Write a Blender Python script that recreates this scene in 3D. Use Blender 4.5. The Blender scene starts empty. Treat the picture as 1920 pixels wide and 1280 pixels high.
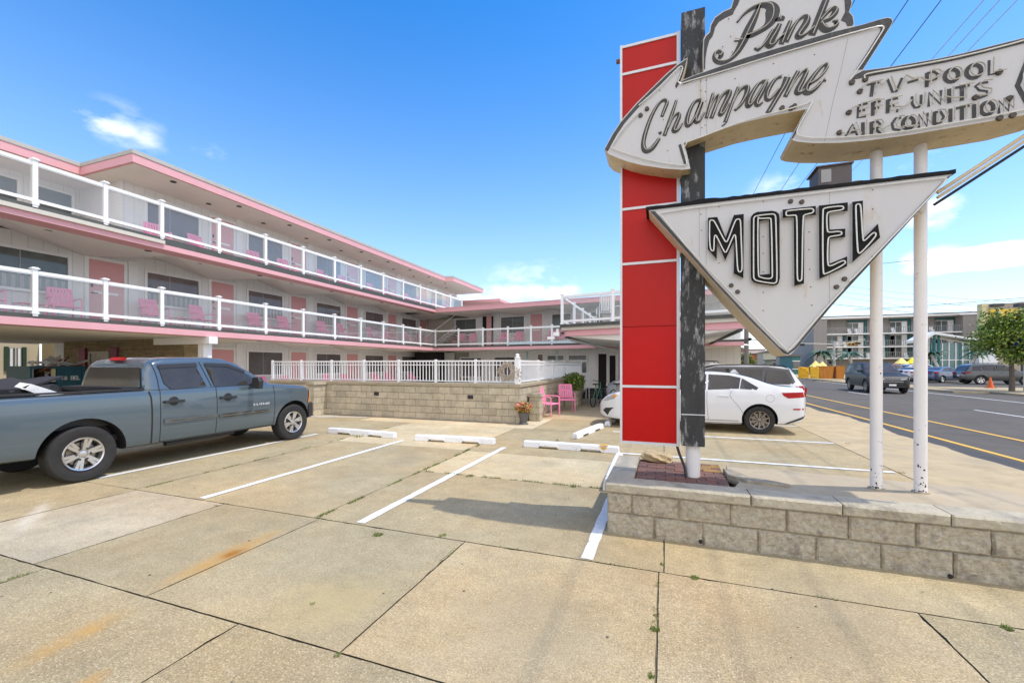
import bpy, bmesh, math, random
from mathutils import Vector, Matrix
from math import sin, cos, pi, radians as R
random.seed(7)
S = bpy.context.scene
COL = S.collection
# ------------------------------------------------ camera, world, sun, exposure
TH = math.atan(285/790.); sT, cT = sin(TH), cos(TH); EYE = 1.66; FPX = 790.
cd = bpy.data.cameras.new('camera'); cam = bpy.data.objects.new('camera', cd); COL.objects.link(cam)
cam.location = (0, 0, EYE); cam.rotation_euler = (pi/2, 0, TH)
cd.sensor_width = 36; cd.lens = FPX/1920*36; cd.shift_y = 44/1920.; cd.clip_start = .05; cd.clip_end = 4000
S.camera = cam
SUN_EL, SUN_AZ = R(64), R(98)          # azimuth measured from +Y clockwise: sun to the right
sd = Vector((sin(SUN_AZ)*cos(SUN_EL), cos(SUN_AZ)*cos(SUN_EL), sin(SUN_EL)))
sd = Vector((cos(R(12))*cos(SUN_EL), sin(R(12))*cos(SUN_EL), sin(SUN_EL)))
SUN_AZ = math.atan2(sd.x, sd.y)
sl = bpy.data.lights.new('sun', 'SUN'); sl.energy = 2.1; sl.angle = R(.6); sl.color = (1, .95, .87)
so = bpy.data.objects.new('sun', sl); COL.objects.link(so); so.rotation_euler = sd.to_track_quat('Z', 'Y').to_euler()
S.view_settings.view_transform = 'Standard'; S.view_settings.look = 'None'; S.view_settings.gamma = 1
S.view_settings.exposure = EXPO = .70
W = bpy.data.worlds.new('World'); S.world = W; W.use_nodes = True
nt = W.node_tree; nt.nodes.clear()
def N(t, typ, **k):
    n = t.nodes.new(typ)
    for a, b in k.items(): setattr(n, a, b)
    return n
def mth(t, op, a, b=None, c=None, clamp=False):
    n = N(t, 'ShaderNodeMath', operation=op, use_clamp=clamp)
    for i, x in enumerate((a, b, c)):
        if x is None: continue
        if isinstance(x, (int, float)): n.inputs[i].default_value = x
        else: t.links.new(x, n.inputs[i])
    return n.outputs[0]
def build_world():
    out = N(nt, 'ShaderNodeOutputWorld'); bg = N(nt, 'ShaderNodeBackground'); bg.inputs[1].default_value = .15
    sky = N(nt, 'ShaderNodeTexSky', sky_type='NISHITA'); sky.sun_disc = False
    sky.sun_elevation = SUN_EL; sky.sun_rotation = SUN_AZ; sky.air_density = 1.1; sky.dust_density = .6; sky.ozone_density = 2.2; sky.altitude = 0
    hs = N(nt, 'ShaderNodeHueSaturation'); hs.inputs['Saturation'].default_value = 1.46; hs.inputs['Value'].default_value = 1.0
    tn = N(nt, 'ShaderNodeVectorMath', operation='MULTIPLY'); tn.inputs[1].default_value = (.99, .985, 1.04); nt.links.new(sky.outputs[0], tn.inputs[0]); nt.links.new(tn.outputs[0], hs.inputs['Color'])
    tc = N(nt, 'ShaderNodeTexCoord'); nrm = N(nt, 'ShaderNodeVectorMath', operation='NORMALIZE'); nt.links.new(tc.outputs['Generated'], nrm.inputs[0])
    nz = N(nt, 'ShaderNodeTexNoise'); nz.inputs['Scale'].default_value = 7; nz.inputs['Detail'].default_value = 8; nz.inputs['Roughness'].default_value = .6
    mp = N(nt, 'ShaderNodeMapping'); mp.inputs['Scale'].default_value = (1, 1, 2.2)
    nt.links.new(nrm.outputs[0], mp.inputs[0]); nt.links.new(mp.outputs[0], nz.inputs['Vector'])
    sp = N(nt, 'ShaderNodeSeparateXYZ'); nt.links.new(nrm.outputs[0], sp.inputs[0])
    # cloud patches: direction (photo px,py), half size in degrees (horizontal, vertical), strength
    tot = None
    for (px, py, ax, az, k) in ((222, 228, 4.0, 2.2, .26), (160, 216, 4.0, 1.3, .22), (245, 262, 3.2, 1.6, .22), (400, 286, 2.2, 1.0, .20), (1050, 522, 12, 3.0, .40), (1870, 480, 4.6, 1.3, .9),
                            (1745, 492, 3.4, 1.8, .7), (1745, 398, 3.0, 2.0, .6), (1500, 345, 6, 2.4, .32), (1700, 300, 5, 2.0, .35), (940, 562, 20, 2.2, .4)):
        r = (px-960)/FPX; d = Vector((-sT+r*cT, cT+r*sT, (684-py)/FPX)).normalized()
        az0 = math.atan2(d.x, d.y); el0 = math.asin(d.z)
        A = mth(nt, 'ARCTAN2', sp.outputs[0], sp.outputs[1]); E_ = mth(nt, 'ARCSINE', sp.outputs[2])
        da = mth(nt, 'DIVIDE', mth(nt, 'SUBTRACT', A, az0), R(ax)); de = mth(nt, 'DIVIDE', mth(nt, 'SUBTRACT', E_, el0), R(az))
        q = mth(nt, 'ADD', mth(nt, 'MULTIPLY', da, da), mth(nt, 'MULTIPLY', de, de))
        g = mth(nt, 'MULTIPLY', mth(nt, 'POWER', mth(nt, 'SUBTRACT', 1, q, clamp=True), .8), k)
        tot = g if tot is None else mth(nt, 'ADD', tot, g)
    # cloud density: billows eat into each patch so that no patch shows its outline
    n2 = mth(nt, 'ADD', tot, mth(nt, 'MULTIPLY', mth(nt, 'SUBTRACT', nz.outputs[0], .5), 2.6)); c = mth(nt, 'MULTIPLY', mth(nt, 'SUBTRACT', n2, .20), 2.0, clamp=True)
    c = mth(nt, 'MULTIPLY', c, mth(nt, 'MULTIPLY', tot, 1.35, clamp=True))
    # added unseen cloud field behind the camera, white fill for sign and facade
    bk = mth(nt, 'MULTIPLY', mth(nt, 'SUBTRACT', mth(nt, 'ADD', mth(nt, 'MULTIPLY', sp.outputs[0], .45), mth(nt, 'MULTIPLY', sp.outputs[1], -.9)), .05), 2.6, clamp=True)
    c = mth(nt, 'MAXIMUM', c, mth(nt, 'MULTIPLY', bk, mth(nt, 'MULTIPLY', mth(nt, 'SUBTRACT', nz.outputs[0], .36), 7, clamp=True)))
    hz = mth(nt, 'MULTIPLY', mth(nt, 'POWER', mth(nt, 'SUBTRACT', 1, mth(nt, 'ABSOLUTE', sp.outputs[2]), clamp=True), 2.7), .56)
    mh = N(nt, 'ShaderNodeMix', data_type='RGBA'); nt.links.new(hz, mh.inputs[0]); nt.links.new(hs.outputs[0], mh.inputs[6]); mh.inputs[7].default_value = (5.0, 5.9, 7.4, 1)
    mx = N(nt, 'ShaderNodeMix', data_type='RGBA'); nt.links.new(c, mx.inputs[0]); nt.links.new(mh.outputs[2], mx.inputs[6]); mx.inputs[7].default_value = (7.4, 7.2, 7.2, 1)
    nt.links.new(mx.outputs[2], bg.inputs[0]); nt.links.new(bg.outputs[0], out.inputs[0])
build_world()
# ------------------------------------------------ photo geometry helpers (the surveyed camera of the photograph)
def G(px, py, z=0.):
    d = FPX*(EYE-z)/(py-684); t = (px-960)/FPX
    return Vector((d*(-sT+t*cT), d*(cT+t*sT), z))
def onY(px, py, Y):
    t = (px-960)/FPX; d = Y/(cT+t*sT); return Vector((d*(-sT+t*cT), Y, EYE+(684-py)*d/FPX))
def onX(px, py, X):
    t = (px-960)/FPX; d = X/(-sT+t*cT); return Vector((X, d*(cT+t*sT), EYE+(684-py)*d/FPX))
# ------------------------------------------------ materials
def lin(r, g, b): return tuple((((c/255+.055)/1.055)**2.4 if c > 10 else c/255/12.92) for c in (r, g, b))
NOSPEC = ('concrete', 'worn_sidewalk', 'asphalt', 'patched', 'cap_stone')
def mat(name, col, rough=.6, metal=0, var=.08, vs=6., bump=0., bs=60., spec=.5, coat=0., streak=0., col2=None, c2amt=.5, c2scale=3., alpha=None, emit=None):
    if name.startswith(NOSPEC): spec = .15
    m = bpy.data.materials.new(name); m.use_nodes = True; t = m.node_tree; p = t.nodes['Principled BSDF']
    p.inputs['Roughness'].default_value = rough; p.inputs['Metallic'].default_value = metal
    p.inputs['Specular IOR Level'].default_value = spec; p.inputs['Coat Weight'].default_value = coat; p.inputs['Coat Roughness'].default_value = .03
    tc = N(t, 'ShaderNodeTexCoord'); src = tc.outputs['Object']
    nz = N(t, 'ShaderNodeTexNoise'); nz.inputs['Scale'].default_value = vs; nz.inputs['Detail'].default_value = 6; nz.inputs['Roughness'].default_value = .65
    if streak:
        mp = N(t, 'ShaderNodeMapping'); mp.inputs['Scale'].default_value = (1, 1, streak); t.links.new(src, mp.inputs[0]); t.links.new(mp.outputs[0], nz.inputs['Vector'])
    else: t.links.new(src, nz.inputs['Vector'])
    cr = N(t, 'ShaderNodeMapRange'); cr.inputs[1].default_value = .25; cr.inputs[2].default_value = .75; cr.inputs[3].default_value = 1-var; cr.inputs[4].default_value = 1+var
    t.links.new(nz.outputs[0], cr.inputs[0])
    mu = N(t, 'ShaderNodeVectorMath', operation='SCALE'); t.links.new(cr.outputs[0], mu.inputs['Scale'])
    if col2:
        n2 = N(t, 'ShaderNodeTexNoise'); n2.inputs['Scale'].default_value = c2scale; n2.inputs['Detail'].default_value = 8; n2.inputs['Roughness'].default_value = .7
        if streak: t.links.new(mp.outputs[0], n2.inputs['Vector'])
        else: t.links.new(src, n2.inputs['Vector'])
        r2 = N(t, 'ShaderNodeMapRange'); r2.inputs[1].default_value = .6-.2*c2amt; r2.inputs[2].default_value = .72-.2*c2amt; t.links.new(n2.outputs[0], r2.inputs[0])
        mx = N(t, 'ShaderNodeMix', data_type='RGBA'); mx.inputs[6].default_value = (*col, 1); mx.inputs[7].default_value = (*col2, 1); t.links.new(r2.outputs[0], mx.inputs[0])
        t.links.new(mx.outputs[2], mu.inputs[0])
    else: mu.inputs[0].default_value = col
    t.links.new(mu.outputs[0], p.inputs['Base Color'])
    if bump:
        nb = N(t, 'ShaderNodeTexNoise'); nb.inputs['Scale'].default_value = bs; nb.inputs['Detail'].default_value = 5; t.links.new(src, nb.inputs['Vector'])
        b = N(t, 'ShaderNodeBump'); b.inputs['Strength'].default_value = bump; b.inputs['Distance'].default_value = .01; t.links.new(nb.outputs[0], b.inputs['Height']); t.links.new(b.outputs[0], p.inputs['Normal'])
    return m
def glassmat(name, tint=(.96, .97, .96), refl=.12, rough=.02):
    m = bpy.data.materials.new(name); m.use_nodes = True; t = m.node_tree; t.nodes.clear()
    o = N(t, 'ShaderNodeOutputMaterial'); tr = N(t, 'ShaderNodeBsdfTransparent'); tr.inputs[0].default_value = (*tint, 1)
    gl = N(t, 'ShaderNodeBsdfGlossy'); gl.inputs['Roughness'].default_value = rough
    lw = N(t, 'ShaderNodeLayerWeight'); lw.inputs[0].default_value = .25
    a = mth(t, 'ADD', mth(t, 'MULTIPLY', lw.outputs['Fresnel'], .35), refl*.15, clamp=True)
    mx = N(t, 'ShaderNodeMixShader'); t.links.new(a, mx.inputs[0]); t.links.new(tr.outputs[0], mx.inputs[1]); t.links.new(gl.outputs[0], mx.inputs[2]); df = N(t, 'ShaderNodeBsdfDiffuse'); df.inputs[0].default_value = (.75, .75, .75, 1); m2 = N(t, 'ShaderNodeMixShader'); m2.inputs[0].default_value = .07; t.links.new(mx.outputs[0], m2.inputs[1]); t.links.new(df.outputs[0], m2.inputs[2]); t.links.new(m2.outputs[0], o.inputs[0])
    return m
M = {}
M['white'] = mat('white_vinyl', (.86, .86, .85), .4, var=.03)
M['wall'] = mat('pale_siding', (.82, .82, .81), .7, var=.04, vs=2)
M['soffit'] = mat('soffit_paint', (.84, .82, .77), .8, var=.05, vs=1.2)
M['beige'] = mat('beige_trim', (.60, .56, .48), .7, var=.05)
M['pink'] = mat('pink_fascia', lin(222, 166, 170), .65, var=.05, vs=2)
M['pinkdoor'] = mat('pink_door', lin(222, 166, 168), .6, var=.04)
M['pinkchair'] = mat('pink_chair_paint', lin(252, 150, 186), .45, var=.06)
M['darkedge'] = mat('dark_slab_edge', (.075, .08, .07), .7, var=.2, vs=3)
M['roofgrey'] = mat('roof_grey', (.45, .44, .40), .8)
M['darkmetal'] = mat('dark_metal', (.03, .03, .03), .45, metal=.3)
M['glassdark'] = mat('dark_window_glass', (.15, .14, .14), .06, var=.3, vs=1.2, spec=.45)
M['glasswarm'] = mat('warm_window_glass', (.19, .16, .16), .06, var=.25, vs=1.2, spec=.5)
M['glassteal'] = mat('teal_window_glass', (.13, .155, .15), .06, var=.25, vs=1.2, spec=.5)
M['curtain_and_reflection'] = mat('trim_and_reflection', (.32, .31, .30), .25, var=.1)
M['clear'] = glassmat('railing_glass')
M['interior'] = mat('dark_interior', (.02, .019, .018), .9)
M['green'] = mat('dark_green_shutter', (.03, .06, .035), .6)
M['plum'] = mat('plum_shutter', (.22, .03, .08), .5)
M['signwhite'] = mat('sign_enamel', (.57, .555, .54), .38, var=.05, vs=2.5, streak=.25, col2=(.50, .42, .30), c2amt=.0, c2scale=7, spec=.5)
M['signbeige'] = mat('sign_underside', (.62, .51, .33), .6, var=.12, vs=5, col2=(.34, .17, .06), c2amt=.15, c2scale=11)
M['signdark'] = mat('faded_black_paint', (.066, .065, .062), .7, var=.35, vs=14, col2=(.15, .145, .135), c2amt=.1, c2scale=25)
M['black'] = mat('black_enamel', (.008, .008, .008), .6, spec=.2, var=.3, vs=12, col2=(.035, .034, .032), c2amt=-.1, c2scale=30)
M['tubeold'] = mat('dirty_neon_tube', (.46, .42, .34), .35, var=.25, vs=20, spec=.6)
M['tube'] = mat('neon_tube', (.72, .70, .63), .25, var=.1, vs=20, spec=.8)
M['red'] = mat('red_panel', lin(186, 3, 1), .34, var=.08, vs=1.5, spec=.25)
M['redfade'] = mat('faded_red_panel', lin(180, 22, 14), .38, var=.10, vs=1.5, spec=.25, streak=.3)
M['frame'] = mat('white_aluminium', (.66, .66, .67), .35, var=.06, vs=9, metal=.1)
M['column'] = mat('weathered_black_column', (.034, .035, .035), .7, var=.4, vs=8, streak=.30, col2=(.33, .325, .32), c2amt=.28, c2scale=15, bump=.5, bs=40)
M['post'] = mat('white_painted_steel', (.76, .73, .70), .4, var=.04, vs=6, col2=(.16, .13, .12), c2amt=-.08, c2scale=16, bump=.1, bs=30)
M['rust'] = mat('rust', (.16, .07, .03), .8, var=.3)
M['paintwhite'] = mat('white_road_paint', (.74, .74, .73), .7, var=.05, vs=10, bump=.2, bs=90, col2=(.50, .45, .35), c2amt=.22, c2scale=17)
M['stopwhite'] = mat('painted_concrete_stop', (.76, .76, .76), .7, var=.05, vs=8, bump=.3, bs=50, col2=(.38, .34, .28), c2amt=.12, c2scale=10)
M['paintyellow'] = mat('yellow_road_paint', (.72, .42, .05), .7, var=.1, vs=10)
M['asphalt'] = mat('asphalt', (.12, .108, .093), .92, var=.16, vs=1.1, bump=.3, bs=120, col2=(.098, .09, .08), c2amt=.4, c2scale=.35)
M['asphaltedge'] = mat('old_asphalt', (.055, .053, .05), .85, var=.2, vs=2, bump=.3, bs=120)
M['bark'] = mat('bark', (.13, .10, .075), .9, var=.25, vs=9, bump=.6, bs=30)
M['leaf'] = mat('leaf', (.21, .28, .03), .55, var=.4, vs=2.2)
M['leafdark'] = mat('leaf_dark', (.085, .15, .02), .6, var=.4, vs=3)
M['palm'] = mat('palm_frond', (.03, .085, .04), .55, var=.3, vs=2)
M['grass'] = mat('joint_grass', (.13, .18, .03), .8, var=.5, vs=8)
M['woodpole'] = mat('weathered_wood_pole', (.20, .17, .14), .9, var=.2, vs=4, streak=.1)
M['tyre'] = mat('tyre_rubber', (.022, .021, .020), .75, var=.3, vs=10)
M['alloy'] = mat('alloy_wheel', (.62, .61, .60), .25, metal=.8, var=.05)
M['darkalloy'] = mat('dark_alloy_wheel', (.28, .25, .22), .3, metal=.8, var=.05)
M['trim'] = mat('black_plastic_trim', (.025, .025, .026), .5, var=.1)
M['carglass'] = mat('tinted_car_glass', (.045, .041, .038), .08, var=.35, vs=2, spec=.55)
M['taillamp'] = mat('tail_lamp', (.36, .004, .004), .3, var=.1, spec=.25)
M['amber'] = mat('amber_lamp', (.8, .3, .05), .15, var=.1)
M['lampglass'] = mat('headlamp', (.6, .62, .64), .08, metal=.4, var=.1, spec=1.)
M['chrome'] = mat('chrome', (.7, .7, .7), .12, metal=1., var=.02)
M['wire'] = mat('cable', (.02, .02, .02), .6)
M['wirelight'] = mat('pale_cable', (.45, .5, .55), .5)
M['concrete'] = mat('concrete', (.40, .345, .25), .92, var=.12, vs=2, bump=.25, bs=90, col2=(.33, .30, .25), c2amt=.1, c2scale=1.5)
M['sand'] = mat('worn_sidewalk', (.46, .365, .225), .95, var=.22, vs=2.6, bump=.5, bs=50, col2=(.36, .30, .20), c2amt=.35, c2scale=1.3)
M['greyblock'] = None
def blockmat(name, c1, c2, mortar, w, h, scale_axis='X', msize=.012, bump=.6, offset=.5, var=.25, mottle=(.5,.9)):
    """coursed masonry in real metres: w x h blocks, running bond"""
    m = bpy.data.materials.new(name); m.use_nodes = True; t = m.node_tree; p = t.nodes['Principled BSDF']; p.inputs['Roughness'].default_value = .9
    tc = N(t, 'ShaderNodeTexCoord'); sp = N(t, 'ShaderNodeSeparateXYZ'); t.links.new(tc.outputs['Object'], sp.inputs[0]); cb = N(t, 'ShaderNodeCombineXYZ')
    u = mth(t, 'ADD', sp.outputs[0], sp.outputs[1]) if scale_axis == 'XY' else sp.outputs[0 if scale_axis == 'X' else 1]
    t.links.new(u, cb.inputs[0]); t.links.new(sp.outputs[2] if scale_axis != 'flat' else sp.outputs[1], cb.inputs[1])
    br = N(t, 'ShaderNodeTexBrick'); br.offset = offset; t.links.new(cb.outputs[0], br.inputs['Vector'])
    br.inputs['Color1'].default_value = (*c1, 1); br.inputs['Color2'].default_value = (*c2, 1); br.inputs['Mortar'].default_value = (*mortar, 1)
    br.inputs['Scale'].default_value = 1; br.inputs['Mortar Size'].default_value = msize; br.inputs['Mortar Smooth'].default_value = .3
    br.inputs['Brick Width'].default_value = w; br.inputs['Row Height'].default_value = h
    nz = N(t, 'ShaderNodeTexNoise'); nz.inputs['Scale'].default_value = 3.5; nz.inputs['Detail'].default_value = 9; nz.inputs['Roughness'].default_value = .7; t.links.new(tc.outputs['Object'], nz.inputs[0])
    mr = N(t, 'ShaderNodeMapRange'); mr.inputs[1].default_value = .3; mr.inputs[2].default_value = .7; mr.inputs[3].default_value = 1-var; mr.inputs[4].default_value = 1+var; t.links.new(nz.outputs[0], mr.inputs[0])
    nf = N(t, 'ShaderNodeTexNoise'); nf.inputs['Scale'].default_value = 38; nf.inputs['Detail'].default_value = 6; nf.inputs['Roughness'].default_value = .75; t.links.new(tc.outputs['Object'], nf.inputs[0])
    mf = N(t, 'ShaderNodeMapRange'); mf.inputs[1].default_value = .3; mf.inputs[2].default_value = .7; mf.inputs[3].default_value = 1-.22*min(1, bump+.4); mf.inputs[4].default_value = 1+.2*min(1, bump+.4); t.links.new(nf.outputs[0], mf.inputs[0])
    mu = N(t, 'ShaderNodeVectorMath', operation='SCALE'); t.links.new(br.outputs[0], mu.inputs[0]); t.links.new(mth(t, 'MULTIPLY', mr.outputs[0], mf.outputs[0]), mu.inputs['Scale']); t.links.new(mu.outputs[0], p.inputs['Base Color'])
    n2 = N(t, 'ShaderNodeTexNoise'); n2.inputs['Scale'].default_value = 22; n2.inputs['Detail'].default_value = 7; n2.inputs['Roughness'].default_value = .7; t.links.new(tc.outputs['Object'], n2.inputs[0])
    hh = mth(t, 'SUBTRACT', mth(t, 'MULTIPLY', n2.outputs[0], bump), br.outputs['Fac'])
    b = N(t, 'ShaderNodeBump'); b.inputs['Strength'].default_value = .9; b.inputs['Distance'].default_value = .02; t.links.new(hh, b.inputs['Height']); t.links.new(b.outputs[0], p.inputs['Normal'])
    return m
M['poolblock'] = blockmat('tan_stone_block', (.52, .45, .33), (.42, .37, .275), (.30, .26, .19), .41, .2, 'XY', .008)
M['greyblock'] = blockmat('grey_split_block', (.44, .385, .31), (.35, .31, .25), (.50, .42, .29), .405, .203, 'X', .006, bump=1.3, var=.2)
M['stone'] = blockmat('stone_veneer', (.40, .31, .18), (.27, .21, .12), (.16, .12, .07), .45, .075, 'X', .006, bump=.5)
M['paver'] = blockmat('brick_paver', (.17, .06, .05), (.28, .15, .09), (.07, .05, .035), .2, .1, 'flat', .007, bump=.3)
def sidingmat(name, col, pitch, axis_z=True, dark=.72):
    m = bpy.data.materials.new(name); m.use_nodes = True; t = m.node_tree; p = t.nodes['Principled BSDF']; p.inputs['Roughness'].default_value = .7
    tc = N(t, 'ShaderNodeTexCoord'); sp = N(t, 'ShaderNodeSeparateXYZ'); t.links.new(tc.outputs['Object'], sp.inputs[0])
    u = sp.outputs[2] if axis_z else mth(t, 'ADD', sp.outputs[0], sp.outputs[1])
    fr = mth(t, 'FRACT', mth(t, 'DIVIDE', u, pitch)); ln = mth(t, 'LESS_THAN', fr, .05)
    mx = N(t, 'ShaderNodeMix', data_type='RGBA'); mx.inputs[6].default_value = (*col, 1); mx.inputs[7].default_value = (*[c*dark for c in col], 1); t.links.new(ln, mx.inputs[0]); t.links.new(mx.outputs[2], p.inputs['Base Color'])
    b = N(t, 'ShaderNodeBump'); b.inputs['Strength'].default_value = .6; b.inputs['Distance'].default_value = .02; t.links.new(fr if axis_z else mth(t, 'SUBTRACT', 1, ln), b.inputs['Height']); t.links.new(b.outputs[0], p.inputs['Normal'])
    return m
M['panelwall'] = sidingmat('grooved_panel_wall', (.82, .82, .81), .30, False, .8)
M['lap'] = sidingmat('lap_siding', (.80, .80, .79), .11)
M['lapbeige'] = sidingmat('beige_lap_siding', (.66, .57, .40), .13)
M['laptan'] = sidingmat('tan_lap_siding', (.34, .27, .15), .13)
M['hotelgrey'] = sidingmat('grey_cladding', (.27, .25, .23), .9, False, .9)
# ------------------------------------------------ mesh builder
class MB:
    def __init__(s): s.v = []; s.f = []; s.m = []
    def add(s, vs, fs, m=0):
        o = len(s.v); s.v += [tuple(v) for v in vs]; s.f += [tuple(i+o for i in f) for f in fs]; s.m += [m]*len(fs); return s
    def box(s, a, b, m=0):
        x0, y0, z0 = a; x1, y1, z1 = b
        if x0 > x1: x0, x1 = x1, x0
        if y0 > y1: y0, y1 = y1, y0
        if z0 > z1: z0, z1 = z1, z0
        return s.add([(x0, y0, z0), (x1, y0, z0), (x1, y1, z0), (x0, y1, z0), (x0, y0, z1), (x1, y0, z1), (x1, y1, z1), (x0, y1, z1)],
                     [(0, 3, 2, 1), (4, 5, 6, 7), (0, 1, 5, 4), (1, 2, 6, 5), (2, 3, 7, 6), (3, 0, 4, 7)], m)
    def fbox(s, fr, a, b, m=0):           # box in a local frame fr=(origin,u,n)
        t = MB().box(a, b); o, u, n = fr
        return s.add([o+u*v[0]+n*v[1]+Vector((0, 0, v[2])) for v in t.v], t.f, m)
    def prism(s, pts, off, m=0, mside=None):   # closed polygon pts (3d), extruded by off
        n = len(pts); pts = [Vector(p) for p in pts]; off = Vector(off)
        nrm = Vector((0, 0, 0))
        for i in range(n): nrm += pts[i].cross(pts[(i+1) % n])
        if nrm.dot(off) > 0: pts = pts[::-1]
        o = len(s.v); s.v += [tuple(p) for p in pts]+[tuple(p+off) for p in pts]
        s.f.append(tuple(range(o, o+n))); s.m.append(m); s.f.append(tuple(range(o+2*n-1, o+n-1, -1))); s.m.append(m)
        for i in range(n):
            j = (i+1) % n; s.f.append((o+i, o+n+i, o+n+j, o+j)); s.m.append(m if mside is None else mside)
        return s
    def cyl(s, p0, p1, r0, r1=None, n=12, m=0, cap=True):
        r1 = r0 if r1 is None else r1; p0 = Vector(p0); p1 = Vector(p1); d = (p1-p0).normalized()
        a = d.orthogonal().normalized(); b = d.cross(a); o = len(s.v)
        for p, r in ((p0, r0), (p1, r1)):
            for i in range(n): s.v.append(tuple(p+(a*cos(2*pi*i/n)+b*sin(2*pi*i/n))*r))
        for i in range(n):
            j = (i+1) % n; s.f.append((o+i, o+j, o+n+j, o+n+i)); s.m.append(m)
        if cap: s.f.append(tuple(o+i for i in range(n))[::-1]); s.m.append(m); s.f.append(tuple(o+n+i for i in range(n))); s.m.append(m)
        return s
    def tube(s, path, r, n=6, m=0, closed=False):
        P = [Vector(p) for p in path]; k = len(P); o = len(s.v); up = None
        for i, p in enumerate(P):
            a = P[(i-1) % k] if (i > 0 or closed) else p; b = P[(i+1) % k] if (i < k-1 or closed) else p
            d = (b-a).normalized() if (b-a).length > 1e-9 else Vector((0, 0, 1))
            if up is None: up = d.orthogonal().normalized()
            else:
                up = (up-d*up.dot(d))
                up = up.normalized() if up.length > 1e-6 else d.orthogonal().normalized()
            q = d.cross(up); rr = r[i] if isinstance(r, (list, tuple)) else r
            for j in range(n): s.v.append(tuple(p+(up*cos(2*pi*j/n)+q*sin(2*pi*j/n))*rr))
        for i in range(k if closed else k-1):
            a = o+i*n; b = o+((i+1) % k)*n
            for j in range(n): s.f.append((a+j, a+(j+1) % n, b+(j+1) % n, b+j)); s.m.append(m)
        if not closed:
            s.f.append(tuple(o+j for j in range(n))[::-1]); s.m.append(m); s.f.append(tuple(o+(k-1)*n+j for j in range(n))); s.m.append(m)
        return s
    def lathe(s, prof, c=(0, 0, 0), n=24, m=0, axis='Z'):
        o = len(s.v); c = Vector(c)
        for (r, h) in prof:
            for j in range(n):
                a = 2*pi*j/n
                s.v.append(tuple(c+(Vector((r*cos(a), r*sin(a), h)) if axis == 'Z' else Vector((r*cos(a), h, r*sin(a))))))
        for i in range(len(prof)-1):
            for j in range(n):
                q = (o+i*n+j, o+i*n+(j+1) % n, o+(i+1)*n+(j+1) % n, o+(i+1)*n+j); s.f.append(q if axis == 'Z' else q[::-1]); s.m.append(m)
        return s
    def build(s, name, mats, parent=None, smooth=False, bevel=0, world=True):
        me = bpy.data.meshes.new(name); off = Vector((0, 0, 0))
        if parent is not None and world:
            q = parent
            while q is not None: off = off+q.location; q = q.parent
        me.from_pydata([tuple(Vector(v)-off) for v in s.v], [], s.f)
        for mm in (mats if isinstance(mats, (list, tuple)) else [mats]): me.materials.append(M[mm] if isinstance(mm, str) else mm)
        me.polygons.foreach_set('material_index', s.m)
        if smooth: me.polygons.foreach_set('use_smooth', [True]*len(s.f))
        me.update()
        o = bpy.data.objects.new(name, me); COL.objects.link(o)
        if parent is not None: o.parent = parent
        if smooth and smooth != 'all':
            try: me.set_sharp_from_angle(angle=R(35))
            except Exception: pass
        if bevel:
            b = o.modifiers.new('bevel', 'BEVEL'); b.width = bevel; b.segments = 2; b.limit_method = 'ANGLE'; b.angle_limit = R(40)
        return o
def tag(o, label=None, cat=None, group=None, kind=None):
    if label: o['label'] = label
    if cat: o['category'] = cat
    if group: o['group'] = group
    if kind: o['kind'] = kind
    return o
def thing(name, loc, label=None, cat=None, group=None, rz=0):
    o = bpy.data.objects.new(name, None); COL.objects.link(o); o.location = loc; o.rotation_euler = (0, 0, rz); o.empty_display_size = .2
    return tag(o, label, cat, group)
def copy_tree(o, parent=None, loc=None, rz=None):
    c = o.copy(); COL.objects.link(c); c.parent = parent
    if loc is not None: c.location = loc
    if rz is not None: c.rotation_euler = (0, 0, rz)
    for ch in list(o.children): copy_tree(ch, c)
    return c
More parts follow.
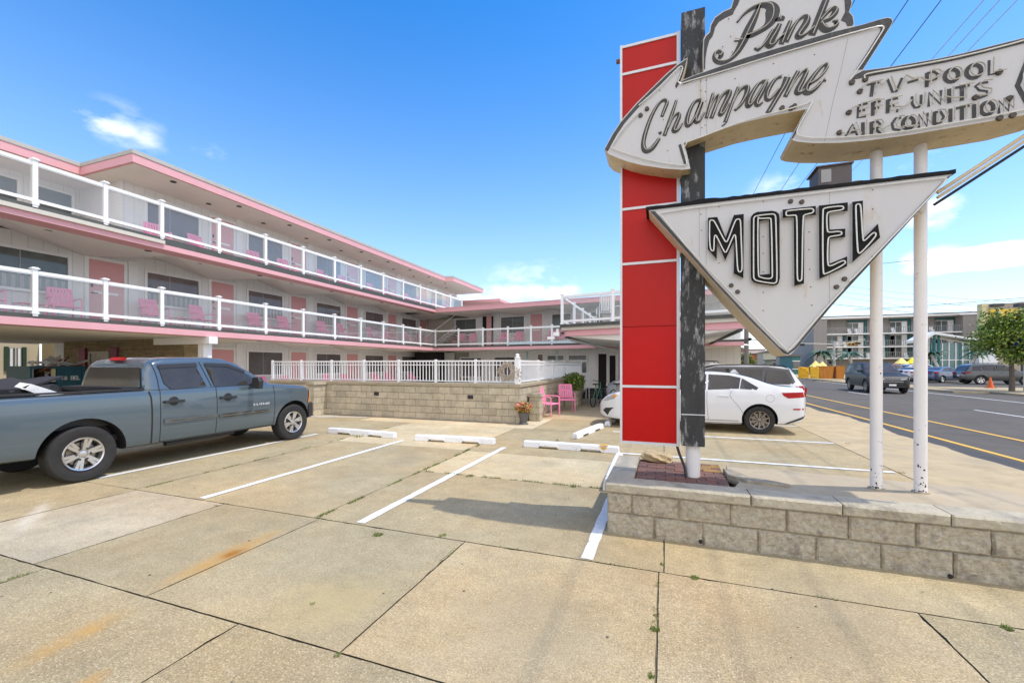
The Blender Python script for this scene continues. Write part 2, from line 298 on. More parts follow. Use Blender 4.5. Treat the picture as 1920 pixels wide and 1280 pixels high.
# ================================================ GROUND, LOT, ROAD
def ground_mat():
    m = bpy.data.materials.new('lot_concrete'); m.use_nodes = True; t = m.node_tree; p = t.nodes['Principled BSDF']; p.inputs['Roughness'].default_value = .92; p.inputs['Specular IOR Level'].default_value = .15
    tc = N(t, 'ShaderNodeTexCoord'); P = tc.outputs['Object']; at = N(t, 'ShaderNodeAttribute'); at.attribute_name = 'tone'
    def noise(sc, det=6, ro=.6, src=P):
        n = N(t, 'ShaderNodeTexNoise'); n.inputs['Scale'].default_value = sc; n.inputs['Detail'].default_value = det; n.inputs['Roughness'].default_value = ro; t.links.new(src, n.inputs['Vector']); return n.outputs[0]
    def mr(x, a, b, c, d):
        n = N(t, 'ShaderNodeMapRange'); t.links.new(x, n.inputs[0])
        for i, v in enumerate((a, b, c, d)): n.inputs[i+1].default_value = v
        return n.outputs[0]
    def mixc(f, a, b):
        n = N(t, 'ShaderNodeMix', data_type='RGBA'); t.links.new(f, n.inputs[0]) if not isinstance(f, (int, float)) else None
        if isinstance(f, (int, float)): n.inputs[0].default_value = f
        for i, v in ((6, a), (7, b)):
            if isinstance(v, tuple): n.inputs[i].default_value = (*v, 1)
            else: t.links.new(v, n.inputs[i])
        return n.outputs[2]
    big = mr(noise(.8, 9, .7), .3, .7, .80, 1.16)
    mid = mr(noise(5, 9, .75), .3, .7, .86, 1.12)
    fine = mth(t, 'MULTIPLY', mr(noise(85, 3, .85), .34, .66, .60, 1.38), mr(noise(30, 6, .75), .32, .68, .84, 1.16))
    v = mth(t, 'MULTIPLY', mth(t, 'MULTIPLY', big, mid), fine)
    base = mixc(mr(noise(.45, 5, .6), .42, .62, 0, 1), (.99, 1.0, 1.0), (1.06, .97, .86))
    s1 = N(t, 'ShaderNodeVectorMath', operation='MULTIPLY'); t.links.new(base, s1.inputs[0]); t.links.new(at.outputs['Color'], s1.inputs[1])
    s2 = N(t, 'ShaderNodeVectorMath', operation='SCALE'); t.links.new(s1.outputs[0], s2.inputs[0]); t.links.new(v, s2.inputs['Scale']); c = s2.outputs[0]
    # exposed aggregate: pale and dark grains, strongest where alpha of the slab tone is high
    vo = N(t, 'ShaderNodeTexVoronoi'); vo.inputs['Scale'].default_value = 68; t.links.new(P, vo.inputs['Vector'])
    sc_ = N(t, 'ShaderNodeSeparateColor'); t.links.new(vo.outputs['Color'], sc_.inputs[0])
    grain = mth(t, 'MULTIPLY', mth(t, 'LESS_THAN', vo.outputs['Distance'], .33), mth(t, 'GREATER_THAN', sc_.outputs[0], .66))
    c = mixc(mth(t, 'MULTIPLY', grain, mth(t, 'MULTIPLY', at.outputs['Alpha'], .55)), c, (.66, .57, .41))
    gd = mth(t, 'MULTIPLY', mth(t, 'LESS_THAN', vo.outputs['Distance'], .30), mth(t, 'LESS_THAN', sc_.outputs[1], .10))
    c = mixc(mth(t, 'MULTIPLY', gd, mth(t, 'MULTIPLY', at.outputs['Alpha'], .55)), c, (.17, .14, .11))
    vs = N(t, 'ShaderNodeTexVoronoi'); vs.inputs['Scale'].default_value = 4.5; t.links.new(P, vs.inputs['Vector'])
    s2c = N(t, 'ShaderNodeSeparateColor'); t.links.new(vs.outputs['Color'], s2c.inputs[0])
    spot = mth(t, 'MULTIPLY', mth(t, 'LESS_THAN', mth(t, 'ADD', vs.outputs['Distance'], mth(t, 'MULTIPLY', noise(60), .05)), .075), mth(t, 'GREATER_THAN', s2c.outputs[0], .86))
    c = mixc(mth(t, 'MULTIPLY', spot, .75), c, (.09, .085, .075))
    # rust and dirt stains that lie where the concrete has them
    wob = noise(3.2, 8, .75)
    for (a, b, w, col, k) in ((G(529, 991), G(292, 1104), .10, (.46, .26, .07), .85), (G(455, 1030), G(420, 1045), .06, (.30, .12, .02), 1.), (G(240, 1143), G(36, 1246), .08, (.48, .28, .08), .8),
                        (G(190, 1262), G(140, 1290), .06, (.50, .25, .05), .7), (G(560, 1120), G(690, 1125), .26, (.44, .32, .12), .6), (G(95, 935), G(20, 1010), .07, (.62, .56, .46), .7),
                        (G(1000, 1190), G(700, 1250), .5, (.50, .42, .28), .25), (G(300, 1000), G(80, 960), .5, (.60, .48, .3), .3), (G(1500, 1110), G(1700, 1130), .3, (.34, .29, .2), .4), (G(700, 1060), G(560, 1180), .3, (.42, .36, .22), .4), (Vector((-6.5, 5.2, 0)), Vector((-6.4, 5.7, 0)), .22, (.17, .14, .10), .45), (Vector((-4.2, 6.1, 0)), Vector((-4.3, 6.6, 0)), .25, (.18, .15, .11), .45), (Vector((-1.9, 6.8, 0)), Vector((-1.8, 7.1, 0)), .2, (.18, .15, .11), .4), (Vector((-1.2, 2.9, 0)), Vector((-.5, 2.3, 0)), .35, (.30, .255, .17), .5), (Vector((.4, 2.9, 0)), Vector((1.3, 3.2, 0)), .3, (.28, .235, .15), .5)):
        ax = (b-a); L = ax.length; ang = math.atan2(ax.y, ax.x); mid_ = (a+b)/2
        mp = N(t, 'ShaderNodeMapping', vector_type='TEXTURE'); mp.inputs['Location'].default_value = mid_; mp.inputs['Rotation'].default_value = (0, 0, ang); mp.inputs['Scale'].default_value = (L*.5+w, w*1.6, 1)
        t.links.new(P, mp.inputs[0]); gr = N(t, 'ShaderNodeTexGradient', gradient_type='SPHERICAL'); t.links.new(mp.outputs[0], gr.inputs[0])
        f = mth(t, 'MULTIPLY', mr(gr.outputs['Fac'], 0, .7, 0, 1), mr(wob, .35, .62, .1, 1.))
        c = mixc(mth(t, 'MULTIPLY', f, k), c, col)
    t.links.new(c, p.inputs['Base Color'])
    h = mth(t, 'ADD', mth(t, 'MULTIPLY', noise(140, 3, .7), .5), mth(t, 'MULTIPLY', noise(12, 4), .5))
    b = N(t, 'ShaderNodeBump'); b.inputs['Strength'].default_value = .35; b.inputs['Distance'].default_value = .008; t.links.new(h, b.inputs['Height']); t.links.new(b.outputs[0], p.inputs['Normal'])
    return m
M['lot'] = ground_mat()
g = MB(); g.add([(-900, -600, -.16), (900, -600, -.16), (900, 1500, -.16), (-900, 1500, -.16)], [(0, 1, 2, 3)])
tag(g.build('ground', mat('far_ground', (.30, .27, .21), .9, var=.15, vs=.05)), kind='structure')
# lot base under the slabs (seen as dark joints)
g = MB(); g.box((-26, -6, -.14), (3.4, 24, -.012))
tag(g.build('lot_subbase', mat('joint_dirt', (.15, .125, .085), .95, var=.4, vs=12, col2=(.10, .12, .03), c2amt=0, c2scale=4)), kind='structure')
slabs = []   # x0,y0,x1,y1,(tone),aggregate
A_ = (.42, .355, .24); B_ = (.385, .33, .225); C_ = (.43, .355, .24); D_ = (.46, .40, .31); E_ = (.45, .365, .24); F_ = (.39, .335, .23)
xs0 = [-12, -9.2, -6.9, -4.75, -2.57, -.06, 1.58, 3.4]
for i in range(len(xs0)-1): slabs.append((xs0[i], -3.2, xs0[i+1], -.1, B_, .9)); slabs.append((xs0[i], -.1, xs0[i+1], 1.95, [F_, B_, B_, B_, B_, C_, B_][i], 1.))
xs1 = [-12, -8.6, -6.6, -4.95, -3.5, -1.76, -.04, 1.6, 3.4]
for i in range(len(xs1)-1): slabs.append((xs1[i], 1.95, xs1[i+1], 3.58, [A_, A_, D_, F_, F_, E_, C_, B_][i], [.2, .2, .1, .35, .35, .85, .95, .9][i]))
xs2 = [-12, -10.2, -6.65, -3.58, .0, 3.4]
for i in range(len(xs2)-1): slabs.append((xs2[i], 3.58, xs2[i+1], 5.73 if i > 2 else 7.4, [A_, A_, A_, A_, A_][i], .3))
slabs += [(-3.58, 5.73, 0., 7.4, (.57, .49, .345), .3), (0., 5.73, 3.4, 7.4, C_, .3)]
xs3 = [-13.8, -10.2, -6.85, -3.66, .0, 3.4]
for i in range(len(xs3)-1): slabs.append((xs3[i], 7.4, xs3[i+1], 10.42, [A_, A_, (.56, .48, .34), A_, A_][i], .3))
slabs += [(-13.8, 10.42, -9.9, 11.2, (.42, .39, .34), .1), (-9.9, 10.42, -8.7, 11.2, A_, .2), (-8.7, 10.42, -3.2, 11.2, (.62, .53, .40), .1), (-3.8, 11.21, -3.2, 12.6, (.64, .56, .44), .1), (-3.2, 10.42, 0, 12.6, A_, .2), (0, 10.42, 3.4, 13.2, A_, .2),
          (-3.8, 12.6, 0, 17, (.53, .44, .31), .2), (-3.8, 17, 0, 23.5, (.43, .38, .30), .1), (0, 13.2, 3.4, 17, A_, .2), (0, 17, 3.4, 23.5, A_, .2),
          (-26, -3.2, -12, 3.58, A_, .2), (-26, 3.58, -12, 7.4, A_, .2), (-26, 7.4, -13.8, 11.2, (.36, .33, .28), .2)]
bm = bmesh.new(); cl = bm.loops.layers.float_color.new('tone')
rs = random.Random(3)
for (x0, y0, x1, y1, tone, ag) in slabs:
    gp = .0038; pts = []; z = rs.uniform(-.0015, .0015)
    cn = [(x0+gp, y0+gp), (x1-gp, y0+gp), (x1-gp, y1-gp), (x0+gp, y1-gp)]
    for i in range(4):
        a = Vector(cn[i]); b = Vector(cn[(i+1) % 4]); L = (b-a).length; k = max(2, int(L/.09)) if y0 < 8 and x0 > -9 else 2; nr = Vector((-(b-a).y, (b-a).x)).normalized()
        for j in range(k):
            q = a+(b-a)*(j/k)+(nr*rs.uniform(0, .0045) if rs.random() < .95 else nr*rs.uniform(.004, .014)); pts.append(bm.verts.new((q.x, q.y, z)))
    f = bm.faces.new(pts); k = rs.uniform(.96, 1.04)
    for l in f.loops: l[cl] = (tone[0]*k*.92, tone[1]*k*.90, tone[2]*k*.82, ag)
bmesh.ops.triangulate(bm, faces=bm.faces[:])
me = bpy.data.meshes.new('lot_pavement'); bm.to_mesh(me); bm.free(); me.materials.append(M['lot']); lp = bpy.data.objects.new('lot_pavement', me); COL.objects.link(lp); tag(lp, kind='structure')
# worn sandy sidewalk beside the road, wavy outer edge with a curb drop
rs = random.Random(11)
ys = [-6+.25*i for i in range(0, 200)]+[44+2*i for i in range(0, 90)]
edge = [5.2+.10*sin(y*.9)+.06*sin(y*2.3+1)+rs.uniform(-.03, .03)+(.25 if y > 8 else 0)*min(1, (y-8)/4) for y in ys]
for name, x0, zz, mt in (('sidewalk', 3.4, .006, 'sand'),):
    m = MB(); v = []; f = []
    for i, y in enumerate(ys): v += [(x0, y, -.15), (x0, y, zz), (edge[i]-.06, y, zz), (edge[i], y, zz-.03), (edge[i]+.03, y, -.15)]
    for i in range(len(ys)-1):
        for j in range(4): a = i*5+j; f.append((a, a+5, a+6, a+1))
    m.add(v, f); tag(m.build(name, mt), kind='structure')
m = MB().add([(3.4, 24, .004), (-26, 24, .004), (-26, 240, .004), (3.4, 240, .004)], [(0, 1, 2, 3)]); tag(m.build('back_lot', 'concrete'), kind='structure')
m = MB(); m.add([(4.9, -30, -.10), (26, -30, -.10), (26, 400, -.10), (4.9, 400, -.10)], [(0, 1, 2, 3)]); tag(m.build('road', 'asphalt'), kind='structure')
m = MB(); m.add([(5.0, -30, -.096), (6.0, -30, -.096), (6.05, 400, -.096), (5.0, 400, -.096)], [(0, 1, 2, 3)]); tag(m.build('road_shoulder', 'asphaltedge'), kind='structure')
def strip(name, pts, w, z, mt, jit=.006, step=.12):
    m = MB(); L = 0
    a = Vector(pts[0]); b = Vector(pts[1]); d = b-a; L = d.length; u = d.normalized(); n = Vector((-u.y, u.x)); k = max(1, int(L/step)); v = []; r = random.Random(len(name)+int(L*100))
    for i in range(k+1):
        p = a+d*(i/k); v += [(*(p+n*(w/2+r.uniform(-jit, jit))), z), (*(p-n*(w/2+r.uniform(-jit, jit))), z)]
    m.add(v, [(2*i, 2*i+1, 2*i+3, 2*i+2) for i in range(k)]); return m
m = strip('yl', [(6.2, -30), (6.0, 260)], .12, -.092, '', .004, 1); m2 = strip('yl2', [(7.85, -30), (7.5, 260)], .12, -.092, '', .004, 1); m.add(m2.v, m2.f)
tag(m.build('yellow_lane_lines', 'paintyellow'), kind='structure')
m = MB()
for y in range(-20, 200, 12):
    for X in (11.4,): s_ = strip('d', [(X, y+2.6), (X, y+5.6)], .11, -.092, ''); m.add(s_.v, s_.f)
s_ = strip('w', [(15.6, -30), (15.9, 300)], .13, -.092, '', .004, 1); m.add(s_.v, s_.f)
tag(m.build('white_lane_lines', 'paintwhite'), kind='structure')
# bay lines of the lot
m = MB()
for a, b in (((-7.8, 3.75), (-7.85, 7.95)), ((-5.4, 3.62), (-5.4, 7.9)), ((-3.0, 3.62), (-3.02, 7.92)), ((-.62, 3.6), (-.62, 5.72)), ((-1.4, 8.15), (3.35, 8.12)), ((-1.2, 10.72), (3.38, 10.7)), ((-1.2, 13.3), (3.38, 13.3)), ((-10.2, 3.7), (-10.2, 7.9)), ((-10.7, 10.55), (-8.9, 11.05))):
    s_ = strip('bay', [a, b], .105, .007, '', .005); m.add(s_.v, s_.f)
tag(m.build('parking_bay_lines', 'paintwhite'), kind='structure')
# far pavement across the road
m = MB(); m.box((19.2, 20, -.14), (70, 46.5, -.0)); m.box((17.2, 34.5, -.14), (19.19, 46.5, -.004)); m.box((16.4, 46.5, -.14), (70, 200, -.002)); tag(m.build('far_sidewalk', 'sand'), kind='structure')
m = MB(); m.prism([(18.95, 22, .02), (19.25, 22, .02), (19.25, 38.8, .02), (18.6, 40.6, .02), (17.3, 41.2, .02), (17.2, 40.9, .02), (18.3, 40.3, .02), (18.95, 38.6, .02)], (0, 0, -.17)); tag(m.build('far_curb', 'sand'), kind='structure')
m = MB(); m.add([(19.6, 41.5, .006), (60, 41.5, .006), (60, 62, .006), (19.6, 62, .006)], [(0, 1, 2, 3)]); tag(m.build('far_car_park', 'asphalt'), kind='structure')
m = MB(); m.add([(-2, 128, .010), (200, 128, .010), (200, 142, .010), (-2, 142, .010)], [(0, 1, 2, 3)]); tag(m.build('cross_street', 'asphalt'), kind='structure')
# grass in the joints
m = MB(); rs = random.Random(5)
def tuft(x, y, k, r, h):
    for i in range(k):
        a = rs.uniform(0, 2*pi); q = rs.random()**.5*r; bx, by = x+cos(a)*q*1., y+sin(a)*q; l = h*rs.uniform(.4, 1.1); w = rs.uniform(.002, .005); b = rs.uniform(0, 2*pi); tx, ty = cos(b)*l*.6, sin(b)*l*.6
        m.add([(bx-w*sin(b), by+w*cos(b), 0), (bx+w*sin(b), by-w*cos(b), 0), (bx+tx, by+ty, l)], [(0, 1, 2)])
def joint_grass(a, b, dens, h=.02, gap=.45):
    a = Vector(a); b = Vector(b); L = (b-a).length; s = 0
    while s < L:
        if rs.random() < gap:
            run = rs.uniform(.05, .35)
            for i in range(int(run*dens)):
                p = a+(b-a)*min(1, (s+run*i/(run*dens))/L); tuft(p.x, p.y, 6, .024, h*rs.uniform(.6, 1.5))
            s += run
        s += rs.uniform(.05, .3)
joint_grass((-3.54, 3.6), (-3.6, 8.6), 75, .028, .8); joint_grass((-6.6, 3.7), (-6.85, 9.5), 55, .024, .55); joint_grass((-4.95, 1.98), (-4.95, 3.5), 40, .012, .35)
joint_grass((-3.5, 5.73), (-.2, 5.73), 70, .028, .85); joint_grass((-4.7, .8), (-4.78, 1.95), 50, .016, .6); joint_grass((-1.77, 2.0), (-1.77, 3.5), 40, .01, .25); joint_grass((-.05, 2.0), (-.05, 3.5), 45, .012, .3); joint_grass((-3.4, 3.58), (1.6, 3.58), 30, .01, .15)
for (px, py, k, r, h) in ((708, 1003, 120, .05, .022), (830, 1004, 60, .04, .02), (1302, 1083, 90, .035, .022), (1888, 1178, 90, .03, .02), (1228, 1180, 80, .03, .02), (1221, 1268, 50, .02, .015), (632, 1228, 40, .02, .012), (1241, 1058, 30, .02, .02), (672, 819, 60, .10, .07), (1045, 826, 30, .04, .06), (585, 1132, 30, .02, .01), (1075, 912, 60, .05, .05), (880, 893, 60, .06, .03), (1590, 832, 30, .05, .03), (1690, 887, 30, .05, .03)):
    p = G(px, py); tuft(p.x, p.y, k, r, h)
tag(m.build('joint_grass', 'grass'), 'short green weeds growing in the pavement joints', 'grass', kind='stuff')
m = MB()
for i in range(110):
    x, y = rs.uniform(-6, 3), rs.uniform(1.2, 9); r = rs.uniform(.004, .012); z = .004
    m.add([(x+r*cos(a)*rs.uniform(.6, 1.2), y+r*sin(a)*rs.uniform(.6, 1.2), z) for a in (0, 1.05, 2.1, 3.14, 4.2, 5.2)]+[(x, y, z+r*.5)], [(i, (i+1) % 6, 6) for i in range(6)])
tag(m.build('gravel_bits', 'signdark'), 'tiny dark pebbles and litter scattered on the pavement', 'gravel', kind='stuff')
# ================================================ THE MOTEL
XR, XF = -13.5, -16.
Z1, Z2, ZR = 2.82, 5.30, 7.46
MOT = thing('motel_building', (-16, 23, 0), 'long three-storey white and pink motel with glass-railed balconies', 'motel')
YD = [7.45+3.58*k for k in range(-2, 8)]           # left edge of each door, k=-2..7
def yd(k): return 7.45+3.58*k
# wing B local frame
aB = R(5.9); OB = Vector((XR, 23.3, 0)); uB = Vector((cos(aB), -sin(aB), 0)); nB = Vector((sin(aB), cos(aB), 0)); FB = (OB, uB, nB)
LB = 17.0; DB = 2.5
def ub(px, n):     # distance along wing B of the photo column px on the plane n metres behind its railing
    t = (px-960)/FPX; d = Vector((-sT+t*cT, cT+t*sT, 0)); o = OB+nB*n
    # s*d = o + u*uB
    det = d.x*(-uB.y)+uB.x*d.y; s = (o.x*(-uB.y)+uB.x*o.y)/det; return (d*s-o).dot(uB)
# ---- walls
m = MB()
m.box((-24, 4.0-2, Z1-.1), (XF, 31, Z2-.12)); m.box((-24, 8.35, Z2-.11), (XF, 31, ZR+.05)); m.box((-24, 10.1, .0), (XF, 31, Z1-.11))
m.build('upper_wall', 'panelwall', MOT)
m = MB(); m.box((-25, 0, Z2-.11), (-18.3, 8.34, ZR+.05)); m.build('recessed_wall', 'panelwall', MOT)
m = MB(); m.box((-18.29, 8.30, Z2), (XF+.01, 8.345, ZR)); m.box((-16.3, 8.28, Z2), (XF+.03, 8.30, ZR)); m.build('lap_siding_return', 'lap', MOT)
m = MB(); m.fbox(FB, (.9, DB, 0), (LB, DB+7, 5.1)); m.build('back_wing_wall', 'panelwall', MOT)
m = MB(); m.box((-15.9, 26.2, 0), (-12.1, 33, 4.9)); m.build('corner_wall', 'beige', MOT)
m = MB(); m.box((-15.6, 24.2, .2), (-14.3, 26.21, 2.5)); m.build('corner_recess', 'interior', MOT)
# ---- slabs with pink fascia (thickness z0..z1)
def edge_band(name, z0, z1, out, mt, y0=0., yend=23.3):
    m = MB(); m.box((XR-.5, y0, z0), (XR+out, yend-.0, z1)); m.fbox(FB, (out, -out, z0), (LB, .5, z1)); m.build(name, mt, MOT)
for lv, (z, y0) in enumerate(((Z1, 0.), (Z2, 0.))):
    if lv == 0:
        edge_band('balcony_fascia', z-.27, z-.10, .06, 'pink', y0); edge_band('slab_edge', z-.099, z-.0, .03, 'darkedge', y0)
    else:
        m = MB(); m.box((XR-.5, 0, z-.34), (XR+.06, 23.3, z-.20)); m.build('balcony_fascia', 'pink', MOT)
        m = MB(); m.box((XR-.5, 7.95, z-.199), (XR+.03, 23.5, z-.0)); m.box((XR-.5, 0, z-.10), (XR+.03, 7.949, z)); m.build('slab_edge', 'darkedge', MOT)
        m = MB(); m.box((XR-.3, 0, z-.199), (XR+.12, 7.95, z-.101)); m.build('white_gutter', 'beige', MOT)
        m = MB(); m.fbox(FB, (-.03, -.06, z-.36), (LB, .2, z-.13)); m.fbox(FB, (-.03, -.08, z-.13), (LB, .25, z-.09)); m.build('back_wing_roof_fascia', ['pink'], MOT)
m = MB(); m.box((-24, 0, Z1-.05), (XR-.01, 26, Z1)); m.fbox(FB, (0, 0.01, Z1-.051), (LB, DB+.5, Z1-.001)); m.box((-24, 0, Z2-.05), (XR-.01, 31, Z2)); m.build('balcony_floor', 'concrete', MOT)
m = MB(); m.fbox(FB, (-.02, .21, 5.15), (LB, 12, 5.20)); m.build('back_wing_roof', 'roofgrey', MOT)
# ---- folded soffits
def soffit(name, ze, zt, zm, a, b, k0, k1, ph=1.1, org=None):
    """a: edge point fn(s), b: wall point fn(s)"""
    m = MB()
    for k in range(k0, k1):
        T = 7.45+3.58*k; A0 = T-3.58+ph; A1 = T+ph; Tn = T+3.58; Mx = T+1.79
        p = lambda f, s, z: (*f(s), z)
        m.add([p(a, A0, ze), p(a, A1, ze), p(b, T, zt)], [(0, 1, 2), (2, 1, 0)][:1])
        m.add([p(a, A1, ze), p(b, Mx, zm), p(b, T, zt)], [(0, 1, 2)]); m.add([p(a, A1, ze), p(b, Tn, zt), p(b, Mx, zm)], [(0, 1, 2)])
    return m.build(name, 'soffit', MOT)
eA = lambda s: (XR-.45, s); wA = lambda s: (XF+.01, s)
soffit('upper_soffit', Z2-.33, Z2-.45, Z2-.07, eA, wA, -2, 6); soffit('lower_soffit', Z1-.26, Z1-.38, Z1-.07, eA, wA, 1, 6)
bx = lambda n: (lambda s: tuple((OB+uB*(s-7.45+2.15)+nB*n)[:2]))
PB = 3.45
def soffB(name, ze, zt, zm):
    m = MB()
    for k in range(-1, 5):
        T = 1.5+PB*k; A0 = T-PB*.5; A1 = T+PB*.5; P = lambda s, n, z: tuple(OB+uB*s+nB*n+Vector((0, 0, z)))
        m.add([P(A0, .1, ze), P(A1, .1, ze), P(T, DB-.01, zt)], [(0, 1, 2)]); m.add([P(A1, .1, ze), P(A1, DB-.01, zm), P(T, DB-.01, zt)], [(0, 1, 2)]); m.add([P(A1, .1, ze), P(T+PB, DB-.01, zt), P(A1, DB-.01, zm)], [(0, 1, 2)])
    m.build(name, 'soffit', MOT)
soffB('back_wing_soffit', Z2-.35, 4.80, 5.12); soffB('back_wing_lower_soffit', Z1-.26, Z1-.34, Z1-.07)
m = MB(); m.box((-25.5, 0, Z1-.262), (XR+.0, 10.1, Z1-.255)); m.build('carport_ceiling', 'soffit', MOT)
# ---- main roof
XE = -14.3; YC = 7.67; XL = -16.8
poly = [(-26, -1), (XL, -1), (XL, YC), (XE, YC), (XE, 25.9), (XE+.55, 26.1), (XE+.55, 31.2), (-26, 31.2)]
def ring(poly, z0, z1, th):
    m = MB(); n = len(poly)
    for i in range(n-1):
        if i == 0: continue
        a = Vector(poly[i]); b = Vector(poly[i+1]); d = (b-a).normalized(); nn = Vector((d.y, -d.x))
        m.prism([(*(a), z0), (*(b), z0), (*(b-nn*-th), z0), (*(a-nn*-th), z0)], (0, 0, z1-z0))
    return m
m = MB(); m.prism([(x, y, ZR+.245) for x, y in poly], (0, 0, -.06)); 
m.prism([(x+(.05 if 0 < i < 7 else 0), y-(.05 if 2 <= i < 4 else 0), ZR+.36) for i, (x, y) in enumerate(poly)], (0, 0, -.115)); m.build('roof', 'roofgrey', MOT)
m = MB(); m.prism([(x+(.03 if 0 < i < 7 else 0), y-(.03 if 2 <= i < 4 else 0), ZR+.244) for i, (x, y) in enumerate(poly)], (0, 0, -.24)); m.build('roof_fascia', 'pink', MOT)
m = MB(); m.prism([(x-(.05 if 0 < i < 7 else 0), y+(.05 if 2 <= i < 4 else 0), ZR+.0035) for i, (x, y) in enumerate(poly)], (0, 0, -.012)); m.build('roof_soffit', 'soffit', MOT)
m = MB(); m.box((-17.5, 31.25, 6.75), (-12.3, 33.6, 6.95)); m.build('stair_roof', 'pink', MOT)
# ---- downlights
dlm = MB(); dlm.cyl((0, 0, 0), (0, 0, -.012), .085, n=14); dl0 = dlm.build('downlight', 'trim', MOT, world=False); dl0.location = Vector((-14.6, 8.9, ZR-.012))-MOT.location
def copyp(o, loc, parent=None):
    c = o.copy(); COL.objects.link(c); c.parent = parent or o.parent; c.location = Vector(loc)-(parent or o.parent).location; return c
for k in range(0, 9):
    for dx, dy in ((-.3, 1.45), (-1.1, 3.1)):
        if (k, dx) == (0, -.3): continue
        copyp(dl0, (XE+dx, 7.45+2.2*k+dy, ZR-.012))
for k in range(-1, 5):
    for dx, dy in ((.35, .45), (.55, 2.0)):
        copyp(dl0, (XR-dx-.2, yd(k)+dy, Z2-.335)); 
        if k > 0: copyp(dl0, (XR-dx-.2, yd(k)+dy, Z1-.265))
    copyp(dl0, (XF+1.0, yd(k)+1.1, Z2-.25))
for k in range(4):
    for d in (-.7, .75):
        p = OB+uB*(1.5+PB*k+d)+nB*.7; copyp(dl0, (p.x, p.y, Z2-.355))
# ---- doors and windows
def door_parts(fr, z0, h=1.96, w=.86, style='plain', lab=None):
    """fr=(origin,u,n) with n pointing INTO the wall"""
    o, u, n = fr
    m = MB(); m.fbox(fr, (0, -.03, z0), (w, .0, z0+h)); m.fbox(fr, (.03, -.035, z0+h*.62), (.2, -.0305, z0+h*.70), 1) if 0 else None
    d = m.build('door', 'pinkdoor', MOT)
    if lab: d['label'] = lab
    m = MB(); m.fbox(fr, (-.09, -.06, z0), (-.002, .0, z0+h+.09)); m.fbox(fr, (w+.002, -.06, z0), (w+.09, .0, z0+h+.09)); m.fbox(fr, (-.002, -.06, z0+h+.002), (w+.002, 0, z0+h+.09))
    m.build('door_frame', 'white', d)
    if style == 'louver':
        m = MB()
        for i in range(9): m.fbox(fr, (.12, -.045, z0+h*.45+i*.1), (w-.12, -.031, z0+h*.45+i*.1+.05))
        m.build('louver', 'pink', d); return
    if z0 > 1:
        m = MB(); m.fbox(fr, (.14, -.036, z0+.98), (w-.14, -.0305, z0+1.05)); m.build('number_strip', 'white', d)
        m = MB(); m.fbox(fr, (.05, -.04, z0+1.15), (.11, -.0305, z0+1.27)); m.build('lock', 'trim', d); m = MB(); m.cyl(o+u*.08-n*.03+Vector((0, 0, z0+.98)), o+u*.08-n*.08+Vector((0, 0, z0+.98)), .022, n=8); m.fbox(fr, (.06, -.09, z0+.97), (.2, -.07, z0+.995)); m.build('handle', 'trim', d)
def window_parts(fr, w, z0, z1, gl='glasswarm', mull=.5, strip=True):
    m = MB(); m.fbox(fr, (0, -.02, z0), (w, -.004, z1)); g_ = m.build('window', gl, MOT)
    m = MB(); t = .075; m.fbox(fr, (-t, -.06, z0-t), (-.001, -.001, z1+t)); m.fbox(fr, (w+.001, -.06, z0-t), (w+t, -.001, z1+t)); m.fbox(fr, (-.001, -.06, z1+.001), (w+.001, -.001, z1+t)); m.fbox(fr, (-.001, -.08, z0-t), (w+.001, -.001, z0-.001))
    m.build('window_frame', 'white', g_)
    if mull: m = MB(); m.fbox(fr, (w*mull-.012, -.03, z0), (w*mull+.012, -.0205, z1)); m.build('mullion', 'curtain_and_reflection', g_)
    if strip:  # bars low on the pane paint the balcony railing's reflection into the glass
        m = MB()
        nn = int(w/.16)
        for i in range(nn): m.fbox(fr, (.03+i*w/nn, -.0235, z0+.01), (.03+i*w/nn+.08, -.0205, z0+(z1-z0)*.34))
        m.build('curtain_and_reflection', 'curtain_and_reflection', g_)
frA = lambda y, X=XF: (Vector((X, y, 0)), Vector((0, 1, 0)), Vector((-1, 0, 0)))
for lv, z in enumerate((.25, Z1, Z2)):
    for k in range(-2, 7):
        y = yd(k)
        zt = (2.25, 4.80, 7.20)[lv]
        if lv == 0 and k < 1: continue
        if lv == 1 and k > 5: continue
        if lv == 0 and k > 4: continue
        if not (lv == 2 and k < 1): door_parts(frA(y), z, zt-z, lab='pink louvered storage door' if lv == 0 and k == 1 else None, style='louver' if lv == 0 and k == 1 else 'plain')
        if lv == 2 and k < 0: continue
        if lv == 1 and k == 5: continue
        window_parts(frA(y+1.5), 1.62, (1.25, 3.68, 6.12)[lv], (2.2, 4.70, 7.14)[lv], ('glassdark', 'glasswarm', 'glassdark')[lv] if k >= 0 else 'glassteal', .42, lv == 1)
# wide window of the recessed upper room
for y0, y1 in ((3.2, 6.6), (7.22, 8.05)): pass
window_parts(frA(4.9, -18.3), 1.95, 5.95, 7.2, 'glassteal', 0, False); window_parts(frA(7.17, -18.3), .92, 6.0, 7.2, 'glassteal', .12, False)
for k in range(-1, 7):
    for lv, z0, z1 in ((0, .25, 2.5), (1, Z1, 4.97), (2, Z2, ZR)):
        if (lv == 2 and k < 1) or (lv == 0 and k < 1) or (lv < 2 and k > 5): continue
        MB().box((XF, yd(k)+.98, z0), (XF+.05, yd(k)+1.24, z1)).build('wall_pilaster', 'white', MOT)
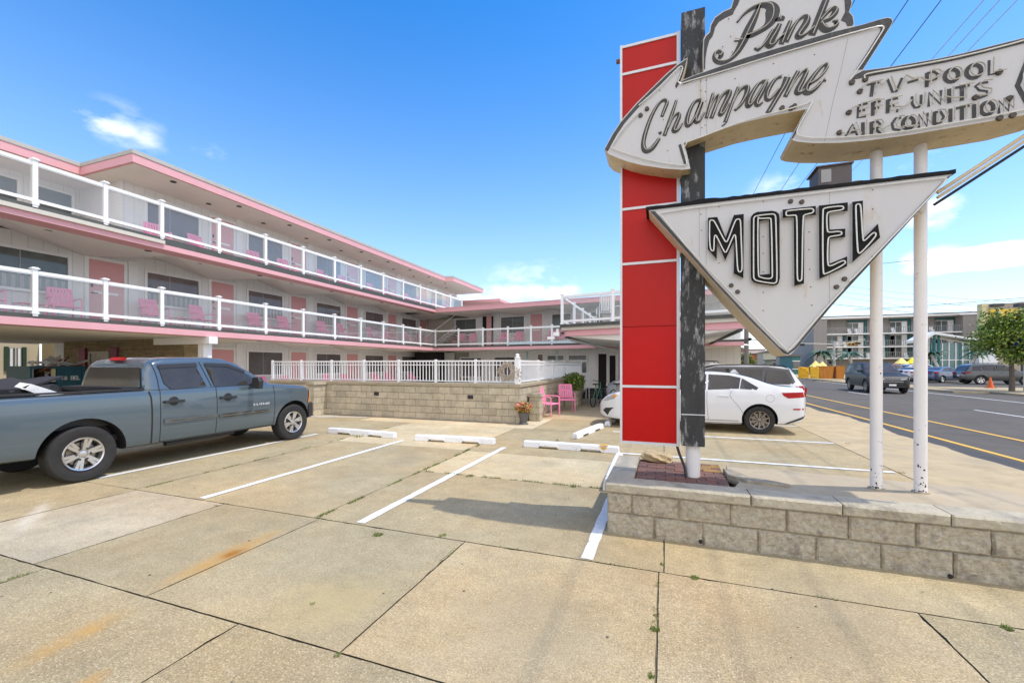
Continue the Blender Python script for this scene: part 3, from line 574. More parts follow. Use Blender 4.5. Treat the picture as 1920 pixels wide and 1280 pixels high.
# wing B openings
frB = lambda u, n=DB: (OB+uB*u+nB*n, uB, nB)
def spanB(a, b): return ub(a, DB), ub(b, DB)
for (a, b) in ((855, 893), (940, 983), (1036, 1070), (1092, 1130)):
    u0, u1 = spanB(a, b); window_parts(frB(u0), u1-u0, 3.70, 4.72, 'glassteal', .5, False)
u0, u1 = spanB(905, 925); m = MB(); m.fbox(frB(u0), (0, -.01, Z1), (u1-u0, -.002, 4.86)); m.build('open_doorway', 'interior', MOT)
m = MB(); m.fbox(frB(u0), (.45, -.30, Z1), (u1-u0, -.26, 4.85)); m.build('door', 'pinkdoor', MOT)['label'] = 'pink door standing ajar'
for a in (995, 1075): u0, u1 = spanB(a, a+22); door_parts(frB(u0), Z1, 2.0, u1-u0)
for (a, b, z0, z1, gl) in ((865, 903, .9, 2.12, 'glassdark'), (928, 970, .9, 2.15, 'glassdark'), (1009, 1018, 1.3, 2.3, 'glasswarm')):
    u0, u1 = spanB(a, b); window_parts(frB(u0), u1-u0, z0, z1, gl, .5 if b-a > 20 else 0, False)
for (a, b) in ((1027, 1057), (1067, 1100)):
    u0, u1 = spanB(a, b)
    for z0, z1 in ((1.96, 2.22), (1.2, 1.83)): window_parts(frB(u0), u1-u0, z0, z1, 'glassteal', .5, False)
u0, u1 = spanB(1104, 1117); m = MB(); m.fbox(frB(u0), (0, -.03, 1.5), (u1-u0, -.004, 2.3)); m.build('notice_board', 'white', MOT)
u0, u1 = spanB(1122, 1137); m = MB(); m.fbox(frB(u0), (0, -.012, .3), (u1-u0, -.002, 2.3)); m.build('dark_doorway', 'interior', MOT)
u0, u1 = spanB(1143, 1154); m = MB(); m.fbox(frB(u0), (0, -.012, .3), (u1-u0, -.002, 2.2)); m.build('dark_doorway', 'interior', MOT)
m = MB(); u0, u1 = spanB(986, 1125); m.fbox(FB, (u0, -.09, 2.84), (u1, -.03, 2.96)); m.build('blue_awning_edge', mat('pale_blue_paint', (.55, .68, .72), .6), MOT)
m = MB(); m.fbox(frB(u0), (0, -.05, .3), (.12, -.005, 2.55)); m.fbox(frB(u0+2), (0, -.05, .3), (.12, -.005, 2.55)); m.build('blue_trim', 'pale_blue_paint' if 'pale_blue_paint' in M else bpy.data.materials['pale_blue_paint'], MOT)
m = MB(); m.fbox(frB(ub(778, DB)), (0, -.04, .3), (3.4, -.006, 2.5)); m.build('lap_siding_panel', 'wall', MOT)
# ---- stair at the inner corner
st = MB()
for i in range(9): st.box((-14.6-.02*i, 25.0+.0, Z1+.17*i), (-13.1+.0-.13*i*.0, 25.9, Z1+.17*i+.05)) if 0 else st.box((-14.9+.22*i, 25.0, Z1+.14*i), (-14.9+.22*i+.28, 25.9, Z1+.14*i+.05))
st.tube([(-14.9, 24.95, Z1+.1), (-12.9, 24.95, Z1+1.4)], .03); st.tube([(-15.2, 24.93, Z1+.75), (-12.9, 24.93, Z1+2.2)], .03); st.build('staircase', 'white', MOT)
# ---- balcony railings: posts, rails, glass
def railing(name, pts, z, frame_w=.09, h=1.02, capw=.14, sub=None, toprail=.075):
    """pts: list of (x,y) post positions; frames between them"""
    par = MOT if sub is None else sub
    rl = MB()
    for i in range(len(pts)-1):
        a = Vector((*pts[i], 0)); b = Vector((*pts[i+1], 0)); u = (b-a).normalized(); n = Vector((-u.y, u.x, 0)); L = (b-a).length; fr = (a, u, n)
        rl.fbox(fr, (.04, -.03, z+h-.11), (L-.04, .03, z+h-.035)); rl.fbox(fr, (.04, -.02, z+h-.135), (L-.04, .02, z+h-.1105)); rl.fbox(fr, (.04, -.025, z+.07), (L-.04, .025, z+.145))
    r_ = rl.build(name, 'white', par)
    gm = MB()
    for i in range(len(pts)-1):
        a = Vector((*pts[i], 0)); b = Vector((*pts[i+1], 0)); u = (b-a).normalized(); n = Vector((-u.y, u.x, 0)); L = (b-a).length
        g1 = MB().fbox((a, u, n), (.045, -.004, z+.14), (L-.045, .004, z+h-.12)); g1.build('glass_panel', 'clear', r_)
    for (x, y) in pts:
        w = frame_w/2; c = capw/2
        p_ = MB().box((x-w, y-w, z-.05), (x+w, y+w, z+h)); p_.box((x-c*.85, y-c*.85, z), (x+c*.85, y+c*.85, z+.05)); p_.box((x-c, y-c, z+h), (x+c, y+c, z+h+.025)); p_.prism([(x-c*.7, y-c*.7, z+h+.045), (x+c*.7, y-c*.7, z+h+.045), (x+c*.7, y+c*.7, z+h+.045), (x-c*.7, y+c*.7, z+h+.045)], (0, 0, -.02))
        p_.build('railing_post', 'white', r_)
    return r_
YP = [2.75, 4.05, 5.34, 6.63, 7.92, 9.56, 11.25, 12.93, 14.63, 16.31, 18.0, 19.75, 21.48, 23.25]
railing('middle_balcony_railing', [(XR, y) for y in YP], Z1)
railing('upper_balcony_railing', [(XR, y) for y in YP]+[(XR, 25.2), (XR, 26.9)], Z2)
UBP = [.0]+[ub(p, 0) for p in (860, 905.6, 952.5, 996, 1035)]
railing('back_wing_railing', [tuple((OB+uB*u)[:2]) for u in UBP[1:]]+[tuple((OB+uB*(UBP[-1]+1.7*i))[:2]) for i in (1, 2, 3)], Z1)
rr = MB(); a = Vector((XR, 23.25, 0)); b = OB+uB*UBP[1]; L = (b-a).length; u_ = (b-a).normalized(); rr.fbox((a, u_, Vector((-u_.y, u_.x, 0))), (.04, -.03, Z1+.91), (L, .03, Z1+.985)); rr.fbox((a, u_, Vector((-u_.y, u_.x, 0))), (.04, -.025, Z1+.07), (L, .025, Z1+.145)); rr.build('corner_rail', 'white', MOT)
# ---- carport: stone wall, column, beams
m = MB(); m.box((-22.2, 9.6, 0), (-15.2, 10.09, 2.56)); m.build('stone_wall', 'stone', MOT)
m = MB(); m.box((-30.9, 12.5, 0), (-21.5, 12.9, 3.4)); m.build('tan_siding_wall', 'laptan', MOT)
m = MB(); m.box((-13.98, 9.24, 0), (-13.72, 9.5, 2.33)); m.build('carport_column', 'white', MOT)
m = MB(); m.box((-16, 9.15, 2.33), (XR+.16, 9.42, 2.548)); m.build('carport_beam', 'white', MOT)
f_ = (Vector((-20.4, 9.6, 0)), Vector((1, 0, 0)), Vector((0, 1, 0)))
w_ = MB(); w_.fbox(f_, (0, -.03, 1.25), (1.1, -.003, 2.1)); w_ = w_.build('side_window', 'glassdark', MOT)
m = MB(); m.fbox(f_, (-.06, -.06, 1.2), (0, -.002, 2.16)); m.fbox(f_, (.5, -.06, 1.25), (1.1, -.031, 2.1)); m.fbox(f_, (1.1, -.06, 1.2), (1.16, -.002, 2.16)); m.fbox(f_, (0, -.06, 2.1), (1.1, -.002, 2.16)); m.build('window_frame', 'beige', w_)
for x in (-.68, 1.26): m = MB(); m.fbox(f_, (x, -.07, .9), (x+.42, -.003, 2.3)); m.build('shutter', 'plum', w_)
# ---- neighbour house behind the carport
HX = -31.
NH = thing('beige_house', (-33, 5, 0), 'beige clapboard house with dark green shutters behind the motel carport', 'house')
m = MB(); m.box((-40, -8, 0), (HX, 12.45, 5.5)); m.build('wall', 'lapbeige', NH)
m = MB(); m.prism([(-40.4, -8.3, 5.5), (HX+.4, -8.3, 5.5), (-35.5, -8.3, 7.6)], (0, 20.9, 0)); m.build('roof', 'roofgrey', NH)
a = onX(16, 680, HX).y; b = onX(40, 680, HX).y
w_ = MB(); w_.box((HX, a, 1.42), (HX+.05, b, 2.52)); w_ = w_.build('window', 'glassteal', NH)
m = MB(); m.box((HX, (a+b)/2-.02, 1.42), (HX+.08, (a+b)/2+.02, 2.52)); m.box((HX, a-.01, 1.36), (HX+.08, b+.01, 1.419)); m.build('window_frame', 'beige', w_)
for y0 in (a-.16, b+.02): m = MB(); m.box((HX, y0, 1.36), (HX+.09, y0+.14, 2.58)); m.build('shutter', 'green', w_)
m = MB(); m.box((HX+.06, a+.03, 1.45), (HX+.065, (a+b)/2-.10, 2.5)); m.box((HX+.06, (a+b)/2+.08, 1.45), (HX+.065, b-.05, 2.5)); m.build('curtain_and_reflection', 'wall', w_)
# ---- canopy (porte-cochere) with upper deck
CAN = thing('entrance_canopy', (-.5, 16, 0), 'pink and white entrance canopy with a railed sun deck on top', 'canopy')
CL, CR = Vector((-3.5, 14.7, 0)), Vector((2.25, 13.2, 0)); cu = (CR-CL).normalized(); cn = Vector((-cu.y, cu.x, 0)); CW = (CR-CL).length; yb = 22.3
top = [(-3.5, 14.7), (2.25, 13.2), (2.25, yb), (-3.5, yb)]
m = MB(); m.prism([(x, y, 3.1) for x, y in top], (0, 0, -.10)); m.build('deck_floor', 'darkedge', CAN)
m = MB(); m.prism([(-3.45, 14.76, 2.999), (2.2, 13.28, 2.999), (2.2, yb, 2.999), (-3.45, yb, 2.999)], (0, 0, -.11)); m.build('white_fascia', 'beige', CAN)
m = MB(); m.prism([(-3.4, 14.85, 2.888), (2.15, 13.38, 2.888), (2.15, yb, 2.888), (-3.4, yb, 2.888)], (0, 0, -.2)); m.build('pink_fascia', 'pink', CAN)
m = MB(); P = [Vector((-3.3, 14.97, 2.686)), Vector((-.6, 14.3, 2.40)), Vector((2.05, 13.5, 2.686)), Vector((2.05, yb, 2.686)), Vector((-.6, yb, 2.40)), Vector((-3.3, yb, 2.686))]
m.add(P, [(0, 5, 4, 1), (1, 4, 3, 2), (0, 1, 2)]); m.build('underside', 'soffit', CAN)
MB().box((-3.35, 14.9, 2.62), (-3.25, yb, 2.684)).build('edge_beam', 'darkedge', CAN); MB().box((2.0, 13.45, 2.62), (2.1, yb, 2.684)).build('edge_beam', 'darkedge', CAN)
m = MB(); m.cyl((-1.95, 20.9, 0), (-1.95, 20.9, 2.6), .09, n=14); m.build('column', 'pinkdoor', CAN)
for x, y in ((-.9, 14.5), (1.1, 13.9)): m = MB(); m.box((x-.3, y-.02, 2.36), (x+.02, y+.9, 2.62)); m.build('ceiling_lamp', 'white', CAN)
m = MB(); m.tube([(-3.45, 15.2, 2.75), (-3.3, 15.4, 2.6), (-2.2, 20.6, 2.35), (-2.1, 20.9, 2.2), (-2.1, 20.95, .1)], .05, 8); m.build('downspout', 'white', CAN)
m = MB(); m.box((-3.75, 14.75, 2.70), (-3.52, 14.95, 2.84)); m.box((-3.95, 14.7, 2.58), (-3.7, 14.9, 2.68)); m.cyl((-3.6, 14.8, 2.84), (-3.6, 14.8, 2.95), .05); m.build('flood_light', 'white', CAN)
m = MB(); m.box((-3.46, 14.7, 2.76), (-3.36, 14.8, 2.83)) ; m.build('bracket', 'trim', CAN)
dk = [tuple((CL+cu*s+cn*.08)[:2]) for s in (.06, 1.95, 3.85, CW-.1)]
railing('deck_railing', dk, 3.1, sub=CAN, h=1.05); railing('deck_side_railing', [(-3.42, y) for y in (14.95, 16.9, 18.8, 20.7, 22.2)][1:], 3.1, sub=CAN, h=1.05)
rr = MB(); rr.box((-3.45, 14.8, 4.04), (-3.39, 16.9, 4.115)); rr.box((-3.45, 14.8, 3.17), (-3.39, 16.9, 3.245)); rr.build('deck_side_rail', 'white', CAN)
# deck chairs & table on the canopy
def deck_chair(loc, rz, lab):
    t = thing('deck_chair', loc, lab, 'deck chair', 'white chairs on the canopy deck', rz)
    s = MB().box((-.25, -.25, .40), (.25, .25, .43), 0); s.build('seat', 'wall', t, world=False)
    f = MB()
    for x in (-.25, .25): f.tube([(x, -.25, 0), (x, -.25, .62), (x, .22, .62), (x, .25, 0)], .018); f.tube([(x, .22, .4), (x, .42, 1.0)], .018)
    f.tube([(-.25, .42, 1.0), (.25, .42, 1.0)], .018); f.build('frame', 'white', t, world=False)
    bk = MB()
    for i in range(6): bk.box((-.22+i*.076, .30, .46), (-.22+i*.076+.045, .32, .97))
    bk.build('backrest', 'white', t, world=False)
deck_chair((-2.0, 15.4, 3.1), R(200), 'white sling chair on the canopy deck beside the left railing')
deck_chair((-.75, 15.0, 3.1), R(150), 'white sling chair on the canopy deck nearest the red panel')
t = thing('deck_table', (-1.35, 16.2, 3.1), 'white round patio table on the canopy deck', 'table')
MB().cyl((0, 0, .7), (0, 0, .73), .5, n=24).build('table_top', 'white', t, world=False); MB().cyl((0, 0, 0), (0, 0, .7), .03).cyl((0, 0, 0), (0, 0, .03), .25, n=16).build('pedestal', 'white', t, world=False)
# ================================================ POOL WALL, FENCE, POOL DECK
WX0, WX1, WY, WH = -13.3, -3.83, 11.25, 1.03
t = thing('pool_wall', (-8, 11.4, 0), 'tan stone block wall round the raised pool area', 'wall')
m = MB(); m.box((WX0, WY, -.1), (WX1, WY+.25, WH)); m.box((WX1-.25, WY+.251, -.1), (WX1-.002, 21.5, WH)); m.build('block_wall', 'poolblock', t)
m = MB()
x = WX0
while x < WX1-.1:
    w = .61; m.box((x, WY-.03, WH), (min(x+w-.008, WX1+.03), WY+.29, WH+.09)); x += w
y = WY+.30
while y < 21.4: m.box((WX1-.29, y, WH), (WX1+.03, min(y+.6, 21.5), WH+.09)); y += .608
m.build('coping', 'concrete', t, bevel=.008)
m = MB(); m.box((-10.98, 10.72, -.1), (-10.72, WY-.001, 1.0)); m.box((-11.02, 10.68, 1.0), (-10.68, WY-.03, 1.09)); m.build('pier', 'poolblock', t)
for p in ((706, 738), (882, 744)):
    q = onY(*p, WY); m = MB(); m.box((q.x-.09, WY-.012, q.z-.055), (q.x+.09, WY-.001, q.z+.055)); m.build('vent', 'trim', t)
q = onY(925, 771, WY); m = MB(); m.box((q.x-.09, WY-.03, q.z-.1), (q.x+.09, WY-.001, q.z+.1)); m.box((q.x-.045, WY-.035, q.z-.05), (q.x+.045, WY-.031, q.z+.05)); m.build('outlet_box', 'concrete', t)
t = thing('pool_fence', (-8, 11.4, 1.12), 'white metal picket fence on top of the stone pool wall', 'fence')
fz0, fz1 = 1.16, 1.80
m = MB(); mp_ = []
def fencerun(a, b, npan):
    a = Vector((*a, 0)); b = Vector((*b, 0)); u = (b-a).normalized(); n = Vector((-u.y, u.x, 0)); L = (b-a).length
    for i in range(npan):
        fr = (a+u*L*i/npan, u, n); w = L/npan
        q = MB(); q.fbox(fr, (.03, -.02, fz1-.045), (w-.03, .02, fz1)); q.fbox(fr, (.03, -.015, fz0), (w-.03, .015, fz0+.03)); q.fbox(fr, (.03, -.012, fz1-.15), (w-.03, .012, fz1-.125))
        k = int(w/.105)
        for j in range(1, k): q.fbox(fr, (j*w/k-.010, -.010, fz0+.03), (j*w/k+.010, .010, fz1-.045))
        q.build('picket_panel', 'white', t)
    for i in range(npan+1):
        p = a+u*L*i/npan; q = MB(); q.box((p.x-.032, p.y-.032, 1.12), (p.x+.032, p.y+.032, fz1+.03)); q.build('fence_post', 'white', t)
fencerun((WX0, 11.38), (WX1-.08, 11.38), 7); fencerun((WX1-.12, 11.6), (WX1-.12, 21.3), 5)
q = MB(); q.box((WX1-.17, 11.32, 1.12), (WX1-.05, 11.44, 1.86)); q.lathe([(.085, 1.86), (.085, 1.88), (.04, 1.90), (.06, 1.93), (.045, 1.97), (0, 1.985)], (WX1-.11, 11.38, 0), 14); q.build('corner_post', 'white', t)
# dry wreath / hose coil on the fence
rs = random.Random(2); q = MB()
for i in range(170):
    a = rs.uniform(0, 2*pi); r = .20+rs.gauss(0, .035); c = Vector((WX1-.42+cos(a)*r, 11.33+rs.uniform(-.04, .03), 1.47+sin(a)*r)); b = a+pi/2+rs.uniform(-.7, .7); l = rs.uniform(.06, .14)
    q.tube([c-Vector((cos(b), 0, sin(b)))*l, c+Vector((0, rs.uniform(-.02, .02), 0)), c+Vector((cos(b), 0, sin(b)))*l], .006, 4)
for i in range(26):
    a = rs.uniform(0, 2*pi); r = .12*rs.random(); c = Vector((WX1-.07+cos(a)*r, 11.27, 1.4+sin(a)*r*2)); q.add([c, c+Vector((.05, -.01, .03)), c+Vector((.03, -.02, -.05))], [(0, 1, 2)])
tag(q.build('dried_wreath', mat('dried_twigs', (.52, .45, .36), .9, var=.4, vs=20)), 'dry twig wreath hung on the corner of the white pool fence', 'wreath')
m = MB(); m.box((-15.9, 11.51, -.05), (-4.1, 24, .25)); tag(m.build('pool_deck', 'concrete'), kind='structure')
m = MB(); m.add([(-9.5, 14, .262), (-5.5, 14, .262), (-5.5, 19.5, .262), (-9.5, 19.5, .262)], [(0, 1, 2, 3)]); tag(m.build('pool_water', mat('pool_water', (.05, .30, .36), .05, var=.1, vs=3, spec=.8)), kind='structure')
# ================================================ PINK CHAIRS
def chair_proto():
    t = thing('armchair', (0, 0, 0))
    f = MB(); r = .017
    for sx in (-.27, .27):
        f.tube([(sx, -.26, 0), (sx, -.25, .40), (sx, -.25, .60), (sx*1.02, -.18, .64), (sx, .2, .65), (sx, .30, .62)], r); f.tube([(sx*.95, .34, 0), (sx*.9, .22, .42), (sx*.86, .36, .92)], r)
        f.tube([(sx, -.25, .40), (sx*.92, .22, .42)], r)
    f.tube([(-.27, -.25, .40), (.27, -.25, .40)], r); f.tube([(-.24, .22, .42), (.24, .22, .42)], r); f.build('frame', 'pinkchair', t, world=False)
    s = MB()
    for i in range(7): y = -.245+i*.075; s.box((-.25, y, .405), (.25, y+.052, .42))
    s.build('seat', 'pinkchair', t, world=False)
    b = MB()
    for i in range(7):
        x = -.215+i*.066; b.add([(x, .235, .47), (x+.046, .235, .47), (x+.046, .36, .91), (x, .36, .91), (x, .25, .465), (x+.046, .25, .465), (x+.046, .375, .905), (x, .375, .905)], [(0, 1, 2, 3), (7, 6, 5, 4), (0, 4, 5, 1), (1, 5, 6, 2), (2, 6, 7, 3), (3, 7, 4, 0)])
    for z, d in ((.47, 0), (.70, .065), (.90, .122)): b.box((-.235, .232+d, z), (.235, .256+d, z+.05))
    b.build('backrest', 'pinkchair', t, world=False)
    return t
CH = chair_proto(); used = [False]
def chair(loc, rz, lab, grp):
    if not used[0]: c = CH; used[0] = True; c.location = loc; c.rotation_euler = (0, 0, rz)
    else: c = copy_tree(CH, None, loc, rz)
    tag(c, lab, 'chair', grp); return c
ordn = ['first', 'second', 'third', 'fourth', 'fifth', 'sixth', 'seventh', 'eighth']
chair(G(1028, 780)+Vector((0, .0, .005)), R(75), 'pink slatted armchair on the pavement nearer the flower pot, seen side on', 'pink chairs on the pavement by the pool wall')
chair(G(1058, 772)+Vector((.0, .35, .005)), R(20), 'pink slatted armchair on the pavement farther back, facing the street', 'pink chairs on the pavement by the pool wall')
TB = None
def side_table(loc, rz, lab, grp):
    global TB
    if TB is None:
        TB = thing('side_table', loc, rz=rz); m = MB(); 
        for i in range(6): m.box((-.25, -.22+i*.075, .38), (.25, -.22+i*.075+.06, .395))
        m.build('table_top', 'pinkchair', TB, world=False)
        for x in (-.22, .22):
            for y in (-.2, .2): MB().cyl((x, y, 0), (x, y, .38), .014, n=8).build('leg', 'pinkchair', TB, world=False)
        t = TB
    else: t = copy_tree(TB, None, loc, rz)
    tag(t, lab, 'table', grp)
cs = random.Random(4)
names = {1: 'middle', 2: 'top'}
for lv, z in ((1, Z1), (2, Z2)):
    for k in range(-1, 6):
        if lv == 1 and k > 4: continue
        if lv == 2 and k < 0: continue
        y = yd(k); w = ordn[k+1] if lv == 1 else ordn[k]; X = -15.25
        chair((X, y+1.35+cs.uniform(-.05, .05), z), R(90+cs.uniform(-12, 12)), 'pink armchair, %s balcony, near side of the %s window from the left' % (names[lv], w), 'pink armchairs on the %s balcony' % names[lv])
        chair((X, y+2.75+cs.uniform(-.08, .08), z), R(90+cs.uniform(-12, 12)), 'pink armchair, %s balcony, far side of the %s window from the left' % (names[lv], w), 'pink armchairs on the %s balcony' % names[lv])
        side_table((X+.1, y+2.05, z), R(90), 'small pink table, %s balcony, under the %s window from the left' % (names[lv], w), 'small pink tables on the balconies')
chair((-17.3, 6.1, Z2), R(90), 'pink armchair, top balcony, before the wide set-back window at far left', 'pink armchairs on the top balcony')
chair((-17.3, 7.6, Z2), R(90), 'pink armchair, top balcony, before the narrow set-back window', 'pink armchairs on the top balcony')
for k in range(1, 5):
    chair((-15.1, yd(k)+1.6, .25), R(90), 'pink armchair behind the pool fence, near side of the %s ground window' % ordn[k-1], 'pink armchairs behind the pool fence')
    chair((-15.1, yd(k)+2.8, .25), R(95), 'pink armchair behind the pool fence, far side of the %s ground window' % ordn[k-1], 'pink armchairs behind the pool fence')
for i, (px, side) in enumerate(((862, 'left side of the first'), (884, 'right side of the first'), (942, 'left side of the second'), (971, 'right side of the second'), (1034, 'left side of the third'), (1052, 'right side of the third'))):
    p = OB+uB*ub(px, 2.0)+nB*1.9; chair((p.x, p.y, Z1), R(-6+cs.uniform(-8, 8)), 'pink slatted armchair on the back wing balcony, %s window' % side, 'pink armchairs on the back wing balcony')
# white sun loungers by the pool
LG = None
for i, (x, lab) in enumerate(((-11.6, 'leftmost'), (-10.6, 'second'), (-9.6, 'middle'), (-8.5, 'fourth'), (-7.4, 'rightmost'))):
    if LG is None:
        LG = thing('sun_lounger', (x, 12.9, .25)); m = MB(); m.box((-.3, -.9, .30), (.3, .35, .34)); m.prism([(-.3, .35, .30), (-.3, .95, .72), (-.3, .95, .76), (-.3, .35, .34)], (.6, 0, 0)); m.build('sling', 'white', LG, world=False)
        for a in (-.27, .27):
            for b in (-.8, .4): MB().cyl((a, b, 0), (a, b, .3), .018, n=8).build('leg', 'white', LG, world=False)
        o = LG
    else: o = copy_tree(LG, None, (x, 12.9, .25), R(4*i-8))
    tag(o, 'white sun lounger behind the pool fence, %s of the five' % lab, 'sun lounger', 'white sun loungers behind the pool fence')
# ================================================ LOT FURNITURE
def stop_proto(L=1.9):
    t = MB(); h = .135; sec = [(-.085, 0), (.085, 0), (.062, h-.02), (.045, h), (-.045, h), (-.062, h-.02)]
    cut = [0, .32, .345, .70, .725, L-.725, L-.70, L-.345, L-.32, L]; up = [0, 0, .045, .045, 0, 0, .045, .045, 0, 0]
    vs = []; n = len(sec)
    for c, uo in zip(cut, up):
        e = .03 if c in (0, L) else 0
        vs += [((c-L/2), y*(1-e*2), max(z, uo) if z < .05 else z-e*.3) for (y, z) in sec]
    fs = []
    for i in range(len(cut)-1):
        for j in range(n): fs.append((i*n+j, i*n+(j+1) % n, (i+1)*n+(j+1) % n, (i+1)*n+j))
    fs.append(tuple(range(n))[::-1]); fs.append(tuple((len(cut)-1)*n+j for j in range(n)))
    t.add(vs, fs); return t
sts = [((613, 812), (737, 822), 'white concrete wheel stop nearest the front of the pickup'), ((776, 826), (925, 834), 'white concrete wheel stop in the middle of the row of three'), ((981, 838), (1160, 851), 'white concrete wheel stop with a yellow patch at its right end')]
for (a, b, lab) in sts:
    A = G(*a); B = G(*b); c = (A+B)/2; d = B-A; L = d.length
    o = stop_proto(L).build('wheel_stop', 'stopwhite', None, bevel=.012); o.location = (c.x, c.y+.085, .0); o.rotation_euler = (0, 0, math.atan2(d.y, d.x)); tag(o, lab, 'wheel stop', 'white wheel stops in the car park')
q = MB(); q.box((-.08, -.063, .1362), (.08, .047, .1385)); q.prism([(-.07, -.0875, .11), (.05, -.0875, .12), (.03, -.0875, .06), (-.03, -.0875, .07)], (0, .012, 0))
yp = q.build('paint_patch', 'paintyellow', o, world=False); yp.location = (L/2-.28, 0, 0); yp['label'] = 'worn yellow paint patch'
o = stop_proto(1.9).build('wheel_stop', 'stopwhite', None, bevel=.012); o.location = (-1.72, 10.3, 0); o.rotation_euler = (0, 0, R(80)); tag(o, 'white concrete wheel stop turned end-on beside the front of the white sedan', 'wheel stop', 'white wheel stops in the car park')
o = stop_proto(1.9).build('wheel_stop', 'stopwhite', None, bevel=.012); o.location = (-1.42, 12.55, 0); o.rotation_euler = (0, 0, R(88)); tag(o, 'white concrete wheel stop mostly hidden under the nose of the white sedan', 'wheel stop', 'white wheel stops in the car park')
o = stop_proto(1.75).build('wheel_stop', 'stopwhite', None, bevel=.012); o.location = (-.70, 6.5, 0); o.rotation_euler = (0, 0, R(91)); o.scale = (1, 1, 1.35); tag(o, 'white concrete wheel stop lying against the left end of the sign planter', 'wheel stop', 'white wheel stops in the car park')
# flower pot
t = thing('flower_pot', G(982, 795), 'grey urn of coral and yellow-green coleus at the corner of the pool wall', 'potted plant')
MB().lathe([(0, 0), (.13, 0), (.13, .03), (.09, .05), (.10, .08), (.15, .30), (.17, .33), (.15, .33), (.13, .28), (0, .28)], n=20).build('urn', mat('grey_urn', (.12, .12, .12), .7), t, smooth=True, world=False)
def leafblob(name, mats, parent, c, rad, n, size, seed, flat=1., up=.0, world=False):
    r_ = random.Random(seed); m = MB(); c = Vector(c)
    for i in range(n):
        d = Vector((r_.gauss(0, 1), r_.gauss(0, 1), r_.gauss(0, 1))).normalized(); k = r_.random()**.45
        p = c+Vector((d.x*rad[0], d.y*rad[1], d.z*rad[2]))*k; a = Vector((r_.gauss(0, 1), r_.gauss(0, 1), r_.gauss(0, 1)*flat+up)).normalized(); b = a.orthogonal().normalized(); s_ = size*r_.uniform(.5, 1.3); q = a.cross(b)
        rot = r_.uniform(0, 6.28); u = b*cos(rot)+q*sin(rot); w = a.cross(u)
        m.add([p-u*s_*.5, p+w*s_*.28, p+u*s_*.6, p-w*s_*.28], [(0, 1, 2, 3)], r_.randrange(len(mats)))
    return m.build(name, mats, parent, world=world)
leafblob('foliage', [mat('coleus_coral', (.62, .12, .07), .6, var=.3), mat('coleus_lime', (.26, .24, .03), .6, var=.3), 'leaf'], t, (0, 0, .47), (.27, .25, .17), 420, .085, 3)
leafblob('blossom', [mat('coleus_pink', (.72, .28, .22), .6, var=.2)], t, (0, -.08, .52), (.22, .18, .12), 110, .075, 9)
# stone pier behind the pot
c = G(1000, 790); m = MB(); m.box((c.x-.16, c.y+.1, -.02), (c.x+.16, c.y+.42, .72)); m.box((c.x-.19, c.y+.07, .72), (c.x+.19, c.y+.45, .80)); tag(m.build('stone_pier', 'poolblock'), 'low tan stone pier standing behind the coleus pot', 'pillar')
# bush in a stone planter along the wall
c = G(1068, 762)+Vector((0, .6, 0)); t = thing('shrub_planter', (c.x, c.y, 0), 'green leafy shrub in a stone planter against the side of the pool wall', 'planter')
MB().box((-.25, -.3, 0), (.28, .3, .62)).build('stone_box', 'poolblock', t, world=False)
leafblob('foliage', ['leaf', 'leafdark'], t, (0, 0, .95), (.52, .5, .42), 900, .12, 5)
# bicycles beside the steps
def bicycle(loc, rz, col, lab):
    t = thing('bicycle', loc, lab, 'bicycle', None, rz); r = .33
    for x in (-.52, .52):
        w = MB(); w.tube([(x+r*cos(a*pi/12), 0, r+r*sin(a*pi/12)) for a in range(24)], .02, 6, closed=True); w = w.build('wheel', 'tyre', t, world=False)
        q = MB()
        for a in range(12): q.cyl((x, 0, r), (x+r*cos(a*pi/6), 0, r+r*sin(a*pi/6)), .002, n=3)
        q.build('spokes', 'chrome', w, world=False)
    f = MB(); f.tube([(-.52, 0, r), (-.1, 0, .30), (.38, 0, .78), (-.2, 0, .80), (-.1, 0, .30)], .016); f.tube([(-.52, 0, r), (-.2, 0, .78)], .012); f.tube([(.52, 0, r), (.36, 0, .95)], .016); f.build('frame', mat('bike_'+col[0], col[1], .35), t, world=False)
    MB().tube([(.30, -.3, 1.02), (.36, -.12, 1.0), (.36, .12, 1.0), (.30, .3, 1.02)], .014).build('handlebar', 'trim', t, world=False)
    MB().box((-.34, -.08, .86), (-.08, .08, .91)).cyl((-.21, 0, .78), (-.21, 0, .87), .014).build('saddle', 'trim', t, world=False)
bicycle((-2.55, 17.3, 0), R(80), ('green', (.15, .35, .25)), 'pale green bicycle parked by the pink canopy column, nearest the pool wall')
bicycle((-1.75, 17.9, 0), R(70), ('mint', (.3, .55, .4)), 'mint bicycle leaning behind the front of the white sedan')
# steps and handrail at the end of the pool wall
t = thing('entry_steps', (-3.2, 21.6, 0), 'grey steps with a white handrail leading up to the motel doors', 'steps')
m = MB()
for i in range(3): m.box((-3.8, 20.9+.3*i, 0), (-2.2, 22.3, .15*(i+1)-.0))
m = MB(); m.box((-3.8, 20.9, 0), (-2.2, 21.2, .15)); m.box((-3.8, 21.2, 0), (-2.2, 21.5, .30)); m.box((-3.8, 21.5, 0), (-2.2, 22.3, .45)); m.build('step', 'signdark', t)
m = MB(); m.tube([(-3.6, 20.7, 0), (-3.6, 20.7, .95), (-3.6, 21.8, 1.35)], .025); m.tube([(-3.45, 20.7, 0), (-3.45, 20.7, .95), (-3.45, 21.8, 1.35)], .025); m.build('handrail', 'white', t)
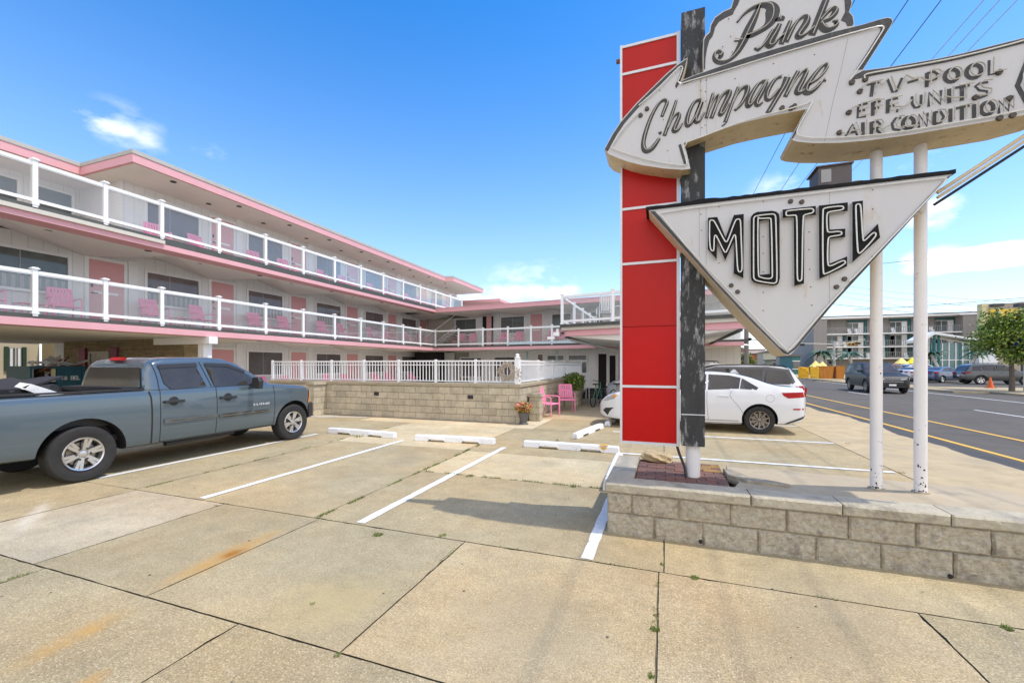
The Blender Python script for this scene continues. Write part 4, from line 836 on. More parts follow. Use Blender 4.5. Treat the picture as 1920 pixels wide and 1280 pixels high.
# dumpster with junk under the carport
DX, DY = -19., 8.3
t = thing('dumpster', (DX, DY, 0), 'teal steel dumpster heaped with junk under the motel carport', 'dumpster')
a = onX(100, 690, DX); b = onX(158, 688, DX); a.y -= .55; TL = mat('teal_steel', (.01, .10, .15), .45, var=.2)
zt = 1.62; m = MB(); m.box((DX-1.4, a.y, 0.1), (DX, a.y+.06, zt)); m.box((DX-1.4, b.y-.06, .1), (DX, b.y, zt)); m.box((DX-.06, (a.y+b.y)/2-.05, .1), (DX, b.y-.061, zt)); m.box((DX-1.4, a.y+.061, .1), (DX-1.34, b.y-.061, zt)); m.box((DX-1.33, a.y+.061, .1), (DX-.061, b.y-.061, .16)); 
m.box((DX-.08, a.y+.061, .1), (DX-.005, (a.y+b.y)/2-.06, 1.0)); m.box((DX+.001, a.y-.02, zt-.07), (DX+.05, b.y+.02, zt+.0)); m.box((DX+.001, (a.y+b.y)/2-.05, .1), (DX+.05, (a.y+b.y)/2+.05, zt-.071)); m.box((DX+.001, b.y-.08, .1), (DX+.05, b.y, zt-.071)); m.build('steel_body', TL, t)
m = MB(); m.box((DX+.001, (a.y+b.y)/2-.18, 1.1), (DX+.012, (a.y+b.y)/2-.07, zt-.09)); m.build('notice', mat('cream_notice', (.7, .62, .35), .6), t)
def stroke_text(txt, origin, u, v, h, w=None, adv=.78):
    """tiny block lettering from strokes -> list of polylines in 3d"""
    F = {'A': [[(0, 0), (.5, 1), (1, 0)], [(.2, .35), (.8, .35)]], 'B': [[(0, 0), (0, 1), (.7, 1), (.9, .8), (.7, .53), (0, .53)], [(.7, .53), (1, .28), (.7, 0), (0, 0)]], 'E': [[(1, 1), (0, 1), (0, 0), (1, 0)], [(0, .5), (.8, .5)]], 'I': [[(.5, 0), (.5, 1)]],
         'L': [[(0, 1), (0, 0), (.9, 0)]], 'N': [[(0, 0), (0, 1), (1, 0), (1, 1)]], 'S': [[(1, .9), (.6, 1), (.1, .85), (.1, .6), (.9, .42), (.9, .12), (.4, 0), (0, .1)]], '.': [[(.4, 0), (.5, .08)]], '8': [[(.5, .52), (.1, .72), (.5, 1), (.9, .72), (.5, .52), (0, .27), (.5, 0), (1, .27), (.5, .52)]],
         'R': [[(0, 0), (0, 1), (.8, 1), (1, .75), (.8, .5), (0, .5)], [(.5, .5), (1, 0)]], 'O': [[(.5, 0), (0, .25), (0, .75), (.5, 1), (1, .75), (1, .25), (.5, 0)]], 'T': [[(0, 1), (1, 1)], [(.5, 0), (.5, 1)]], 'V': [[(0, 1), (.5, 0), (1, 1)]], 'D': [[(0, 0), (0, 1), (.6, 1), (1, .7), (1, .3), (.6, 0), (0, 0)]], 'C': [[(1, .85), (.5, 1), (0, .7), (0, .3), (.5, 0), (1, .15)]], '-': [[(.1, .5), (.9, .5)]], 'W': [[(0, 1), (.25, 0), (.5, .7), (.75, 0), (1, 1)]], 'K': [[(0, 0), (0, 1)], [(1, 1), (0, .45)], [(.3, .6), (1, 0)]], ' ': []}
    out = []; x = 0; o = Vector(origin)
    for ch in txt:
        for st_ in F[ch]: out.append([o+u*((x+p[0]*.62)*h)+v*(p[1]*h) for p in st_])
        x += adv
    return out
def ribbon(m, path, w, n, off=.0, mi=0):
    """flat ribbon along 3d path in plane with normal n, half-round ends, variable width"""
    P = [Vector(p)+n*off for p in path]; k = len(P); ws = w if isinstance(w, (list, tuple)) else [w]*k; v = []
    for i in range(k):
        a = P[max(0, i-1)]; b = P[min(k-1, i+1)]; d = (b-a).normalized(); s_ = n.cross(d); v += [P[i]+s_*ws[i]/2, P[i]-s_*ws[i]/2]
    m.add(v, [(2*i, 2*i+1, 2*i+3, 2*i+2) for i in range(k-1)], mi); return m
m = MB(); mid = (a.y+b.y)/2
for s_ in stroke_text('T8 BEL.N', (DX+.008, mid+.06, 1.16), Vector((0, 1, 0)), Vector((0, 0, 1)), .12, adv=.72): ribbon(m, s_, .026, Vector((1, 0, 0)))
m.build('lettering', 'white', t)
junk = MB(); rs = random.Random(8)
for i in range(40):
    c = Vector((DX-.7+rs.uniform(-.5, .5), b.y-.4+rs.uniform(-.35, .35), 1.45+rs.uniform(-.2, .3))); d = Vector((rs.gauss(0, 1), rs.gauss(0, 1), rs.gauss(0, .5))).normalized()*rs.uniform(.15, .5); e = d.orthogonal().normalized()*rs.uniform(.03, .15); junk.prism([c-d-e, c+d-e, c+d+e, c-d+e], d.cross(e).normalized()*.03, rs.randrange(3))
tag(junk.build('scrap_pile', ['stone' if 0 else mat('scrap_brown', (.16, .10, .06), .8), mat('scrap_white', (.6, .6, .58), .7), mat('scrap_rust', (.25, .08, .03), .8)]), 'brown and white scrap heaped in the open top of the teal dumpster', 'scrap')
q = MB()
for y in (a.y+.2, a.y+.55, a.y+.9): q.tube([(DX-.4, y, 1.2), (DX-.4, y, 1.80)], .045, 6)
q.tube([(DX-.4, a.y+.1, 1.74), (DX-.4, a.y+1.0, 1.74)], .045, 6); tag(q.build('pipe_frame', 'white'), 'white plastic pipe frame sticking out of the teal dumpster', 'pipes')
# ================================================ SIGN PLANTER
PX0, PX1, PY0, PY1, PZ = -.53, 5.0, 4.26, 5.62, .405
t = thing('sign_planter', (1, 4.8, 0), 'grey split-block planter that carries the motel sign', 'planter')
from mathutils import noise as NZ
SPLIT = mat('split_face_block', (.40, .355, .27), .95, var=.34, vs=26, bump=1.3, bs=45, col2=(.26, .225, .18), c2amt=.35, c2scale=7, spec=.2)
def rough_face(m, x0, x1, z0, z1, y, amp, seed, depth=.12, step=.014, edge=.012, top=False):
    nx, nz = max(3, int((x1-x0)/step)), max(3, int((z1-z0)/step)); v = []; f = []
    for j in range(nz+1):
        for i in range(nx+1):
            x = x0+(x1-x0)*i/nx; z = z0+(z1-z0)*j/nz; e = min(x-x0, x1-x, z-z0, z1-z); q = Vector((x*7+seed, z*7, seed))
            h = amp*(NZ.noise(q)*.9+NZ.noise(q*2.7)*.6+NZ.noise(q*6.5)*.35+.35); ed = max(0, 1-e/edge)
            v.append((x, y-h*(1-ed*.8)+ed*ed*.012, z))
    for j in range(nz):
        for i in range(nx): a = j*(nx+1)+i; f.append((a, a+1, a+nx+2, a+nx+1))
    m.add(v, f); W_ = nx+1; o = len(m.v)-len(v)
    # side, top and bottom returns
    rim = [i for i in range(W_)]+[(j+1)*W_-1 for j in range(1, nz+1)]+[nz*W_+i for i in range(nx-1, -1, -1)]+[j*W_ for j in range(nz-1, 0, -1)]
    bk = len(m.v); m.v += [(m.v[o+r][0], y+depth, m.v[o+r][2]) for r in rim]; k = len(rim)
    for i in range(k): m.f.append((o+rim[i], bk+i, bk+(i+1) % k, o+rim[(i+1) % k])); m.m.append(0)
m = MB(); m.box((PX0+.012, PY0+.02, -.05), (3.19, PY0+.2, PZ)); m.box((PX0+.012, PY0+.201, -.05), (PX0+.2, PY1, PZ)); m.build('mortar', mat('mortar', (.42, .35, .24), .95, var=.15, vs=15), t)
m = MB(); rw_ = random.Random(14)
for z0, z1, jl in ((.203, PZ-.002, (1184.6, 1273, 1370, 1475, 1591, 1718, 1860, 2040, 2260)), (-.02, .196, (1227, 1318, 1422, 1531, 1653, 1788, 1960, 2160))):
    xs = [PX0]+[onY(px, 1000, PY0).x for px in jl]
    for i in range(len(xs)-1): rough_face(m, xs[i]+(rw_.uniform(.002, .006) if i else 0), min(3.2, xs[i+1]-rw_.uniform(.002, .006)), z0, z1, PY0, .019, i*3.7+z0*50)
m.box((PX0, PY0+.12, .203), (PX0+.05, PY0+.5, PZ-.002)); m.box((PX0, PY0+.506, .203), (PX0+.05, PY1, PZ-.002)); m.box((PX0, PY0+.12, -.02), (PX0+.05, PY0+.32, .196)); m.box((PX0, PY0+.328, -.02), (PX0+.05, PY1, .196))
m.build('split_block', SPLIT, t)
m = MB(); rs = random.Random(21); x = PX0-.02; cuts = [x]+[onY(px, 930, PY0-.03).x for px in (1410, 1583, 1788, 1995)]+[3.22]; cuts = [c for c in cuts[:-1] if c < 3.0]+[3.22]
for i in range(len(cuts)-1):
    x0, x1 = cuts[i], cuts[i+1]-.009
    n = 8; pf = []; 
    for j in range(n+1): pf.append((x0+(x1-x0)*j/n, PY0-.03+rs.uniform(-.008, .006)))
    rough_face(m, x0, x1, PZ+.001, PZ+.092, PY0-.024, .013, 40+i, depth=.26, step=.012, edge=.004)
m.box((PX0-.02, PY0+.246, PZ+.001), (PX0+.235, PY0+.75, PZ+.09)); m.box((PX0-.02, PY0+.756, PZ+.001), (PX0+.235, PY1, PZ+.086)); m.build('cap_stone', mat('cap_stone', (.44, .395, .30), .9, var=.18, vs=7, bump=1., bs=35, col2=(.31, .27, .21), c2amt=.4, c2scale=5), t)
m = MB(); m.box((PX0+.24, PY0+.245, -.05), (.62, PY1, PZ+.035)); m.build('paver_bed', 'interior', t)
BR = [mat('paver_maroon', (.19, .085, .055), .85, var=.3, vs=14, bump=.4), mat('paver_brown', (.22, .125, .08), .85, var=.3, vs=14, bump=.4), mat('paver_plum', (.14, .075, .055), .85, var=.3, vs=14, bump=.4), mat('paver_ochre', (.30, .17, .05), .85, var=.3, vs=14, bump=.4)]
m = MB(); rb = random.Random(77); j = 0; y = PY0+.25
while y < PY1-.04:
    x = PX0+.245-(.1 if j % 2 else 0)
    while x < .61:
        xa, xb = max(x, PX0+.245), min(x+.196, .615)
        if xb-xa > .03: m.box((xa, y, PZ), (xb, min(y+.096, PY1), PZ+.055+rb.uniform(-.004, .004)), (3 if (xa > .2 and y > 5.2 and rb.random() < .6) else rb.choice((0, 0, 1, 2))))
        x += .201
    y += .101; j += 1
m.build('brick_paving', BR, t, bevel=.003)
m = MB(); m.prism([(.625, PY0+.245, PZ+.075), (3.15, PY0+.245, PZ+.078), (3.15, PY1-.1, PZ+.02), (.7, PY1, PZ+.06), (.66, 5.1, PZ+.06), (.72, 4.8, PZ+.07)], (0, 0, -.46)); m.build('concrete_top', mat('patched_concrete', (.43, .355, .245), .9, var=.12, vs=2.5, bump=.3, bs=60, col2=(.33, .28, .20), c2amt=.3, c2scale=2.2), t)
m = MB(); P = [(.63, 4.98), (.78, 4.78), (1.12, 4.72), (1.16, 4.76), (1.02, 4.86), (.84, 4.95), (.72, 5.2), (.62, 5.25)]; m.prism([(x, y, PZ+.10) for x, y in P], (0, 0, -.09)); m.build('broken_slab', mat('broken_slab', (.30, .26, .19), .95, var=.35, vs=10, bump=1, bs=30), t, bevel=.01)
for (px, py) in ((1313, 1013), (1778, 1077)): q = onY(px, py, PY0); MB().cyl((q.x, PY0-.03, q.z), (q.x, PY0+.02, q.z), .017, n=12).build('weep_hole', 'interior', t)
# slab of worn concrete to the right that meets the sidewalk
m = MB(); m.box((3.2, 4.31, -.1), (4.4, 5.2, .40)); m.box((3.21, 4.26, .401), (4.45, 5.25, .47)); m.build('end_block', 'greyblock', t)
# rock
rs = random.Random(6); m = MB(); rk = G(1232, 866, PZ+.06); bm = bmesh.new(); bmesh.ops.create_icosphere(bm, subdivisions=3, radius=1)
for v in bm.verts:
    n_ = v.co.copy(); k = 1+.16*sin(n_.x*3+1)*cos(n_.y*4)+.10*sin(n_.z*7+n_.x*5)+rs.uniform(-.03, .03); v.co = Vector((n_.x*.20*k, n_.y*.13*k, max(-.045, min(.052+.01*n_.x, n_.z*.075*k))))
me = bpy.data.meshes.new('rock'); bm.to_mesh(me); bm.free(); me.materials.append(mat('tan_rock', (.50, .38, .20), .9, var=.25, vs=6, bump=1, bs=25, col2=(.30, .26, .2), c2amt=.1, c2scale=8)); o = bpy.data.objects.new('rock', me); COL.objects.link(o); o.location = (rk.x, rk.y+.1, PZ+.105); o.rotation_euler = (R(4), R(6), R(-8)); tag(o, 'flat tan rock lying on the brick pavers under the red panel', 'rock')
# ================================================ THE SIGN
SG = thing('motel_sign', (.3, 4.95, .46), 'tall weathered neon motel sign with white arrow, triangle, black column and red tower', 'sign')
YS = 4.70
def bz(p): return onY(p[0], p[1], YS)
def sgp(pts, Y=YS): return [onY(x, y, Y) for x, y in pts]
def panelbox(name, px, Y0, Y1, mats=('signwhite', 'signbeige'), parent=SG):
    pts = sgp(px, Y0); m = MB(); m.prism(pts, (0, Y1-Y0, 0), 0, 1); o = m.build(name, list(mats), parent)
    return o
def smooth(px, it=2, closed=True):
    for _ in range(it):
        q = []; n = len(px)
        for i in range(n if closed else n-1):
            a = px[i]; b = px[(i+1) % n]; q += [(a[0]*.75+b[0]*.25, a[1]*.75+b[1]*.25), (a[0]*.25+b[0]*.75, a[1]*.25+b[1]*.75)]
        if not closed: q = [px[0]]+q+[px[-1]]
        px = q
    return px
arrow = [(1132.8, 280), (1148, 251), (1163.7, 227.5), (1193, 194), (1223.7, 163.7), (1250, 138), (1272.5, 118.7), (1289.3, 108.4), (1284, 132), (1278, 151), (1300, 142), (1350, 124), (1400, 107), (1450, 92), (1500, 77.5), (1560, 60), (1617, 46), (1650, 36), (1664, 32.5), (1672, 34), (1675, 41), (1668, 54), (1645, 90), (1618, 132),
         (1665, 126), (1717.5, 117), (1763, 109), (1806.6, 99.5), (1863, 85), (1919.5, 71), (1990, 50), (2060, 26), (2068, 34), (2068, 158), (2062, 168), (1990, 196), (1919, 216), (1848, 229), (1777, 241), (1700, 254), (1628.5, 263.5), (1575, 268), (1524.5, 268.5), (1496, 266), (1486, 263), (1483.5, 257), (1489, 247), (1500, 226), (1511, 205),
         (1450, 217), (1390, 231), (1320, 254), (1282, 268.5), (1288, 288), (1294.5, 316.5), (1280, 318.5), (1245, 316), (1205, 310), (1180, 304), (1160, 297), (1143, 290)]
panelbox('arrow_box', arrow, YS, YS+.42)
cloud = [(1319, 136), (1318, 100), (1319, 74), (1322, 67), (1330, 60), (1332, 47), (1340, 33), (1355, 22), (1370, 15), (1373, 6), (1376, -6), (1390, -22), (1410, -30), (1430, -32), (1445, -46), (1475, -56), (1510, -56), (1540, -44), (1560, -40), (1585, -28), (1597, -10), (1598, 8), (1593, 22), (1600, 30), (1602, 44), (1600, 58), (1450, 100)]
panelbox('cloud_box', cloud, YS+.012, YS+.40)
tri = [(1216, 394), (1786, 326.5), (1740, 377), (1620, 508), (1560, 573), (1492, 655), (1483, 664), (1476, 666.5), (1469, 663), (1456, 651), (1400, 595), (1330, 520)]
panelbox('triangle_box', tri, YS-.06, YS+.40)
# dark painted bands and edges (real 4 mm raised paint line / rim strips)
FN = Vector((0, -1, 0))
def flat(name, px, Y, mt, th=.004, parent=SG):
    m = MB(); m.prism(sgp(px, Y), (0, th, 0)); return m.build(name, mt, parent)
flat('dark_border', [(1277.5, 152.5), (1300, 143), (1350, 125), (1400, 108), (1450, 93), (1500, 78.5), (1560, 61), (1617, 47), (1650, 37), (1664, 34), (1671, 35.5), (1673.5, 41), (1667, 53), (1644, 89), (1618, 130), (1605, 131), (1630, 92), (1650, 60), (1652, 53), (1645, 51), (1620, 58), (1560, 74), (1500, 91.5), (1450, 106), (1400, 121), (1350, 137), (1300, 151), (1281, 158)], YS-.004, 'signdark')
flat('dark_border', [(1134, 280), (1149, 252), (1164.5, 229), (1194, 195.5), (1224.5, 165), (1251, 139.5), (1273, 120.5), (1288, 110.5), (1283, 131), (1277, 150), (1268, 166), (1266, 161), (1277, 133), (1277, 127), (1272, 127), (1256, 142), (1229, 170), (1200, 198), (1171, 231), (1156, 253), (1141, 281), (1139, 284)], YS-.004, 'signdark')
flat('dark_border', [(1618, 133), (1665, 127), (1717.5, 118), (1763, 110), (1806.6, 100.5), (1863, 86), (1919.5, 72), (1990, 51), (2060, 27), (2062, 36), (1990, 60), (1920, 81), (1863, 95), (1807, 109.5), (1763, 119), (1718, 127), (1665, 136), (1612, 147), (1600, 149), (1591, 154), (1605, 140)], YS-.004, 'signdark')
flat('dark_border', [(1272, 272), (1277, 270), (1285, 300), (1287, 309), (1283, 309.5), (1277, 290)], YS-.004, 'signdark')
flat('dark_border', [(1512, 206), (1516, 206), (1504, 229), (1493, 249), (1487, 260), (1484.5, 258), (1489.5, 248), (1501, 227)], YS-.004, 'signdark')
flat('chevron', [(1938, 72), (1944, 80), (1913, 160), (1948, 225), (1941, 232), (1903, 161)], YS-.004, 'signdark')
cb_ = [(1320, 130), (1319.5, 100), (1320.5, 75), (1324, 68), (1331.5, 61), (1333.5, 48), (1341, 34), (1356, 23), (1371.5, 16), (1374.5, 6), (1377.5, -5), (1391, -20.5), (1411, -28.5), (1431, -30.5), (1446, -44.5), (1475.5, -54.5), (1510, -54.5), (1540, -42.5), (1559.5, -38.5), (1584, -26.5), (1595.5, -9.5), (1596.5, 8), (1591.5, 23), (1598.5, 31), (1600.5, 44), (1599, 48)]
cin = [(1589, 49), (1586, 42), (1577, 38), (1585, 22), (1584, 4), (1583, -8), (1575, -18), (1556, -28), (1535, -33), (1508, -44), (1477, -44), (1452, -35), (1434, -20), (1412, -18), (1396, -11), (1387, 0), (1384, 8), (1378, 18), (1374, 27), (1359, 34), (1348, 41), (1341, 51), (1338, 62), (1336, 68), (1330, 76), (1326, 90), (1323, 108), (1322, 130)]
flat('cloud_border', cb_+cin, YS+.008, 'signdark')
flat('dark_border', [(1219, 396), (1228, 396), (1336, 520), (1405, 593), (1460, 649), (1477, 661), (1490, 651), (1558, 569), (1618, 502), (1740, 370), (1778, 331), (1784, 328), (1740, 376), (1620, 507), (1560, 572), (1492, 654), (1477, 665), (1469, 662), (1400, 594), (1330, 519)], YS-.064, 'signdark')
# tar-black cap on top of the triangle, with ragged edge
rs = random.Random(12); m = MB(); top_ = []; 
A = onY(1211, 392, YS-.07); B = onY(1792, 322, YS-.07); n = 46
for i in range(n+1):
    f = i/n; p = A.lerp(B, f); top_.append((p.x, YS-.075, p.z+(.016+rs.uniform(0, .008)+(.012 if .18 < f < .28 else 0))))
m.prism([(p.x, YS-.075, p.z-.012) for p in (A, B)]+top_[::-1], (0, .52, 0)); m.build('top_cap', 'black', SG)
# column, red tower
m = MB(); m.box((.175, 4.84, .80), (.405, 5.07, 5.41)); m.build('black_column', 'column', SG)
m = MB(); m.box((.172, 4.836, 1.13), (.408, 4.839, 1.14)); m.build('column_seam', 'frame', SG)
m = MB(); m.cyl((.295, 4.96, .42), (.295, 4.96, .80), .073, n=24); m.build('column_base', 'post', SG, smooth=True)
zs_ = [.79, 1.42, 2.09, 2.8, 3.42, 4.2, 4.95, 5.26]; RX0, RX1 = -.465, .150
for i in range(len(zs_)-1):
    g0 = .014 if i != 2 and i != 1 else .003; m = MB(); m.box((RX0+.02, 4.93, zs_[i]+(.014 if i != 2 else .003)), (RX1-.02, 4.975, zs_[i+1]-(.014 if i != 1 else .003))); m.build('red_panel', 'red' if i < 2 else 'redfade', SG)
m = MB(); m.box((RX0-.005, 4.915, .775), (RX0+.02, 5.02, 5.28)); m.box((RX1-.02, 4.915, .775), (RX1+.012, 5.02, 5.28))
for i, z in enumerate(zs_):
    if i == 2: continue
    m.box((RX0+.0205, 4.917, z-.0135), (RX1-.0205, 5.0, z+.0135))
m.build('white_frame', 'frame', SG)
m = MB(); m.box((RX0+.02, 4.98, .80), (RX1-.02, 5.0, 5.25)); m.build('red_backing', 'redfade', SG)
m = MB(); m.tube([(.13, 4.97, .79), (.155, 4.95, .70), (.21, 4.90, .56), (.225, 4.88, .44)], .014, 8); m.build('conduit', 'darkmetal', SG, smooth=True)
m = MB(); m.box((RX0-.05, 4.94, 5.12), (RX0-.004, 4.98, 5.15)); m.build('bracket', 'rust', SG)
# posts
for px in (1643, 1726):
    base = onY(px, 900, 4.98); m = MB(); m.cyl((base.x, 4.98, .42), (base.x, 4.98, onY(px, 272, 4.98).z+.35), .048, n=24); m.build('support_post', 'post', SG, smooth=True)
    m = MB(); m.cyl((base.x, 4.98, .40), (base.x, 4.98, .487), .065, n=20); m.build('post_footing', 'concrete', SG)
    rp = random.Random(px); m = MB()
    for i in range(24):
        z = .49+rp.random()**2.5*(.45 if px > 1700 else .25)+(0 if rp.random() < .93 else rp.uniform(.2, .9)); a0 = R(-90)+rp.uniform(-1.4, 1.4); s0 = rp.uniform(.002, .008); k = 7; q_ = []
        for j in range(k): an = 2*pi*j/k; rr = s0*rp.uniform(.6, 1.5); th_ = a0+rr*cos(an)/.048; q_.append((base.x+.0486*cos(th_), 4.98+.0486*sin(th_), z+rr*sin(an)*1.3))
        m.add(q_, [tuple(range(k))])
    m.build('paint_chips', 'interior', SG)
# transformer box
a = onY(1531, 350, YS+.05); b = onY(1598, 346, YS+.05); m = MB(); m.box((a.x, YS-.0, a.z-.04), (b.x-.02, YS+.26, a.z+.155)); m.box((a.x-.02, YS-.02, a.z+.156), (b.x-.01, YS+.28, a.z+.168)); m.build('transformer_box', mat('brown_steel_box', (.11, .09, .085), .6, var=.2), SG)
m = MB(); m.box((a.x+.02, YS-.006, a.z+.01), (a.x+.10, YS-.001, a.z+.13)); m.build('box_notice', 'curtain_and_reflection', SG)
m = MB(); m.cyl((b.x+.04, YS+.1, b.z-.03), (b.x+.04, YS+.1, b.z+.03), .06, n=14); m.build('junction_lid', 'concrete', SG)
# raking brace at the right
P0 = onY(1772, 352, YS+.1); P1 = onY(1925, 252, YS+.1); d = (P1-P0); P2 = P0+d*2.2
m = MB()
for z0, r_ in ((0, .016), (-.045, .013)): m.cyl(P0+Vector((-.1*d.x, 0, -.1*d.z+z0)), P2+Vector((0, 0, z0)), r_, n=8)
m.build('raking_brace', 'signbeige', SG)
m = MB(); m.cyl(P0+Vector((-.1*d.x, .05, -.1*d.z-.09)), P2+Vector((0, .05, -.09)), .012, n=8); m.build('brace_cable', 'darkmetal', SG)
# ---- lettering
def zoomer(ox, oy, s): return lambda p: (ox+p[0]/s, oy+p[1]/s)
def dens(pts, it=2): return smooth(pts, it, False)
def script(name, strokes, z, Y, tubeoff=(1.3, -1.0)):
    """strokes: list of (points[(x,y,w)]) in zoom units; dark painted brush stroke plus neon tube standing in front"""
    m = MB(); tb = MB()
    for st_ in strokes:
        P = [z(p) for p in st_]; Wd = [p[2] for p in st_]
        for _ in range(2):
            q = []; r_ = []
            for i in range(len(P)-1):
                for f in (.25, .75): q.append((P[i][0]*(1-f)+P[i+1][0]*f, P[i][1]*(1-f)+P[i+1][1]*f)); r_.append(Wd[i]*(1-f)+Wd[i+1]*f)
            P = [P[0]]+q+[P[-1]]; Wd = [Wd[0]]+r_+[Wd[-1]]
        path = [onY(x, y, Y) for x, y in P]; sc = (onY(1001, 600, Y).x-onY(1000, 600, Y).x)
        ribbon(m, path, [w*sc*1.02 for w in Wd], FN, .0015+.0003*(len(m.v) % 7))
        if len(P) > 6: tb.tube([onY(x+tubeoff[0], y+tubeoff[1], Y)+FN*.028 for x, y in P], .0045, 6)
    o = m.build(name, 'signdark', SG); tb.build('neon_tube', 'tubeold', o)
    return o
z1 = zoomer(1300, 0, 6.)
script('pink_script', [
    [(745, 60, 5), (690, 200, 10), (620, 340, 13), (560, 470, 12), (490, 600, 9), (400, 690, 5), (310, 715, 7), (245, 690, 7), (228, 640, 5), (250, 592, 5), (295, 585, 7), (318, 610, 7), (300, 645, 8), (280, 640, 8)],
    [(490, 262, 3), (540, 190, 4), (620, 120, 6), (720, 70, 7), (800, 55, 9), (870, 70, 14), (895, 130, 20), (880, 230, 16), (820, 310, 9), (740, 360, 8), (640, 405, 9), (590, 420, 3)],
    [(458, 465, 2), (545, 465, 3)], [(965, 195, 8), (972, 215, 15), (965, 245, 10)], [(700, 575, 7), (712, 560, 9), (722, 550, 7)], [(730, 568, 4), (800, 500, 4), (870, 380, 5), (900, 330, 3)],
    [(975, 270, 6), (920, 380, 9), (860, 470, 12), (840, 530, 8), (890, 525, 5), (950, 450, 4), (1020, 400, 3)], [(1095, 235, 5), (1040, 360, 7), (985, 505, 7)], [(1040, 480, 7), (1090, 370, 7), (1160, 250, 4), (1230, 190, 5), (1285, 195, 8), (1270, 270, 10), (1210, 350, 9), (1160, 425, 8), (1210, 430, 5), (1290, 370, 3), (1350, 320, 3)],
    [(1560, -150, 6), (1500, -20, 9), (1420, 190, 10), (1330, 405, 9)], [(1415, 250, 4), (1490, 160, 5), (1560, 95, 6), (1605, 105, 8), (1590, 160, 8), (1530, 225, 6), (1460, 250, 5)], [(1430, 265, 6), (1450, 310, 11), (1500, 345, 10), (1570, 325, 6), (1620, 280, 5), (1600, 245, 7), (1580, 265, 8)]], z1, YS+.012)
z2 = zoomer(1130, 100, 5.335); z3 = zoomer(1320, 100, 7.385)
script('champagne_script', [
    [(590, 640, 5), (620, 560, 6), (650, 490, 6), (615, 465, 5), (560, 500, 5), (490, 620, 6), (430, 780, 7), (400, 910, 7), (420, 985, 9), (480, 970, 8), (530, 910, 7), (568, 850, 5)], [(570, 785, 4), (575, 800, 6), (562, 808, 4)],
    [(738, 470, 4), (690, 620, 6), (615, 830, 6)], [(648, 760, 3), (700, 640, 4), (750, 600, 5), (772, 620, 6), (735, 710, 7), (700, 785, 7), (745, 785, 5), (800, 700, 3)],
    [(985, 470, 6), (920, 480, 5), (865, 580, 6), (835, 690, 7), (845, 740, 6), (895, 700, 4), (950, 580, 4), (1000, 460, 6), (960, 570, 8), (915, 690, 6), (960, 700, 4), (1020, 590, 3)],
    [(1105, 400, 4), (1070, 520, 5), (1035, 655, 5)], [(1045, 610, 3), (1110, 460, 4), (1160, 410, 4), (1150, 480, 5), (1085, 655, 6)], [(1105, 610, 3), (1170, 450, 4), (1240, 380, 6), (1272, 385, 8), (1250, 450, 8), (1190, 560, 6), (1165, 625, 6), (1200, 615, 4), (1262, 500, 3)]], z2, YS)
script('champagne_script', [
    [(475, 465, 4), (385, 700, 5), (290, 965, 6)], [(268, 985, 7), (280, 1000, 7)], [(390, 700, 3), (470, 540, 4), (555, 465, 6), (605, 470, 8), (595, 560, 7), (510, 720, 5), (420, 800, 4)],
    [(880, 395, 5), (770, 400, 4), (670, 540, 6), (600, 690, 8), (605, 750, 7), (660, 710, 4), (750, 560, 3), (850, 400, 4)], [(860, 400, 7), (790, 560, 8), (710, 700, 6), (740, 740, 5), (810, 680, 3)],
    [(1075, 330, 4), (985, 355, 5), (890, 500, 7), (850, 620, 6), (880, 670, 4), (950, 610, 4), (1040, 490, 3)], [(1155, 330, 9), (1110, 450, 8), (1040, 570, 7), (880, 835, 7)],
    [(1305, 245, 5), (1220, 400, 6), (1120, 610, 6)], [(1150, 560, 3), (1290, 330, 3), (1390, 235, 4), (1428, 245, 6), (1360, 390, 7), (1275, 540, 8), (1300, 575, 5), (1370, 530, 3)],
    [(1440, 445, 3), (1560, 380, 3), (1670, 260, 4), (1712, 165, 5), (1650, 160, 4), (1510, 320, 6), (1400, 490, 8), (1400, 545, 9), (1460, 555, 7), (1560, 480, 5), (1625, 400, 4)], [(1640, 375, 5), (1655, 385, 7), (1650, 400, 6)]], z3, YS)
z4 = zoomer(1560, 90, 5.333)
def ell(cx, cy, rx, ry, n=16, sk=-.15): return [(cx+rx*cos(2*pi*i/n), cy+ry*sin(2*pi*i/n)+sk*rx*cos(2*pi*i/n)) for i in range(n+1)]
